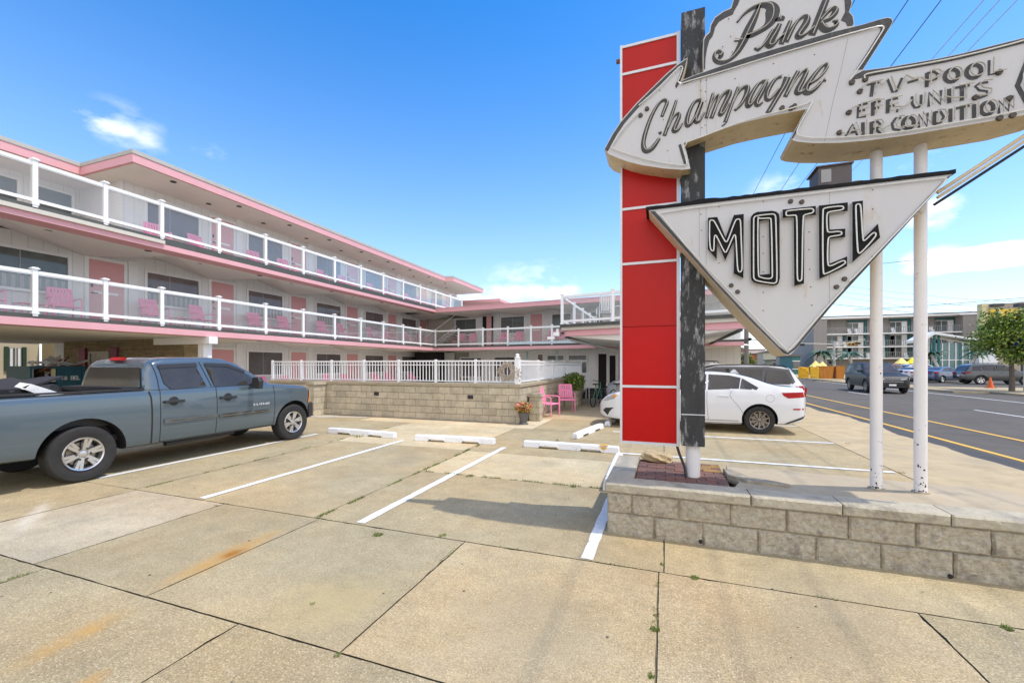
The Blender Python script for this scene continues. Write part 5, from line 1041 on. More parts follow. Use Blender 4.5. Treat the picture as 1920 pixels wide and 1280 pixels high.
BL = [[(345, 372), (475, 345)], [(408, 360), (390, 490)], [(553, 312), (605, 445), (640, 440), (700, 300)], [(752, 350), (862, 318)], [(948, 250), (945, 395)], [(948, 255), (1020, 240), (1055, 265), (1040, 310), (950, 335)], ell(1193, 280, 68, 62), ell(1415, 238, 74, 66), [(1570, 125), (1568, 272), (1700, 240)],
      [(262, 575), (255, 700), (340, 685)], [(262, 578), (355, 555)], [(262, 635), (330, 622)], [(408, 545), (406, 680)], [(408, 550), (485, 535)], [(408, 610), (470, 597)], [(556, 520), (554, 655)], [(556, 525), (660, 503)], [(556, 590), (625, 575)], [(640, 632), (662, 630)],
      [(800, 485), (800, 560), (825, 600), (865, 595), (888, 560), (890, 470)], [(965, 590), (967, 450), (1085, 565), (1088, 425)], [(1170, 410), (1170, 555)], [(1228, 402), (1375, 375)], [(1297, 392), (1297, 530)], [(1560, 345), (1480, 352), (1430, 385), (1470, 425), (1550, 435), (1545, 475), (1480, 500), (1400, 500)],
      [(130, 892), (205, 765), (255, 885)], [(165, 852), (240, 838)], [(308, 745), (308, 888)], [(392, 875), (392, 742)], [(392, 748), (455, 738), (480, 765), (455, 800), (395, 815)], [(430, 810), (488, 862)], [(690, 700), (635, 705), (597, 760), (612, 815), (682, 825)], ell(762, 752, 55, 58), [(868, 800), (868, 665), (950, 785), (955, 650)], [(1022, 640), (1022, 772)], [(1022, 645), (1085, 640), (1115, 690), (1085, 745), (1022, 765)],
      [(1182, 610), (1182, 742)], [(1232, 608), (1375, 578)], [(1297, 592), (1297, 722)], [(1418, 565), (1418, 702)], ell(1550, 607, 62, 62), [(1668, 660), (1668, 530), (1765, 630), (1772, 500)]]
m = MB(); tb = MB(); sc = (onY(1701, 200, YS).x-onY(1700, 200, YS).x)
for i, s_ in enumerate(BL):
    P = [z4(p) for p in s_]; w = 7.4 if (len(s_) == 2 and abs(s_[0][0]-s_[1][0]) < 25) else 5.2
    if len(s_) == 17: w = 8
    Q = P
    ribbon(m, [onY(x, y, YS) for x, y in Q], w*sc, FN, .0015+.0004*(i % 8)); tb.tube([onY(x+4.5, y-1.5, YS)+FN*.03 for x, y in P], .0055, 6)
for s_ in ([(345, 372), (300, 400), (270, 430)], [(475, 345), (475, 400), (540, 330)], [(720, 290), (800, 330), (850, 310), (940, 350), (1000, 330), (1100, 250)], [(255, 600), (200, 610), (165, 640)], [(340, 560), (460, 520)], [(600, 610), (730, 600), (780, 540)], [(1100, 500), (1200, 520), (1300, 510)], [(490, 830), (560, 790)], [(690, 800), (850, 790)], [(130, 880), (80, 850)]):
    tb.tube([onY(*z4(p), YS)+FN*.03 for p in dens(s_, 1)], .0055, 6)
o = m.build('service_lettering', 'signdark', SG); tb.build('neon_tube', 'tubeold', o)
CUPM = mat('electrode_rubber', (.09, .07, .055), .7, var=.3, vs=20)
for (px, py) in [z4(p) for p in ((275, 440), (198, 350), (165, 650), (72, 850), (330, 320), (1665, 250), (1430, 500), (1670, 708), (1800, 680), (1765, 510))]+[(1213, 205), (1201, 217), (1483, 262-60+2), (1466, 203.5), (1489, 200)]:
    p = onY(px, py, YS); MB().cyl(p+FN*.001, p+FN*.02, .024, .020, n=14).build('electrode_cup', CUPM, SG)
for (px, py) in ((1482, 378), (1503, 379), (1371, 535), (1383, 547), (1583, 523), (1568, 538)):
    p = onY(px, py, YS-.06); MB().cyl(p+FN*.001, p+FN*.02, .022, .018, n=14).build('electrode_cup', CUPM, SG)
# rivets
m = MB(); rs = random.Random(31)
for (px, py) in ((1366, 36), (1370, 69), (1355, 88), (1373, 98), (1450, 120), (1378, 148), (1527, 103), (1314, 153), (1324, 151), (1314, 170), (1323, 172), (1323, 190), (1322, 235), (1316, 240), (1237, 170), (1244, 225), (1252, 283), (1434, 88)): p = onY(px, py, YS); m.cyl(p, p+FN*.003, .0055, n=7)
for (px, py) in ((1431, 378), (1348, 388), (1431, 444), (1431, 475), (1431, 510), (1431, 548), (1431, 582), (1517, 435), (1517, 468), (1518, 505), (1520, 538), (1522, 572), (1521, 608), (1636, 392), (1636, 356), (1635, 481), (1348, 493), (1314, 402), (1315, 432)): p = onY(px, py, YS-.06); m.cyl(p, p+FN*.003, .0055, n=7)
m.build('rivet', 'rust', SG)
for pts, Y in (([(1590, 71), (1577, 130), (1562, 190), (1546, 266)], YS), ([(1313, 145), (1313, 255)], YS), ([(1325, 141), (1325, 252)], YS), ([(1311, 389), (1311, 480)], YS-.06), ([(1555, 360), (1555, 575)], YS-.06), ([(1324, 388), (1324, 505)], YS-.06)):
    m = MB(); ribbon(m, [onY(*p, Y) for p in pts], .004, FN, .001); m.build('panel_seam', 'curtain_and_reflection', SG)
# MOTEL channel letters
YL = YS-.06; za = zoomer(1310, 360, 6.737); zb = zoomer(1480, 360, 6.737)
Mo = [(118, 325), (235, 315), (340, 575), (445, 290), (570, 278), (565, 1088), (442, 1030), (452, 600), (335, 868), (232, 600), (228, 852), (115, 722)]
Oo = [(655, 350), (662, 310), (690, 275), (735, 252), (930, 236), (985, 250), (1015, 280), (1022, 330), (1026, 1090), (1010, 1150), (985, 1175), (930, 1182), (750, 1158), (695, 1140), (665, 1110), (658, 1060)]; Oi = [(768, 372), (885, 350), (900, 1032), (775, 1045)]
To = [(-85, 222), (335, 175), (335, 290), (190, 305), (185, 1155), (62, 1185), (55, 320), (-85, 330)]
Eo = [(372, 172), (740, 130), (738, 240), (500, 265), (510, 475), (708, 462), (706, 570), (512, 590), (505, 905), (732, 812), (730, 938), (378, 1098)]
Lo = [(796, 125), (930, 108), (935, 590), (1120, 400), (1148, 575), (796, 890)]
tubes = {'M': (za, [[(135, 400), (138, 372), (155, 362), (185, 368), (205, 395), (325, 625), (345, 640), (365, 620), (455, 375), (478, 352), (508, 350), (525, 368), (532, 600), (545, 920), (540, 1000), (515, 1020), (490, 1000), (480, 860), (465, 565), (450, 545), (432, 565), (350, 760), (333, 770), (315, 755), (225, 568), (208, 550), (193, 568), (190, 735), (178, 755), (145, 735), (133, 600)]]),
         'O': (za, [[(688, 360), (695, 325), (725, 308), (930, 284), (960, 300), (968, 340), (985, 1110), (970, 1150), (930, 1160), (730, 1128), (692, 1100), (688, 1060)], [(740, 312), (745, 1055), (765, 1082), (880, 1104), (922, 1085), (925, 1050), (912, 360), (895, 335), (760, 348)]]),
         'T': (zb, [[(-50, 280), (-45, 255), (-20, 245), (255, 218), (290, 225), (300, 248), (285, 275), (185, 295), (162, 320), (152, 1090), (140, 1125), (110, 1130), (92, 1100), (90, 870), (88, 325), (70, 300), (-30, 312), (-48, 300)]]),
         'E': (zb, [[(410, 245), (430, 210), (650, 184), (678, 205), (662, 238), (490, 258), (460, 290), (466, 500), (490, 520), (630, 503), (655, 525), (640, 553), (500, 570), (476, 600), (470, 915), (500, 950), (660, 870), (698, 882), (690, 918), (440, 1048), (413, 1030)]]),
         'L': (zb, [[(824, 195), (835, 168), (870, 160), (892, 180), (915, 610), (935, 630), (1045, 518), (1082, 530), (1075, 575), (890, 778), (865, 782), (848, 745)]])}
for nm, z, out, hole in (('M', za, Mo, None), ('O', za, Oo, Oi), ('T', zb, To, None), ('E', zb, Eo, None), ('L', zb, Lo, None)):
    m = MB(); P = [z(p) for p in out]; grow = lambda p: p
    if hole:
        Hh = [z(p) for p in hole]; idx = [2, 6, 10, 13]
        segs = [(P[3:8], [Hh[0], Hh[1]]), (P[7:11], [Hh[1], Hh[2]]), (P[10:14], [Hh[2], Hh[3]]), (P[13:]+P[:4], [Hh[3], Hh[0]])]
        polys = [a+b[::-1] for a, b in segs]
        for q in polys: m.prism(sgp(q, YL-.045), (0, .0445, 0), 0, 1)
    else: m.prism(sgp(P, YL-.045), (0, .0445, 0), 0, 1)
    o = m.build('channel_letter', ['black', 'signwhite'], SG); o['label'] = 'black channel letter %s with a neon outline' % nm
    tb = MB()
    for tp in tubes[nm][1]:
        q = smooth([tubes[nm][0](p) for p in tp], 2, True); tb.tube([onY(x, y, YL-.045)+FN*.02 for x, y in q], .0062, 6, closed=True)
    tb.build('neon_tube', 'tube', o)
# neon border tubes
for pts, Y, cl_ in (([(1146, 277), (1160, 256), (1175, 236), (1197, 214)], YS, 0), ([(1198, 200), (1230, 172), (1258, 144), (1275, 127), (1280, 128), (1278, 138), (1268, 162), (1300, 152), (1350, 138), (1450, 107), (1560, 75), (1620, 59), (1650, 52), (1656, 55), (1650, 66), (1620, 113), (1592, 153)], YS, 0),
                    ([(1146, 277), (1150, 281), (1200, 298), (1250, 309), (1284, 312), (1289, 308), (1278, 272), (1320, 257)], YS, 0), ([(1320, 257), (1400, 226), (1506, 200), (1520, 190), (1523, 193), (1500, 232), (1491, 252), (1497, 258), (1530, 262), (1630, 257), (1720, 245), (1780, 234), (1850, 222), (1920, 208), (2000, 186)], YS, 0),
                    ([(1620, 150), (1618, 143), (1640, 138), (1720, 125), (1807, 108), (1920, 79), (2050, 38)], YS, 0), ([(1930, 100), (1911, 158), (1935, 205)], YS, 0),
                    ([(1236, 401), (1320, 388), (1500, 367), (1770, 334), (1773, 338), (1740, 372), (1600, 520), (1590, 528)], YL, 0), ([(1236, 401), (1300, 478), (1370, 548), (1450, 632), (1474, 656), (1480, 656), (1530, 597), (1580, 542)], YL, 0)):
    tb = MB(); tb.tube([onY(x, y, Y)+FN*.022 for x, y in dens(pts, 1)], .0062, 6); tb.build('border_tube', 'tube', SG)
# ================================================ VEHICLES
def interp(tab, x):
    if x <= tab[0][0]: return tab[0][1]
    for (a, p), (b, q) in zip(tab, tab[1:]):
        if x <= b: f = (x-a)/(b-a); return p+(q-p)*f
    return tab[-1][1]
class CarShape:
    """x forward, y left, z up. top: profile; W: plan half width; belt: belt-line height"""
    def __init__(s, top, bot, plan, belt, tumble=.28, crease=.0, mid=.62, rr=.07, bulge=.035):
        s.top, s.bot, s.plan, s.belt, s.tumble, s.mid, s.rr, s.bulge = top, bot, plan, belt, tumble, mid, rr, bulge
    def zt(s, x): return interp(s.top, x)
    def zb(s, x): return interp(s.bot, x)
    def w(s, x, z):
        W = interp(s.plan, x); B = interp(s.belt, x)
        if z <= B: k = (z-s.mid)/.45; return W-s.bulge*k*k*(1 if z < s.mid else .8)
        return W-s.bulge*.8*((B-s.mid)/.45)**2-.012-(z-B)*s.tumble
def car_body(sh, x0, x1, nx, paint, parent, cut, nz=13, name='body', wheels=(), rw=.34, ww=.26, bevel=0, extra=None, inset=.0):
    rows = []
    for i in range(nx+1):
        x = x0+(x1-x0)*i/nx; zb, zt = sh.zb(x), sh.zt(x); r = min(sh.rr, (zt-zb)*.3); zs = zt-r; half = []
        half.append((x, 0, zb)); wb = sh.w(x, zb+.06); half.append((x, wb*.90, zb)); half.append((x, wb*.985, zb+.025))
        for j in range(nz): z = zb+.06+(zs-zb-.06)*j/(nz-1); half.append((x, sh.w(x, z), z))
        ws = sh.w(x, zs); c = min(.16, ws*.5)
        for t_ in (22, 45, 68, 88): half.append((x, ws-c+c*cos(R(t_)), zs+r*.86*sin(R(t_))))
        half.append((x, (ws-c)*.5, zt-r*.04)); half.append((x, 0, zt))
        rows.append(half)
    v = []; f = []; H = len(rows[0])
    for half in rows: v += half+[(p[0], -p[1], p[2]) for p in half[1:-1]][::-1]
    n = 2*H-2
    for i in range(nx):
        for j in range(n): a = i*n+j; b = i*n+(j+1) % n; f.append((a, b, b+n, a+n))
    f.append(tuple(range(n))[::-1]); f.append(tuple(nx*n+j for j in range(n)))
    m = MB(); m.add(v, f); o = m.build(name, [paint, cut], parent, smooth=True, world=False)
    bm = bmesh.new(); bm.from_mesh(o.data); bmesh.ops.recalc_face_normals(bm, faces=bm.faces[:]); bm.to_mesh(o.data); bm.free()
    cutters = MB()
    for (wx, wz, r_) in wheels:
        for sy in (1, -1): cutters.cyl((wx, sy*(sh.w(wx, .6)+.15), wz), (wx, sy*(sh.w(wx, .6)-ww-.03), wz), r_, n=40, m=1)
    if extra: extra(cutters)
    if cutters.v:
        c = cutters.build('cutter', [paint, cut], parent, world=False)
        bm = bmesh.new(); bm.from_mesh(c.data); bmesh.ops.recalc_face_normals(bm, faces=bm.faces[:]); bm.to_mesh(c.data); bm.free()
        md = o.modifiers.new('arches', 'BOOLEAN'); md.object = c; md.operation = 'DIFFERENCE'; md.solver = 'EXACT'
        bpy.context.view_layer.update(); dg = bpy.context.evaluated_depsgraph_get(); me = bpy.data.meshes.new_from_object(o.evaluated_get(dg)); o.modifiers.clear(); o.data = me; bpy.data.objects.remove(c)
        try: me.set_sharp_from_angle(angle=R(32))
        except Exception: pass
    return o
def side_patch(sh, name, poly, mt, parent, off=.004, side=(-1,), step=.12, hole=None):
    """window, trim or lamp that follows the body side"""
    out = None
    for sy in side:
        bm = bmesh.new(); P = []
        n = len(poly)
        for i in range(n):
            a, b = poly[i], poly[(i+1) % n]; L = math.hypot(b[0]-a[0], b[1]-a[1]); k = max(1, int(L/step))
            for j in range(k): P.append((a[0]+(b[0]-a[0])*j/k, a[1]+(b[1]-a[1])*j/k))
        vs = [bm.verts.new((x, 0, z)) for x, z in P]; bm.faces.new(vs); bmesh.ops.triangulate(bm, faces=bm.faces[:])
        x0, x1 = min(p[0] for p in P), max(p[0] for p in P); z0, z1 = min(p[1] for p in P), max(p[1] for p in P)
        k = int((z1-z0)/.10)
        for i in range(1, k+1): bmesh.ops.bisect_plane(bm, geom=bm.verts[:]+bm.edges[:]+bm.faces[:], plane_co=(0, 0, z0+(z1-z0)*i/(k+1)), plane_no=(0, 0, 1))
        k = int((x1-x0)/.15)
        for i in range(1, k+1): bmesh.ops.bisect_plane(bm, geom=bm.verts[:]+bm.edges[:]+bm.faces[:], plane_co=(x0+(x1-x0)*i/(k+1), 0, 0), plane_no=(1, 0, 0))
        for v in bm.verts: v.co.y = sy*(sh.w(v.co.x, v.co.z)+off)
        me = bpy.data.meshes.new(name); bm.to_mesh(me); bm.free(); me.materials.append(M[mt] if isinstance(mt, str) else mt)
        for p in me.polygons: p.use_smooth = True
        o = bpy.data.objects.new(name, me); COL.objects.link(o); o.parent = parent; out = o
    return out
def side_line(sh, name, pts, w, mt, parent, side=(-1,), off=.003):
    for sy in side:
        m = MB(); P = smooth(pts, 1, False) if len(pts) > 2 else pts; Q = []
        for i in range(len(P)-1):
            k = 5
            for j in range(k): f = j/k; Q.append((P[i][0]*(1-f)+P[i+1][0]*f, P[i][1]*(1-f)+P[i+1][1]*f))
        Q.append(P[-1]); ribbon(m, [Vector((x, sy*(sh.w(x, z)+off), z)) for x, z in Q], w, Vector((0, sy, 0))); m.build(name, mt, parent, world=False)
def top_patch(sh, name, xs, ys_, mt, parent, off=.004):
    """windscreen / rear glass lying on the top profile; ys_: half widths as fraction of shoulder"""
    m = MB(); v = []; k = 8; n = 10; rows = []
    for i in range(n+1):
        x = xs[0]+(xs[1]-xs[0])*i/n; z = sh.zt(x); e = 1e-2; sl = (sh.zt(x+e)-sh.zt(x-e))/(2*e); nn = Vector((-sl, 0, 1)).normalized()*off; hw = (ys_[0]+(ys_[1]-ys_[0])*i/n)*sh.w(x, max(z-.07, .3))
        for j in range(k+1): y = -hw+2*hw*j/k; v.append(Vector((x, y, z-.04*sh.rr/.07*(y/hw)**2*.2))+nn)
    m.add(v, [(i*(k+1)+j, i*(k+1)+j+1, (i+1)*(k+1)+j+1, (i+1)*(k+1)+j) for i in range(n) for j in range(k)]); return m.build(name, mt, parent, smooth='all', world=False)
def wheel(parent, x, y, z, r, wid, side, style='twin', mt='alloy', rr=.62):
    """side=+1/-1: which way the outer face looks along y"""
    w = MB(); s = side; t = wid/2
    prof = [(r*rr, -t*.9), (r*.80, -t), (r*.95, -t*.92), (r, -t*.6), (r, t*.6), (r*.985, t*.8), (r*.94, t*.95), (r*.82, t*1.0), (r*.70, t*.93), (r*rr, t*.85)]
    w.lathe([(a, b*s) for a, b in prof], (0, 0, 0), 40, axis='Y')
    for i in range(4): b = -t*.5+t*.33*i; w.lathe([(r+.0015, b-.004), (r+.0015, b+.004)], (0, 0, 0), 40, axis='Y', m=1)
    for a_ in range(0, 36): 
        th_ = a_*pi/18; c, sn = cos(th_), sin(th_); 
    o = w.build('wheel', ['tyre', 'trim'], parent, smooth=True, world=False); o.location = (x, y, z)
    R_ = r*rr; q = MB(); q.lathe([(R_*1.0, s*t*.9), (R_*.97, s*t*.98), (R_*.90, s*t*.92), (R_*.88, s*t*.2)], (0, 0, 0), 40, axis='Y')
    q.lathe([(R_*.25, s*t*.62), (R_*.20, s*t*.80), (R_*.10, s*t*.84), (0, s*t*.84)], (0, 0, 0), 20, axis='Y')
    spokes = {'twin': 6, 'ten': 10, 'five': 5, 'seven': 7}[style]
    for i in range(spokes):
        a = 2*pi*i/spokes+.26
        for dd in ((-.135, .135) if style == 'twin' else (0,)):
            wd = .034 if style == 'twin' else {'ten': .035, 'five': .10, 'seven': .06}[style]; wd *= r/.4
            a1 = a+dd*.9; a2 = a+dd*(.9 if style == 'twin' else 0)+(.10 if style == 'ten' else 0)
            p0 = Vector((R_*.22*cos(a1 if style != 'twin' else a+dd*1.6), 0, R_*.22*sin(a1 if style != 'twin' else a+dd*1.6))); p1 = Vector((R_*.93*cos(a2), 0, R_*.93*sin(a2))); d = (p1-p0).normalized(); n = Vector((-d.z, 0, d.x))*wd/2
            y0, y1 = s*t*.80, s*t*.90; yb_ = s*t*.50
            vs = [p0-n+Vector((0, y0, 0)), p0+n+Vector((0, y0, 0)), p1+n*1.25+Vector((0, y1, 0)), p1-n*1.25+Vector((0, y1, 0)), p0-n*1.2+Vector((0, yb_, 0)), p0+n*1.2+Vector((0, yb_, 0)), p1+n*1.5+Vector((0, yb_, 0)), p1-n*1.5+Vector((0, yb_, 0))]
            q.add(vs, [(0, 1, 2, 3), (7, 6, 5, 4), (0, 4, 5, 1), (1, 5, 6, 2), (2, 6, 7, 3), (3, 7, 4, 0)])
    h = q; n0 = len(q.f)
    for i in range(6 if style == 'twin' else 5): a = 2*pi*i/(6 if style == 'twin' else 5); c = Vector((R_*.22*cos(a), s*t*.80, R_*.22*sin(a))) if style != 'twin' else Vector((R_*.34*cos(a), s*t*.80, R_*.34*sin(a))); h.cyl(c-Vector((0, s*.02, 0)), c+Vector((0, s*.012, 0)), .014*r/.4, n=8)
    q.m[n0:] = [1]*(len(q.f)-n0); q.build('rim', [mt, 'trim'], o, smooth=True, world=False)
    d_ = MB(); d_.lathe([(R_*.86, s*t*.15), (0, s*t*.1)], (0, 0, 0), 24, axis='Y'); d_.lathe([(R_*.7, s*t*.3), (R_*.3, s*t*.3)], (0, 0, 0), 24, axis='Y', m=1); d_.build('brake_disc', ['trim', 'darkalloy'], o, world=False)
    return o
def paintmat(name, col, rough=.25, metal=0., coat=1.): return mat(name, col, rough, metal, var=.02, vs=3, coat=coat)
# ---------------- the pickup (x forward = world +Y, so world = rotate +90 deg; its right side (y<0) faces +X)
TX, TY0 = -8.70, 3.57        # centre line, rear axle
def T(px, py, X=-7.72): v = onX(px, py, X); return (v.y-TY0, v.z)
TP = thing('pickup_truck', (TX, TY0, 0), 'blue-grey four-door pickup truck with tinted windows parked nose-in at the left', 'pickup truck', rz=pi/2)
paint = mat('pickup_paint', (.098, .132, .155), .26, metal=.35, var=.03, vs=2, coat=1.)
top = [(-1.20, 1.24), (.78, 1.27)]; 
sh_t = CarShape(top=[(-1.25, 1.25), (.80, 1.27), (3.0, 1.29), (3.2, 1.275), (3.9, 1.20), (4.13, 1.13), (4.21, 1.02)], bot=[(-1.25, .55), (-.9, .42), (.3, .37), (3.0, .37), (3.9, .37), (4.2, .42)],
                plan=[(-1.25, .93), (-1.05, .975), (3.5, .98), (3.85, .965), (4.08, .90), (4.21, .80)], belt=[(-2, 1.25), (5, 1.25)], mid=.85, bulge=.03, rr=.05, tumble=.3)
def bedcut(c): c.box((-1.19, -.80, .75), (.74, .80, 1.6), 1)
car_body(sh_t, -1.25, 4.21, 60, paint, TP, M['trim'], wheels=((0, .40, .50), (3.60, .40, .475)), extra=bedcut)
cabtop = [(.78, 1.26), (.80, 1.40), (.835, 1.60), (.875, 1.70), (.94, 1.755), (1.08, 1.79), (1.35, 1.805), (1.9, 1.815), (2.15, 1.79), (2.4, 1.70), (2.62, 1.56), (2.95, 1.33), (3.02, 1.27)]
sh_c = CarShape(top=cabtop, bot=[(0, 1.2), (5, 1.2)], plan=[(.78, .90), (.84, .945), (.95, .958), (3.2, .955)], belt=[(0, 1.2), (9, 1.2)], mid=.85, bulge=.02, rr=.09, tumble=.26)
car_body(sh_c, .785, 3.01, 90, paint, TP, M['trim'], nz=8, name='cab')
sh_w = sh_c
side_patch(sh_w, 'rear_door_window', [(1.0, 1.62), (1.58, 1.66), (1.72, 1.28), (1.13, 1.255), (1.04, 1.36)], 'carglass', TP, .012)
side_patch(sh_w, 'front_door_window', [(1.75, 1.66), (2.17, 1.645), (2.45, 1.53), (2.66, 1.40), (2.64, 1.27), (1.86, 1.27)], 'carglass', TP, .012)
side_patch(sh_w, 'window_visor', [(.98, 1.67), (1.6, 1.70), (1.62, 1.635), (1.0, 1.60)], 'trim', TP, .022); side_patch(sh_w, 'window_visor', [(1.74, 1.70), (2.18, 1.685), (2.5, 1.55), (2.49, 1.50), (2.15, 1.625), (1.76, 1.64)], 'trim', TP, .022)
m = MB(); 
for zz in (0,): m.add([(.845, -.70, 1.62), (.845, .70, 1.62), (.80, .80, 1.28), (.80, -.80, 1.28)], [(0, 1, 2, 3)])
m = MB(); m.add([(.822, -.67, 1.62), (.822, .67, 1.62), (.772, .78, 1.30), (.772, -.78, 1.30)], [(0, 1, 2, 3)]); m.build('rear_window', 'carglass', TP, world=False)
top_patch(sh_c, 'windscreen', (2.30, 2.97), (.80, .92), 'carglass', TP, .008)
for pts, w in (([(.79, 1.24), (.83, 1.1), (.83, .40)], .022), ([(.95, 1.25), (.95, 1.1), (.95, .40)], .010), ([(1.86, 1.25), (1.88, .95), (1.86, .42)], .011), ([(3.06, 1.24), (3.10, 1.0), (3.08, .42)], .010), ([(.95, .405), (3.08, .405)], .01)): side_line(sh_t, 'panel_gap', pts, w, 'interior', TP)
for pts, w in (([(.90, 1.7), (.955, 1.5), (.96, 1.24)], .010), ([(1.66, 1.72), (1.80, 1.30), (1.82, 1.24)], .011)): side_line(sh_c, 'panel_gap', pts, w, 'interior', TP, off=.006)
for x0, x1, z in ((1.0, 1.86, .735), (1.91, 2.98, .72)):
    side_patch(sh_t, 'side_moulding', [(x0, z-.035), (x0, z+.035), (x1, z+.022), (x1, z-.022)], mat('moulding_grey', (.13, .15, .16), .35, metal=.4), TP, .022); side_patch(sh_t, 'side_moulding', [(x0+.03, z-.006), (x0+.03, z+.008), (x1-.03, z+.006), (x1-.03, z-.004)], 'darkalloy', TP, .026)
for x in (1.15, 2.08):
    m = MB(); y = -(sh_t.w(x, 1.05)); m.box((x-.155, y-.045, 1.03), (x+.155, y-.012, 1.075)); m.box((x-.155, y-.03, 1.035), (x-.11, y, 1.07)); m.box((x+.11, y-.03, 1.035), (x+.155, y, 1.07)); m.lathe([(0, -.004), (.075, -.003), (.08, 0)], (x, y, 1.055), 18, axis='Y'); m.build('door_handle', 'trim', TP, bevel=.008, world=False)
m = MB(); m.prism([(2.52, -1.0, 1.20), (2.52, -1.22, 1.19), (2.52, -1.24, 1.34), (2.52, -1.20, 1.42), (2.52, -1.04, 1.42)], (.10, 0, 0)); m.prism([(2.54, -.90, 1.22), (2.60, -.90, 1.22), (2.60, -1.02, 1.27), (2.54, -1.02, 1.27)], (0, 0, .05)); m.build('door_mirror', 'trim', TP, bevel=.02, world=False)
m = MB(); m.prism([(-.0, 0, 0)]*0+[(.875, -.17, 1.725), (.875, .17, 1.725), (.92, .17, 1.775), (.92, -.17, 1.775)], (-.04, 0, .015)); m.build('brake_lamp', 'taillamp', TP, world=False)
side_patch(sh_t, 'headlamp', [(4.03, .80), (4.08, 1.06), (4.12, 1.08), (4.15, .85), (4.14, .80)], 'amber', TP, .010); m = MB(); m.box((4.14, -.80, .82), (4.215, -.52, 1.05)); m.box((4.14, .52, .82), (4.215, .80, 1.05)); m.build('headlamp', 'lampglass', TP, world=False)
m = MB(); m.prism([(4.05, -.93, .44), (4.30, -.80, .44), (4.36, -.45, .44), (4.36, .45, .44), (4.30, .80, .44), (4.05, .93, .44)], (0, 0, .34)); m.build('front_bumper', 'trim', TP, bevel=.03, world=False)
m = MB(); m.box((4.17, -.5, .80), (4.235, .5, 1.04)); m.build('grille', 'chrome', TP, world=False)
m = MB(); m.box((-1.42, -.95, .48), (-1.26, .95, .70)); m.build('rear_bumper', 'chrome', TP, bevel=.03, world=False)
for x, lp_ in ((0, .40), (3.60, .40)):
    for y, s in ((-.83, -1), (.83, 1)): wheel(TP, x, y, .395, .395, .25, s, 'twin', 'alloy', .60)
m = MB(); m.box((.02, -.76, .50), (3.4, .76, .60)); m.cyl((0, -.7, .38), (0, .7, .38), .05); m.cyl((3.6, -.7, .38), (3.6, .7, .38), .05); m.box((-1.1, -.3, .4), (-.4, .3, .6)); m.tube([(1.2, -.66, .32), (2.4, -.66, .34)], .05, 8); m.build('chassis', 'trim', TP, world=False)
m = MB(); m.box((-.06, .0, 0), (.06, .0, 0)); 
for sy in (-1, 1): m.box((-1.2, sy*.80-.035, 1.245), (.76, sy*.80+.035, 1.272)) if 0 else None
m = MB(); m.box((-1.19, -.90, 1.262), (.76, -.80, 1.285)); m.box((-1.19, .80, 1.262), (.76, .90, 1.285)); m.box((.52, -.79, 1.24), (.74, .79, 1.31)); m.build('bed_rail', 'trim', TP, world=False)
# small chrome letters on the front door
m = MB()
for s_ in stroke_text('SILVERADO', (2.60, -sh_t.w(2.8, .86)-.005, .852), Vector((1, 0, 0)), Vector((0, 0, 1)), .036, adv=1.15): ribbon(m, s_, .008, Vector((0, -1, 0)))
m.build('badge', 'white', TP, world=False)
# load in the bed (rests on it: separate things)
m = MB(); rs = random.Random(9)
for i in range(5):
    x = -1.05+i*.2; pts = [(x+rs.uniform(-.08, .08), -.72+.29*j, 1.27+rs.uniform(0, .07)) for j in range(6)]
    m.tube(pts, [.03+rs.uniform(0, .04) for _ in pts], 7)
for i in range(6):
    a = rs.uniform(-1.1, -.75); m.prism([(a, -.7, 1.27+.01*i), (a+.7, -.6, 1.28+.01*i), (a+.85, .6, 1.40+.01*i), (a-.05, .5, 1.30)], (0, 0, .012))
m.prism([(-.5, -.55, 1.30), (-.02, -.5, 1.46), (.02, .1, 1.45), (-.5, .3, 1.33)], (0, 0, .03))
o = m.build('folded_tarp', mat('black_vinyl_tarp', (.02, .019, .019), .6, var=.3, vs=9, bump=.6, bs=12), None, smooth=True, world=False); o.location = (TX, TY0, 0.01); o.rotation_euler = (0, 0, pi/2); tag(o, 'crumpled black tarp and bed cover bunched up in the pickup bed', 'tarp')
q0 = onX(48, 734, -8.1); q1 = onX(118, 740, -8.1)
m = MB(); a_ = onX(47, 730, -7.96); b_ = onX(60, 720, -7.96); c_ = onX(124, 740, -7.96); d_2 = onX(84, 744, -7.96); m.prism([a_, b_, c_, d_2], (-.3, 0, .02)); tag(m.build('white_board', 'paintwhite'), 'white board lying tilted across the pickup bed', 'board')
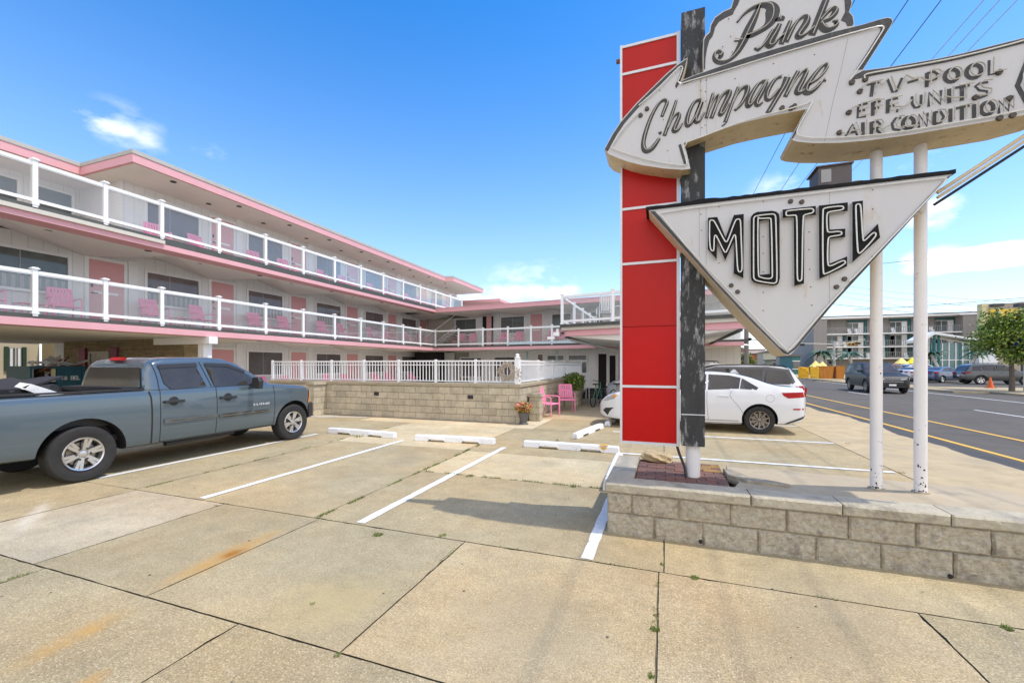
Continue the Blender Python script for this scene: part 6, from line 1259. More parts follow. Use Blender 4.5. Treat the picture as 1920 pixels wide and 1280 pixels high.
# ---------------- cars
def make_car(kind, loc, rz, paint, label, cat='car', detail=True, style='five', wmt='alloy', blackroof=False, grp=None):
    P = {
     'sedan': dict(top=[(-1.02, .88), (-1.0, 1.03), (-.94, 1.12), (-.45, 1.155), (-.20, 1.22), (.15, 1.36), (.5, 1.455), (.95, 1.50), (1.35, 1.50), (1.75, 1.43), (2.3, 1.20), (2.75, 1.03), (3.3, .95), (3.6, .86), (3.80, .70), (3.86, .60)], bot=[(-1.02, .42), (-.9, .30), (-.6, .24), (3.3, .2), (3.7, .24), (3.86, .34)],
               plan=[(-1.02, .60), (-.97, .73), (-.85, .83), (-.5, .90), (0, .925), (3.0, .92), (3.4, .86), (3.65, .75), (3.80, .60), (3.86, .42)], belt=[(-2, 1.02), (.2, 1.04), (2.2, .96), (5, .9)], wb=2.80, wr=.335, tumble=.42, mid=.6, x0=-1.02, x1=3.86,
               win=[[(.02, 1.115), (.30, 1.30), (.36, 1.335), (.42, 1.08), (.06, 1.06)], [(.44, 1.08), (.385, 1.345), (.65, 1.405), (1.10, 1.425), (1.13, 1.045)], [(1.18, 1.045), (1.15, 1.425), (1.55, 1.40), (2.05, 1.20), (2.12, 1.03)]], ws=(1.62, 2.32), rg=(-.28, .42)),
     'suv': dict(top=[(-1.0, .75), (-.97, 1.05), (-.90, 1.15), (-.72, 1.45), (-.60, 1.66), (-.35, 1.74), (.6, 1.78), (1.4, 1.76), (1.75, 1.66), (2.4, 1.25), (2.55, 1.16), (3.3, 1.08), (3.65, .98), (3.85, .80), (3.9, .7)], bot=[(-1.0, .50), (-.9, .36), (3.5, .3), (3.9, .4)],
               plan=[(-1.0, .72), (-.92, .86), (-.6, .95), (3.1, .96), (3.55, .90), (3.8, .76), (3.9, .62)], belt=[(-2, 1.10), (2.5, 1.06), (5, 1.0)], wb=2.90, wr=.38, tumble=.30, mid=.7, x0=-1.0, x1=3.9,
               win=[[(-.60, 1.28), (-.45, 1.55), (.05, 1.62), (.12, 1.18), (-.55, 1.16)], [(.17, 1.18), (.12, 1.62), (.95, 1.64), (.98, 1.15)], [(1.05, 1.15), (1.03, 1.64), (1.55, 1.60), (2.12, 1.24), (2.15, 1.14)]], ws=(1.72, 2.42), rg=(-.90, -.66))}[kind]
    t = thing('parked_car' if kind == 'sedan' else 'suv', loc, label, cat, grp, rz); sh = CarShape(P['top'], P['bot'], P['plan'], P['belt'], P['tumble'], mid=P['mid'])
    wr = P['wr']; car_body(sh, P['x0'], P['x1'], 64 if detail else 40, paint, t, M['trim'], wheels=((0, wr+.01, wr+.05), (P['wb'], wr+.01, wr+.05)), rw=wr)
    for wn in P['win']: side_patch(sh, 'side_window', wn, 'carglass', t, .005, side=(-1, 1))
    if blackroof: side_patch(sh, 'black_pillar', [(-.70, 1.22), (-.56, 1.60), (0., 1.69), (1.4, 1.69), (1.75, 1.60), (2.35, 1.20), (2.2, 1.12), (-.62, 1.14)], blackp, t, .003, side=(-1, 1))
    top_patch(sh, 'windscreen', P['ws'], (.80, .88), 'carglass', t, .006); top_patch(sh, 'rear_window', P['rg'], (.84, .80), 'carglass', t, .006)
    if blackroof: top_patch(sh, 'roof_panel', (P['rg'][1]-.02, P['ws'][0]+.02), (1.0, 1.0), blackp, t, .012)
    for x in (0, P['wb']):
        for s in (-1, 1): wheel(t, x, s*(interp(P['plan'], x)-.135), wr, wr, .22, s, style, wmt, .66)
    x1 = P['x1']; x0 = P['x0']
    if kind == 'sedan':
        side_patch(sh, 'tail_lamp', [(-.46, 1.0), (-.93, 1.02), (-.96, .90), (-.60, .87), (-.5, .93)], 'taillamp', t, .006, side=(-1, 1)); m = MB(); m.box((-1.035, -.58, .90), (-1.0, -.30, 1.0)); m.box((-1.035, .30, .90), (-1.0, .58, 1.0)); m.build('tail_lamp', 'taillamp', t, world=False)
        side_patch(sh, 'rear_reflector', [(-.93, .64), (-.70, .63), (-.70, .60), (-.95, .60)], 'taillamp', t, .006, side=(-1, 1))
        side_patch(sh, 'headlamp', [(3.30, .86), (3.40, .90), (3.62, .80), (3.74, .68), (3.62, .69), (3.42, .76)], 'lampglass', t, .006, side=(-1, 1)); side_patch(sh, 'turn_signal', [(3.32, .85), (3.40, .87), (3.50, .80), (3.42, .78)], 'amber', t, .009, side=(-1, 1))
        side_patch(sh, 'fog_lamp_recess', [(3.42, .52), (3.66, .50), (3.74, .42), (3.60, .30), (3.55, .40), (3.5, .46)], 'trim', t, .006, side=(-1, 1))
        side_patch(sh, 'bumper_diffuser', [(-.99, .47), (-.93, .40), (-.60, .27), (-.5, .26), (-.62, .32), (-.90, .44)], 'trim', t, .012, side=(-1, 1))
        m = MB(); m.box((3.80, -.35, .34), (3.875, .35, .52)); m.build('grille', 'trim', t, world=False)
        m = MB(); m.prism([(.52, -.01, 1.47), (.30, -.01, 1.42), (.40, -.01, 1.54), (.44, -.01, 1.545)], (0, .02, 0)); m.build('roof_fin', paint, t, world=False)
        side_line(sh, 'sill_line', [(.45, .30), (2.35, .30)], .012, 'trim', t, side=(-1, 1)); doors = [[(.60, 1.03), (.66, .9), (.42, .62), (.30, .36)], [(1.15, 1.03), (1.16, .7), (1.12, .31)], [(2.2, .98), (2.28, .7), (2.22, .31)]]
        if detail:
            q = MB(); ribbon(q, [Vector((-.22+.085*cos(a*pi/10), -(sh.w(-.22+.085*cos(a*pi/10), .86+.085*sin(a*pi/10))+.003), .86+.085*sin(a*pi/10))) for a in range(21)], .006, Vector((0, -1, 0))); q2 = MB(); q2.add([(x, -y, z) for x, y, z in q.v], q.f); q2.build('fuel_flap', 'darkalloy', t, world=False)
    else:
        side_patch(sh, 'tail_lamp', [(-.97, .88), (-.90, 1.10), (-.62, 1.08), (-.75, .95)], 'taillamp', t, .006, side=(-1, 1)); m = MB(); m.box((-1.03, -.70, .88), (-.985, -.42, 1.04)); m.box((-1.03, .42, .88), (-.985, .70, 1.04)); m.build('tail_lamp', 'taillamp', t, world=False)
        side_patch(sh, 'headlamp', [(3.45, .90), (3.55, .98), (3.80, .86), (3.80, .78)], 'lampglass', t, .006, side=(-1, 1)); m = MB(); m.box((3.84, -.60, .78), (3.915, -.36, .86)); m.box((3.84, .36, .78), (3.915, .60, .86)); m.build('headlamp', 'lampglass', t, world=False)
        m = MB(); m.box((3.85, -.48, .50), (3.925, .48, .76)); m.box((3.86, -.60, .36), (3.915, .60, .44)); m.build('grille', 'trim', t, world=False); m = MB(); m.box((3.926, -.48, .66), (3.935, .48, .69)); m.box((3.926, -.48, .755), (3.935, .48, .775)); m.build('grille_bar', 'chrome', t, world=False)
        m = MB(); m.box((3.926, -.16, .44), (3.94, .16, .54)); m.box((-1.02, -.16, .70), (-1.005, .16, .80)); m.build('number_plate', 'white', t, world=False)
        for s in (() if blackroof else (-1, 1)): m = MB(); m.tube([(-.4, s*.62, 1.74), (-.35, s*.62, 1.81), (1.3, s*.62, 1.83), (1.4, s*.62, 1.77)], .018); m.build('roof_rail', 'trim', t, world=False)
        doors = [[(.14, 1.1), (.2, .7), (.5, .4)], [(1.0, 1.1), (1.0, .4)], [(2.25, 1.08), (2.3, .4)]]
        side_line(sh, 'sill_trim', [(.5, .40), (2.4, .40)], .06, 'trim', t, side=(-1, 1))
    for d_ in doors: side_line(sh, 'panel_gap', d_, .007, 'signdark', t, side=(-1, 1))
    for x in ((.78, 1.72) if kind == 'sedan' else (.4, 1.3)):
        for s in (-1, 1): m = MB(); z = .90 if kind == 'sedan' else 1.02; y = s*sh.w(x, z); m.box((x-.11, min(y+s*.012, y+s*.035), z-.012), (x+.11, max(y+s*.012, y+s*.035), z+.014)); m.box((x-.11, min(y, y+s*.03), z-.01), (x-.08, max(y, y+s*.03), z+.01)); m.box((x+.08, min(y, y+s*.03), z-.01), (x+.11, max(y, y+s*.03), z+.01)); m.build('door_handle', paint if kind == 'sedan' else 'trim', t, bevel=.006, world=False)
    for s in (-1, 1):
        xm = 2.0 if kind == 'sedan' else 2.05; zm = 1.02 if kind == 'sedan' else 1.18; y = s*sh.w(xm, zm); m = MB(); m.box((xm-.05, min(y, y+s*.20), zm), (xm+.09, max(y, y+s*.20), zm+.14)); m.build('door_mirror', paint, t, bevel=.03, world=False)
    return t
whitep = paintmat('white_car_paint', (.72, .72, .72), .3); blackp = paintmat('black_car_paint', (.02, .02, .022), .2); greyp = mat('dark_grey_paint', (.06, .065, .065), .3, metal=.5, var=.02, coat=1); redp = paintmat('maroon_paint', (.18, .01, .03)); bluep = mat('blue_paint', (.06, .10, .18), .3, metal=.3, var=.02, coat=1); silverp = mat('silver_paint', (.45, .46, .48), .3, metal=.6, var=.02, coat=1)
# sedan: nose towards -X, its left side faces the camera
make_car('sedan', (2.16, 11.5+.93, 0), pi, whitep, 'white sedan parked nose-in behind the black sign column', style='ten', wmt='darkalloy')
make_car('suv', (2.95, 15.4, 0), pi, whitep, 'white crossover with a black roof and dark glass parked right behind the white sedan', 'suv', style='five', wmt='darkalloy', blackroof=True).scale = (1, 1, .95)
make_car('suv', (1.6, 18.8, 0), pi, whitep, 'white crossover third in the row behind the white sedan, only its roof showing', 'suv', style='five')
make_car('suv', (13.3, 33.2+.9+2.0, -.09), -pi/2-.06, mat('black_suv_paint', (.014, .013, .012), .5, var=.1, coat=.12, spec=.3), 'black suv driving towards the camera on the road', 'suv', style='five', wmt='darkalloy').scale = (1.08, 1.08, 1.08)
p = G(1840, 721); make_car('suv', (p.x+.1, p.y+1.2, 0), R(2), greyp, 'dark grey suv parked across the road behind the orange cone', 'suv')
make_car('sedan', (23.6, 50.6, 0), R(35), bluep, 'blue car parked between the dark grey suv and a white car', detail=False)
make_car('sedan', (23.2, 53.6, 0), R(35), whitep, 'white car parked across the road between the blue car and the maroon suv', detail=False)
make_car('suv', (21.6, 55.4, 0), R(35), redp, 'maroon suv parked across the road behind the right sign post', 'suv', detail=False)
_p = G(1703, 713); make_car('suv', (_p.x, _p.y, 0), R(20), silverp, 'silver suv parked across the road, partly hidden by the black suv', 'suv', detail=False)
make_car('sedan', (-12.3, 1.6, 0), R(92), blackp, 'black car parked on the far side of the pickup bed at the left edge', detail=False)
# ================================================ BACKGROUND
# grey four-storey hotel across the road
HY = 90.; hb = lambda px, py: onY(px, py, HY)
HOT = thing('grey_hotel', (36, HY+6, 0), 'long grey four-storey hotel with teal accents and white balcony rails across the road', 'hotel')
L0 = 25.6; L1 = hb(1838, 600).x
zr = 9.95; zf = [hb(1600, y).z for y in (671, 649.5, 625)]
m = MB(); m.box((L0, HY+2.2, 0), (L1, HY+16, zr-.1)); m.build('wall', 'hotelgrey', HOT)
m = MB(); m.box((L0-.3, HY-.3, zr-.1), (L1+.4, HY+16.3, zr+.22)); m.build('roof', 'white', HOT); m = MB(); m.box((L0-.32, HY-.34, zr+.22), (L1+.4, HY+16.3, zr+.36)); m.build('roof_edge', 'darkedge', HOT)
MB().box((L0-.2, HY-.1, 0), (L0+1.8, HY+2.25, zr-.1)).build('end_pier', 'hotelgrey', HOT); MB().box((L1-2.2, HY-.1, 0), (L1+.2, HY+2.25, zr-.1)).build('end_pier', 'hotelgrey', HOT)
m = MB(); m.box((L0-.05, HY+16, 0), (L0+3, HY+28, zr-2.5)); m.build('rear_wing', 'hotelgrey', HOT)
TEAL = mat('teal_paint', (.02, .14, .15), .6)
for z in zf:
    m = MB(); m.box((L0+1.8, HY, z-.16), (L1-2.2, HY+2.2, z)); m.build('balcony_slab', 'white', HOT)
    m = MB(); m.box((L0+1.8, HY+.02, z+.98), (L1-2.2, HY+.06, z+1.03)); m.box((L0+1.8, HY+.02, z+.1), (L1-2.2, HY+.06, z+.14))
    x = L0+1.8
    while x < L1-2.2: m.box((x, HY+.03, z+.1), (x+.045, HY+.05, z+1.0)); x += .28
    m.build('balcony_rail', 'curtain_and_reflection', HOT)
bay = (L1-L0-4)/6
for lv, z in enumerate([.1]+[0]*0+zf[:]):
    for i in range(6):
        x = L0+2.2+i*bay
        if lv == 0: continue
        if lv == 3 and i % 2 == 0: MB().box((x-.05, HY+1.9, z), (x+3.0, HY+2.19, zr-.12)).build('cladding_panel', 'hotelgrey', HOT); continue
        m = MB(); m.box((x+.3, HY+2.12, z+.35), (x+1.7, HY+2.19, z+1.95)); w_ = m.build('window', 'glassteal', HOT); m = MB(); m.box((x+.97, HY+2.08, z+.35), (x+1.03, HY+2.115, z+1.95)); m.box((x+.22, HY+2.1, z+1.95), (x+1.78, HY+2.19, z+2.03)); m.build('window_frame', 'white', w_)
        m = MB(); m.box((x+1.85, HY+2.1, z), (x+2.6, HY+2.19, z+2.05)); m.build('door', 'white', HOT)
        m = MB(); m.box((x+2.7, HY+1.9, z), (x+2.95, HY+2.19, z+2.2)); m.build('teal_panel', TEAL, HOT)
        if lv != 3: m = MB(); m.box((x+3.15, HY+2.12, z+.35), (x+3.9, HY+2.19, z+1.9)); m.build('window', 'glassteal', HOT)
        if lv == 3: m = MB(); m.box((x+.2, HY+2.0, z+2.2), (x+3.1, HY+2.19, z+2.45)); m.build('teal_panel', TEAL, HOT)
for i in range(14):
    z = zf[i % 3]; x = L0+2.8+(i*1.73) % (L1-L0-6); m = MB(); m.box((x, HY+.7, z+.02), (x+.5, HY+1.2, z+.45)); m.box((x, HY+1.15, z+.45), (x+.5, HY+1.2, z+.9)); tag(m.build('plastic_chair', 'white'), 'white plastic chair on a balcony of the grey hotel', 'chair', 'white chairs on the grey hotel balconies')
# yellow mural building at the far right
mb = thing('mural_building', (58, 72, 0), 'tan building with a yellow mural behind the street tree', 'building')
a = onY(1848, 590, 78); m = MB(); m.box((a.x, 78, 0), (a.x+30, 79.5, 10.2)); m.build('wall', mat('tan_render', (.34, .30, .24), .8), mb); m = MB(); m.box((a.x-.6, 77.6, 5), (a.x, 78.6, 10.2)); m.build('corner_strip', mat('cream_strip', (.62, .55, .30), .7), mb)
m = MB(); m.box((a.x+.4, 77.94, 6.6), (a.x+7, 77.99, 9.4)); m.build('mural', mat('yellow_mural', (.72, .50, .04), .7, var=.2, col2=(.6, .55, .42), c2scale=1.2), mb)
m = MB(); m.prism([(a.x+3, 79, 10.3), (a.x+30, 79, 12.4), (a.x+30, 79, 10.3)], (0, 1.2, 0)); m.build('roof', 'roofgrey', mb)
# glass pavilion with winged roof
PV = thing('glass_pavilion', (31, 64, 0), 'teal glass pavilion with a white winged roof in front of the grey hotel', 'pavilion'); PY = 64.
q = lambda px, py, Y=PY: onY(px, py, Y)
a, b = q(1738, 690), q(1842, 690); zg = q(1790, 642).z; m = MB(); m.box((a.x, PY+1, 0), (b.x, PY+3, zg)); m.build('glass_wall', mat('teal_glazing', (.05, .17, .17), .08, var=.3, vs=.4, spec=.9), PV)
m = MB()
for i in range(9): x = a.x+(b.x-a.x)*i/8; m.box((x-.05, PY+.93, 0), (x+.05, PY+.99, zg))
for z in (2.2,): m.box((a.x, PY+.92, z), (b.x, PY+.98, z+.1))
m.build('mullions', 'white', PV)
m = MB(); P = [q(1728, 636), q(1752, 622), q(1852, 638), q(1856, 641), q(1753, 626.5), q(1730, 641)]; m.prism(P, (0, 3.4, 0)); m.build('roof', 'white', PV)
m = MB()
for px in (1757, 1765): x = q(px, 690).x; m.cyl((x, PY+.5, 0), (x, PY+.5, q(px, 628).z), .12, n=8)
m.build('column', TEAL, PV)
m = MB(); P = [q(1836, 662), q(1858, 640), q(1868, 634), q(1872, 637), q(1840, 664)]; m.prism(P, (0, 3, 0)); P = [q(1836, 664), q(1872, 652), q(1872, 690), q(1836, 690)]; m.prism(P, (0, 2.5, 0)); m.build('lobby_wing', 'white', PV)
# palms
def palm(px, py0, py1, Y, lab, lean=.0):
    b = onY(px, py1, Y); zt_ = onY(px, py0, Y).z; t = thing('palm_tree', (b.x, Y, 0), lab, 'palm tree', 'palms in front of the grey hotel'); m = MB(); m.tube([(0, 0, 0), (lean*.4, 0, zt_*.4), (lean, 0, zt_)], [.22, .16, .13], 8); m.build('trunk', 'beige', t, world=False); rs = random.Random(int(px)); m = MB()
    for i in range(16):
        a = 2*pi*i/16+rs.uniform(-.2, .2); el = rs.uniform(-.1, .8); L = rs.uniform(1.5, 2.1); u = Vector((cos(a), sin(a), 0)); w = Vector((-sin(a), cos(a), 0)); prev = None
        for s in range(7):
            f = s/6; c = Vector((lean, 0, zt_))+u*(L*f)+Vector((0, 0, sin(el)*L*f-1.0*L*f*f*.8)); hw = .30*sin(pi*min(.97, f+.12))
            if prev:
                pc, ph = prev
                for k in (0, 1): sg = 1 if k else -1; m.add([pc, c, c+w*sg*hw+Vector((0, 0, -hw*.6)), pc+w*sg*ph*.55+Vector((0, 0, -ph*.4))], [(0, 1, 2, 3)])
            prev = (c, hw)
    m.build('fronds', 'palm', t, world=False)
palm(1541, 660, 692, 62, 'small palm behind the yellow umbrellas and orange planters, leftmost palm'); palm(1606, 662, 690, 62, 'palm rising behind the black suv', -.8); palm(1771, 662, 690, 60, 'palm with a curved trunk in front of the glass pavilion, left of the straighter one', -1.2); palm(1801, 655, 690, 60, 'leaning palm in front of the glass pavilion, right of the curved one', 1.6)
# umbrellas
for px, w, yt, lab in ((1529, 15, 676, 'pale yellow umbrella above the orange planters, left of the pair'), (1542, 14, 677, 'pale yellow umbrella above the orange planters, right of the pair'), (1690, 18, 670, 'pale yellow umbrella beyond the black suv, between the white posts'), (1710, 14, 669, 'bright yellow umbrella beyond the black suv beside the right white post')):
    c = onY(px, yt, 58); r = (onY(px+w, yt, 58).x-c.x)*.85; t = thing('patio_umbrella', (c.x, 58, 0), lab, 'umbrella', 'yellow patio umbrellas across the road'); m = MB(); k = 8
    m.add([(0, 0, c.z)]+[(r*cos(2*pi*i/k), r*sin(2*pi*i/k), c.z-.7) for i in range(k)], [(0, 1+i, 1+(i+1) % k) for i in range(k)]); m.build('canopy', mat('umbrella_yellow', (.85, .70, .22) if 'pale' in lab else (.85, .75, .05), .8), t, world=False); MB().cyl((0, 0, 0), (0, 0, c.z-.05), .03, n=8).build('pole', 'white', t, world=False)
# orange and yellow planter screens
for x0, x1, mt, lab in ((1497, 1517, (.75, .42, .02), 'yellow patterned screen panel left of the orange planters, nearer the hotel end'), (1519, 1536, (.75, .45, .03), 'yellow patterned screen panel beside the left orange planter'), (1537, 1561, (.45, .17, .02), 'orange wooden planter box left of the traffic signal pole'), (1568, 1582, (.45, .17, .02), 'orange wooden planter box right of the traffic signal pole')):
    a, b = onY(x0, 700, 55), onY(x1, 700, 55); z1_ = onY(x0, 686 if mt[1] < .3 else 688, 55).z
    if mt[1] < .3: m = MB(); m.prism([(a.x, 55, 0.15), (b.x, 55, .15), (b.x+.15, 55, z1_), (a.x-.0, 55, z1_)], (0, 1.2, 0)); tag(m.build('planter_box', mat('orange_wood', mt, .7, var=.25, vs=4, streak=.2)), lab, 'planter')
    else:
        m = MB(); rs = random.Random(x0)
        for i in range(22): cx, cz = rs.uniform(a.x+.2, b.x-.2), rs.uniform(.5, z1_-.2); m.tube([(cx+.22*cos(k), 55, cz+.22*sin(k)) for k in (0, 1.05, 2.1, 3.14, 4.2, 5.2)], .06, 5, closed=True)
        m.box((a.x, 55.02, .2), (b.x, 55.06, z1_)); tag(m.build('screen_panel', mat('yellow_screen', mt, .7, var=.2)), lab, 'screen')
# traffic signals, poles
def pole(px, Yd, top, r, mt, lab, cat='pole', nm='utility_pole', z0=0):
    b = onY(px, 684, Yd); t = thing(nm, (b.x, Yd, 0), lab, cat); MB().cyl((0, 0, z0), (0, 0, top), r*1.1, r*.8, 12).build('shaft', mt, t, world=False); return t, b.x
t, x = pole(1399.5, 55, 11, .25, 'woodpole', 'thick weathered utility pole rising beneath the canopy edge beside the triangular panel')
t2, x2 = pole(1334, 90, 9, .22, 'woodpole', 'thinner utility pole between the black column and the thick one')
t3, x3 = pole(1564, 70, onY(1564, 640, 70).z, .17, 'roofgrey', 'grey traffic signal pole in front of the grey hotel', 'signal pole', 'signal_pole')
YA = 70; arm = MB(); a0 = onY(1564, 648, YA); a1 = onY(1478, 643, YA); arm.cyl(Vector((x3, YA, a0.z+.2)), a1, .09, .06, 8); a2 = onY(1622, 636, YA); arm.cyl(Vector((x3, YA, a0.z)), a2, .08, .06, 8); arm.build('mast_arm', 'roofgrey', t3)
def signal(px, py, Y, mt, lab, horiz=True, w=10):
    c = onY(px, py, Y); e = (onY(px+w, py, Y).x-c.x); t = thing('traffic_light', tuple(c), lab, 'traffic light', 'traffic lights over the crossing'); m = MB(); h = .17
    if horiz: m.box((-e, -.15, -h), (e, .15, h))
    else: m.box((-h, -.15, -e), (h, .15, e))
    m.build('housing', mt, t, bevel=.04, world=False); m = MB()
    for k in (-.66, 0, .66): c2 = (e*k, 0) if horiz else (0, e*k); m.cyl((c2[0], -.30, c2[1]), (c2[0], -.15, c2[1]), .13, n=10)
    m.build('lens_hood', 'trim', t, world=False)
YM = mat('signal_yellow', (.62, .33, .02), .5)
signal(1598, 645, 69.7, YM, 'yellow traffic light seen left of the first white post, left unit'); signal(1607.5, 643.5, 69.2, YM, 'yellow traffic light seen left of the first white post, right unit', w=4.5); signal(1503, 646, 69.5, 'trim', 'black traffic light at the edge of the triangular panel', w=5)
signal(1556, 679, 69.4, 'trim', 'small pedestrian signal on the grey signal pole', False, 3); signal(1391, 638, 54.4, 'taillamp', 'red-backed signal head left of the thick utility pole', w=2.5); signal(1405, 636, 54.4, 'trim', 'dark signal head right of the thick utility pole', w=2.5); signal(1369, 638, 54.4, 'roofgrey', 'grey signal box on the span wire left of the thick utility pole', w=4)
m = MB(); m.tube([onY(1340, 634, 54.6), onY(1399, 636, 54.6), onY(1425, 638, 54.6)], .03); m.tube([onY(1340, 641, 54.6), onY(1399, 641, 54.6)], .03); tag(m.build('span_wire', 'wire'), 'span wire carrying the signal heads beside the thick utility pole', 'cable')
# distant houses along the cross street
def house(px0, px1, py, Y, col, lab, roof='flat', dep=9, win=3, rcol=None):
    a, b = onY(px0, py, Y), onY(px1, py, Y); t = thing('house', ((a.x+b.x)/2, Y, 0), lab, 'house'); m = MB(); m.box((a.x, Y, 0), (b.x, Y+dep, a.z)); m.build('wall', mat('house_paint', col, .8), t)
    m = MB()
    if roof == 'flat': m.box((a.x-.3, Y-.3, a.z), (b.x+.3, Y+dep+.3, a.z+.3))
    else: m.prism([(a.x-.5, Y-.4, a.z), (b.x+.5, Y-.4, a.z), ((a.x+b.x)/2, Y-.4, a.z+(b.x-a.x)*.22)], (0, dep+.8, 0))
    m.build('roof', mat('house_roof', rcol or (.16, .13, .11), .9), t); W_ = (b.x-a.x)
    fl = max(1, int(a.z/3))
    for f in range(fl):
        for i in range(win): x = a.x+W_*(i+.5)/win; z = 1.0+a.z/fl*f; mm = MB(); mm.box((x-.5, Y-.06, z), (x+.5, Y-.01, z+1.3)); w_ = mm.build('window', 'glassdark', t); mm = MB(); mm.box((x-.6, Y-.05, z-.12), (x+.6, Y-.012, z-.002)); mm.box((x-.6, Y-.05, z+1.302), (x+.6, Y-.012, z+1.42)); mm.build('window_frame', 'white', w_)
house(1345, 1372, 664, 150, (.55, .22, .10), 'orange flat-roofed house left of the far tree'); house(1366, 1404, 657, 165, (.30, .22, .17), 'brown gable-roofed block behind the far tree', 'gable', 12, 4, (.22, .15, .12)); house(1405, 1432, 664, 150, (.58, .24, .11), 'orange house right of the thick utility pole', win=4); house(1404, 1434, 656, 175, (.66, .60, .58), 'pale pink building topped with a rooftop rail behind the orange house', win=4)
house(1431, 1458, 661, 140, (.52, .50, .38), 'pale green house beside the tip of the triangular panel', 'gable', win=3); house(1449, 1487, 676, 120, (.30, .30, .20), 'olive house with a white porch under the tip of the triangular panel', win=4); house(1324, 1345, 674, 170, (.52, .42, .38), 'low pinkish house at the left end of the far row', win=3)
house(1486, 1500, 668, 88, (.05, .16, .16), 'small teal shed at the left end of the grey hotel', win=1)
house(1500, 1530, 690, 100, (.3, .3, .28), 'low grey annex in front of the grey hotel end', win=2)
m = MB(); rs = random.Random(3)
# trees
def tree(name, loc, h, cr, cz, seed, lab, mats=('leaf', 'leafdark'), n=2600, size=.22, trunk=.14, clumps=16, cat='tree'):
    t = thing(name, loc, lab, cat); rs = random.Random(seed); m = MB(); m.tube([(0, 0, -.02), (.03, .02, h*.3), (-.04, .03, cz-cr[2]*.3), (0, 0, cz+cr[2]*.3)], [trunk, trunk*.85, trunk*.6, trunk*.2], 9); C_ = []
    for i in range(clumps):
        a = rs.uniform(0, 2*pi); k = rs.uniform(.25, .85); zz = rs.uniform(-.8, .85); rr_ = math.sqrt(max(.05, 1-zz*zz)); C_.append(Vector((cr[0]*k*rr_*cos(a), cr[1]*k*rr_*sin(a), cz+cr[2]*zz*.8)))
        st_ = Vector((0, 0, max(h*.3, min(cz, C_[-1].z-.5)))); mid_ = st_.lerp(C_[-1], .5)+Vector((0, 0, -.1)); m.tube([st_, mid_, C_[-1]], [trunk*.4, trunk*.25, .02], 5)
    m.build('trunk', 'bark', t, world=False); q = MB()
    for i in range(n):
        c = C_[rs.randrange(clumps)]; d = Vector((rs.gauss(0, 1), rs.gauss(0, 1), rs.gauss(0, .75)))*min(cr)*.20; p = c+d; a = Vector((rs.gauss(0, 1), rs.gauss(0, 1), rs.gauss(0, 1)+.5)).normalized(); b = a.orthogonal().normalized(); w = a.cross(b); s_ = size*rs.uniform(.5, 1.4)
        q.add([p-b*s_*.5, p+w*s_*.3, p+b*s_*.5, p-w*s_*.3], [(0, 1, 2, 3)], rs.randrange(len(mats)))
    q.build('crown', list(mats), t, world=False); return t
p = G(1897, 733); tree('street_tree', (p.x, p.y, 0), 2.2, (1.8, 2.1, 1.95), 3.45, 17, 'green street tree by the orange cone at the right edge', n=8500, size=.19, trunk=.15, clumps=34)
c = onY(1389, 672, 135); tree('street_tree', (c.x, 135, 0), 2, (3.6, 3, 2.1), 3.1, 5, 'dark green tree in front of the far orange houses', ('leafdark', 'leaf'), n=2500, size=.5, trunk=.25, clumps=20)
# street sign in the tree, white banners
t = thing('street_sign', (p.x+.35, p.y-.4, 0), 'blue oval sign on a thin post beside the street tree', 'sign'); MB().cyl((0, 0, 0), (0, 0, 3.2), .05, n=8).build('post', 'roofgrey', t, world=False)
m = MB(); m.lathe([(0, 0), (1, 0), (1, .04), (0, .04)], n=28, axis='Y'); m.v = [(x*.62, y-.15, z*.30+2.95) for x, y, z in m.v]; m.build('sign_face', mat('sign_blue', (.02, .05, .22), .4), t, world=False)
m = MB()
for s_ in stroke_text('VAC', Vector((-.33, -.156, 2.82)), Vector((1, 0, 0)), Vector((0, 0, 1)), .26): pass
t = thing('banner_stand', (p.x+1.3, p.y+.3, 0), 'white vertical banner board beside the tree trunk', 'banner'); MB().box((0, 0, 0), (.12, .5, 2.3)).build('board', 'white', t, world=False); MB().box((.5, 0, 0), (.62, .5, 2.2)).build('board', 'white', t, world=False)
# cone
c = G(1857, 727); t = thing('traffic_cone', (c.x, c.y, 0), 'orange traffic cone on the far sidewalk', 'cone'); MB().cyl((0, 0, .03), (0, 0, .78), .19, .03, 16).build('cone_body', mat('cone_orange', (.75, .13, .01), .5), t, world=False); MB().box((-.24, -.24, 0), (.24, .24, .035)).build('base', mat('cone_base', (.7, .14, .02), .6), t, world=False)
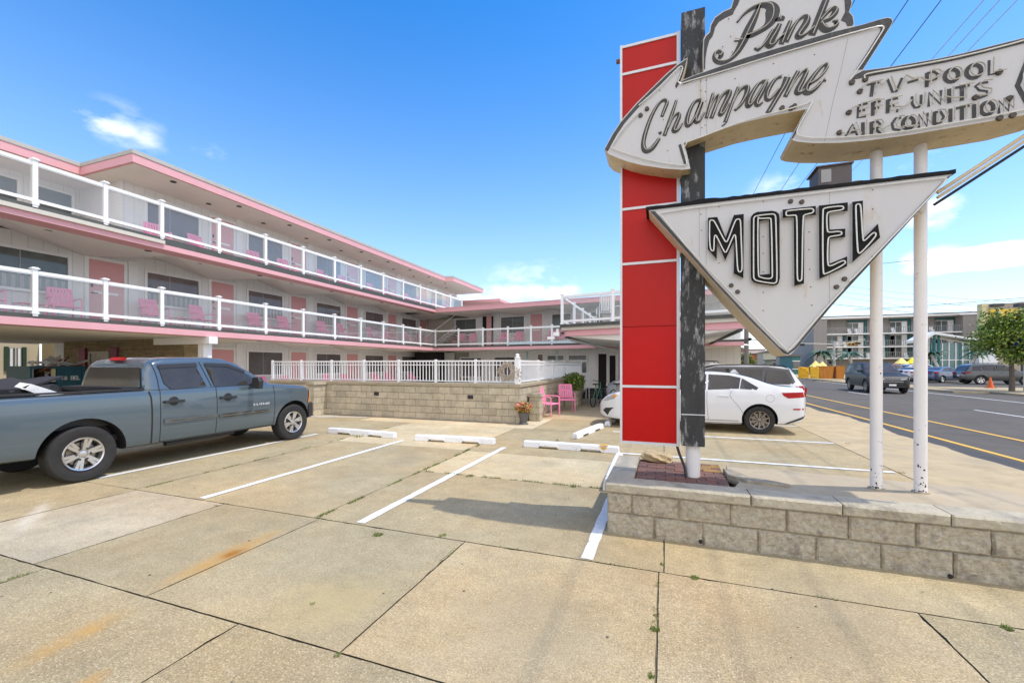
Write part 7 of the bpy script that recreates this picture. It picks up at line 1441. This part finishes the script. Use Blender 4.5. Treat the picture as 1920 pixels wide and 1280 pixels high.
# overhead lines along the road
def line_y(ratio, Z, lab, mt='wire', r=.012, Y0=-20, Y1=160, sag=.0):
    X = ratio*(Z-EYE)/cT*cT; m = MB(); m.tube([(X, Y0+(Y1-Y0)*i/12, Z-sag*math.sin(pi*((i*3) % 12)/12)) for i in range(13)], r, 5); tag(m.build('overhead_cable', mt), lab, 'cable', 'overhead cables along the road')
for i, (px, py, mt, lab) in enumerate(((1703, 0, 'wire', 'black overhead cable crossing above the lower arrow, nearest the cloud panel'), (1765, 0, 'wire', 'black overhead cable meeting the notch between arrow and service panel'), (1600, 5, 'wire', 'black overhead cable just right of the cloud panel'), (1845, 0, 'wirelight', 'pale overhead cable, left of the three pale ones'), (1875, 0, 'wirelight', 'pale overhead cable, middle of the three pale ones'), (1908, 0, 'wirelight', 'pale overhead cable, right of the three pale ones'))):
    line_y((px-1245)/(684-py)*cT, 9.5, lab, mt, .010 if mt == 'wire' else .010)
def span(pts, Y, lab, r=.02, mt='wire'):
    m = MB(); m.tube([onY(x, y, Y) for x, y in pts], r, 5); tag(m.build('overhead_cable', mt), lab, 'cable', 'overhead cables across the road')
span([(1560, 500), (1655, 494), (1740, 485), (1830, 473), (1980, 448)], 30, 'single dark cable rising to the right across the clear sky', .014)
for i, (pts, lab) in enumerate((([(1500, 556), (1570, 571), (1640, 578), (1720, 587), (1800, 590)], 'lowest dark cable sagging over the hotel roof'), ([(1520, 545), (1600, 560), (1700, 575), (1900, 590)], 'dark cable sagging over the hotel roof, second from the bottom'), ([(1600, 580), (1700, 575), (1800, 568), (1920, 558)], 'thick cable rising right above the hotel roof'), ([(1600, 582), (1700, 577), (1800, 571), (1920, 562)], 'thin cable just under the thick one above the hotel roof'), ([(1560, 533), (1680, 548), (1800, 560), (1920, 566)], 'thin cable highest above the hotel roof'), ([(1560, 545), (1680, 560), (1800, 572), (1920, 580)], 'thin cable crossing between the white posts'))): span(pts, 62, lab, .026 if i in (0, 2) else .014)
# street lamps on the far roof line
for px, Yd, zt_, lab in ((1869, 70, 12.6, 'slim lamp post above the mural building'), (1917, 60, 13.0, 'boxy dark lamp post at the right edge')):
    b = onY(px, 684, Yd); t = thing('street_lamp', (b.x, Yd, 0), lab, 'street lamp'); MB().cyl((0, 0, 0), (0, 0, onY(px, 575, Yd).z), .12, .09, 8).build('post', 'signdark', t, world=False); z = onY(px, 575, Yd).z; MB().box((-.5, -.4, z), (.5, .4, z+.35)).build('lamp_head', 'signdark', t, world=False)
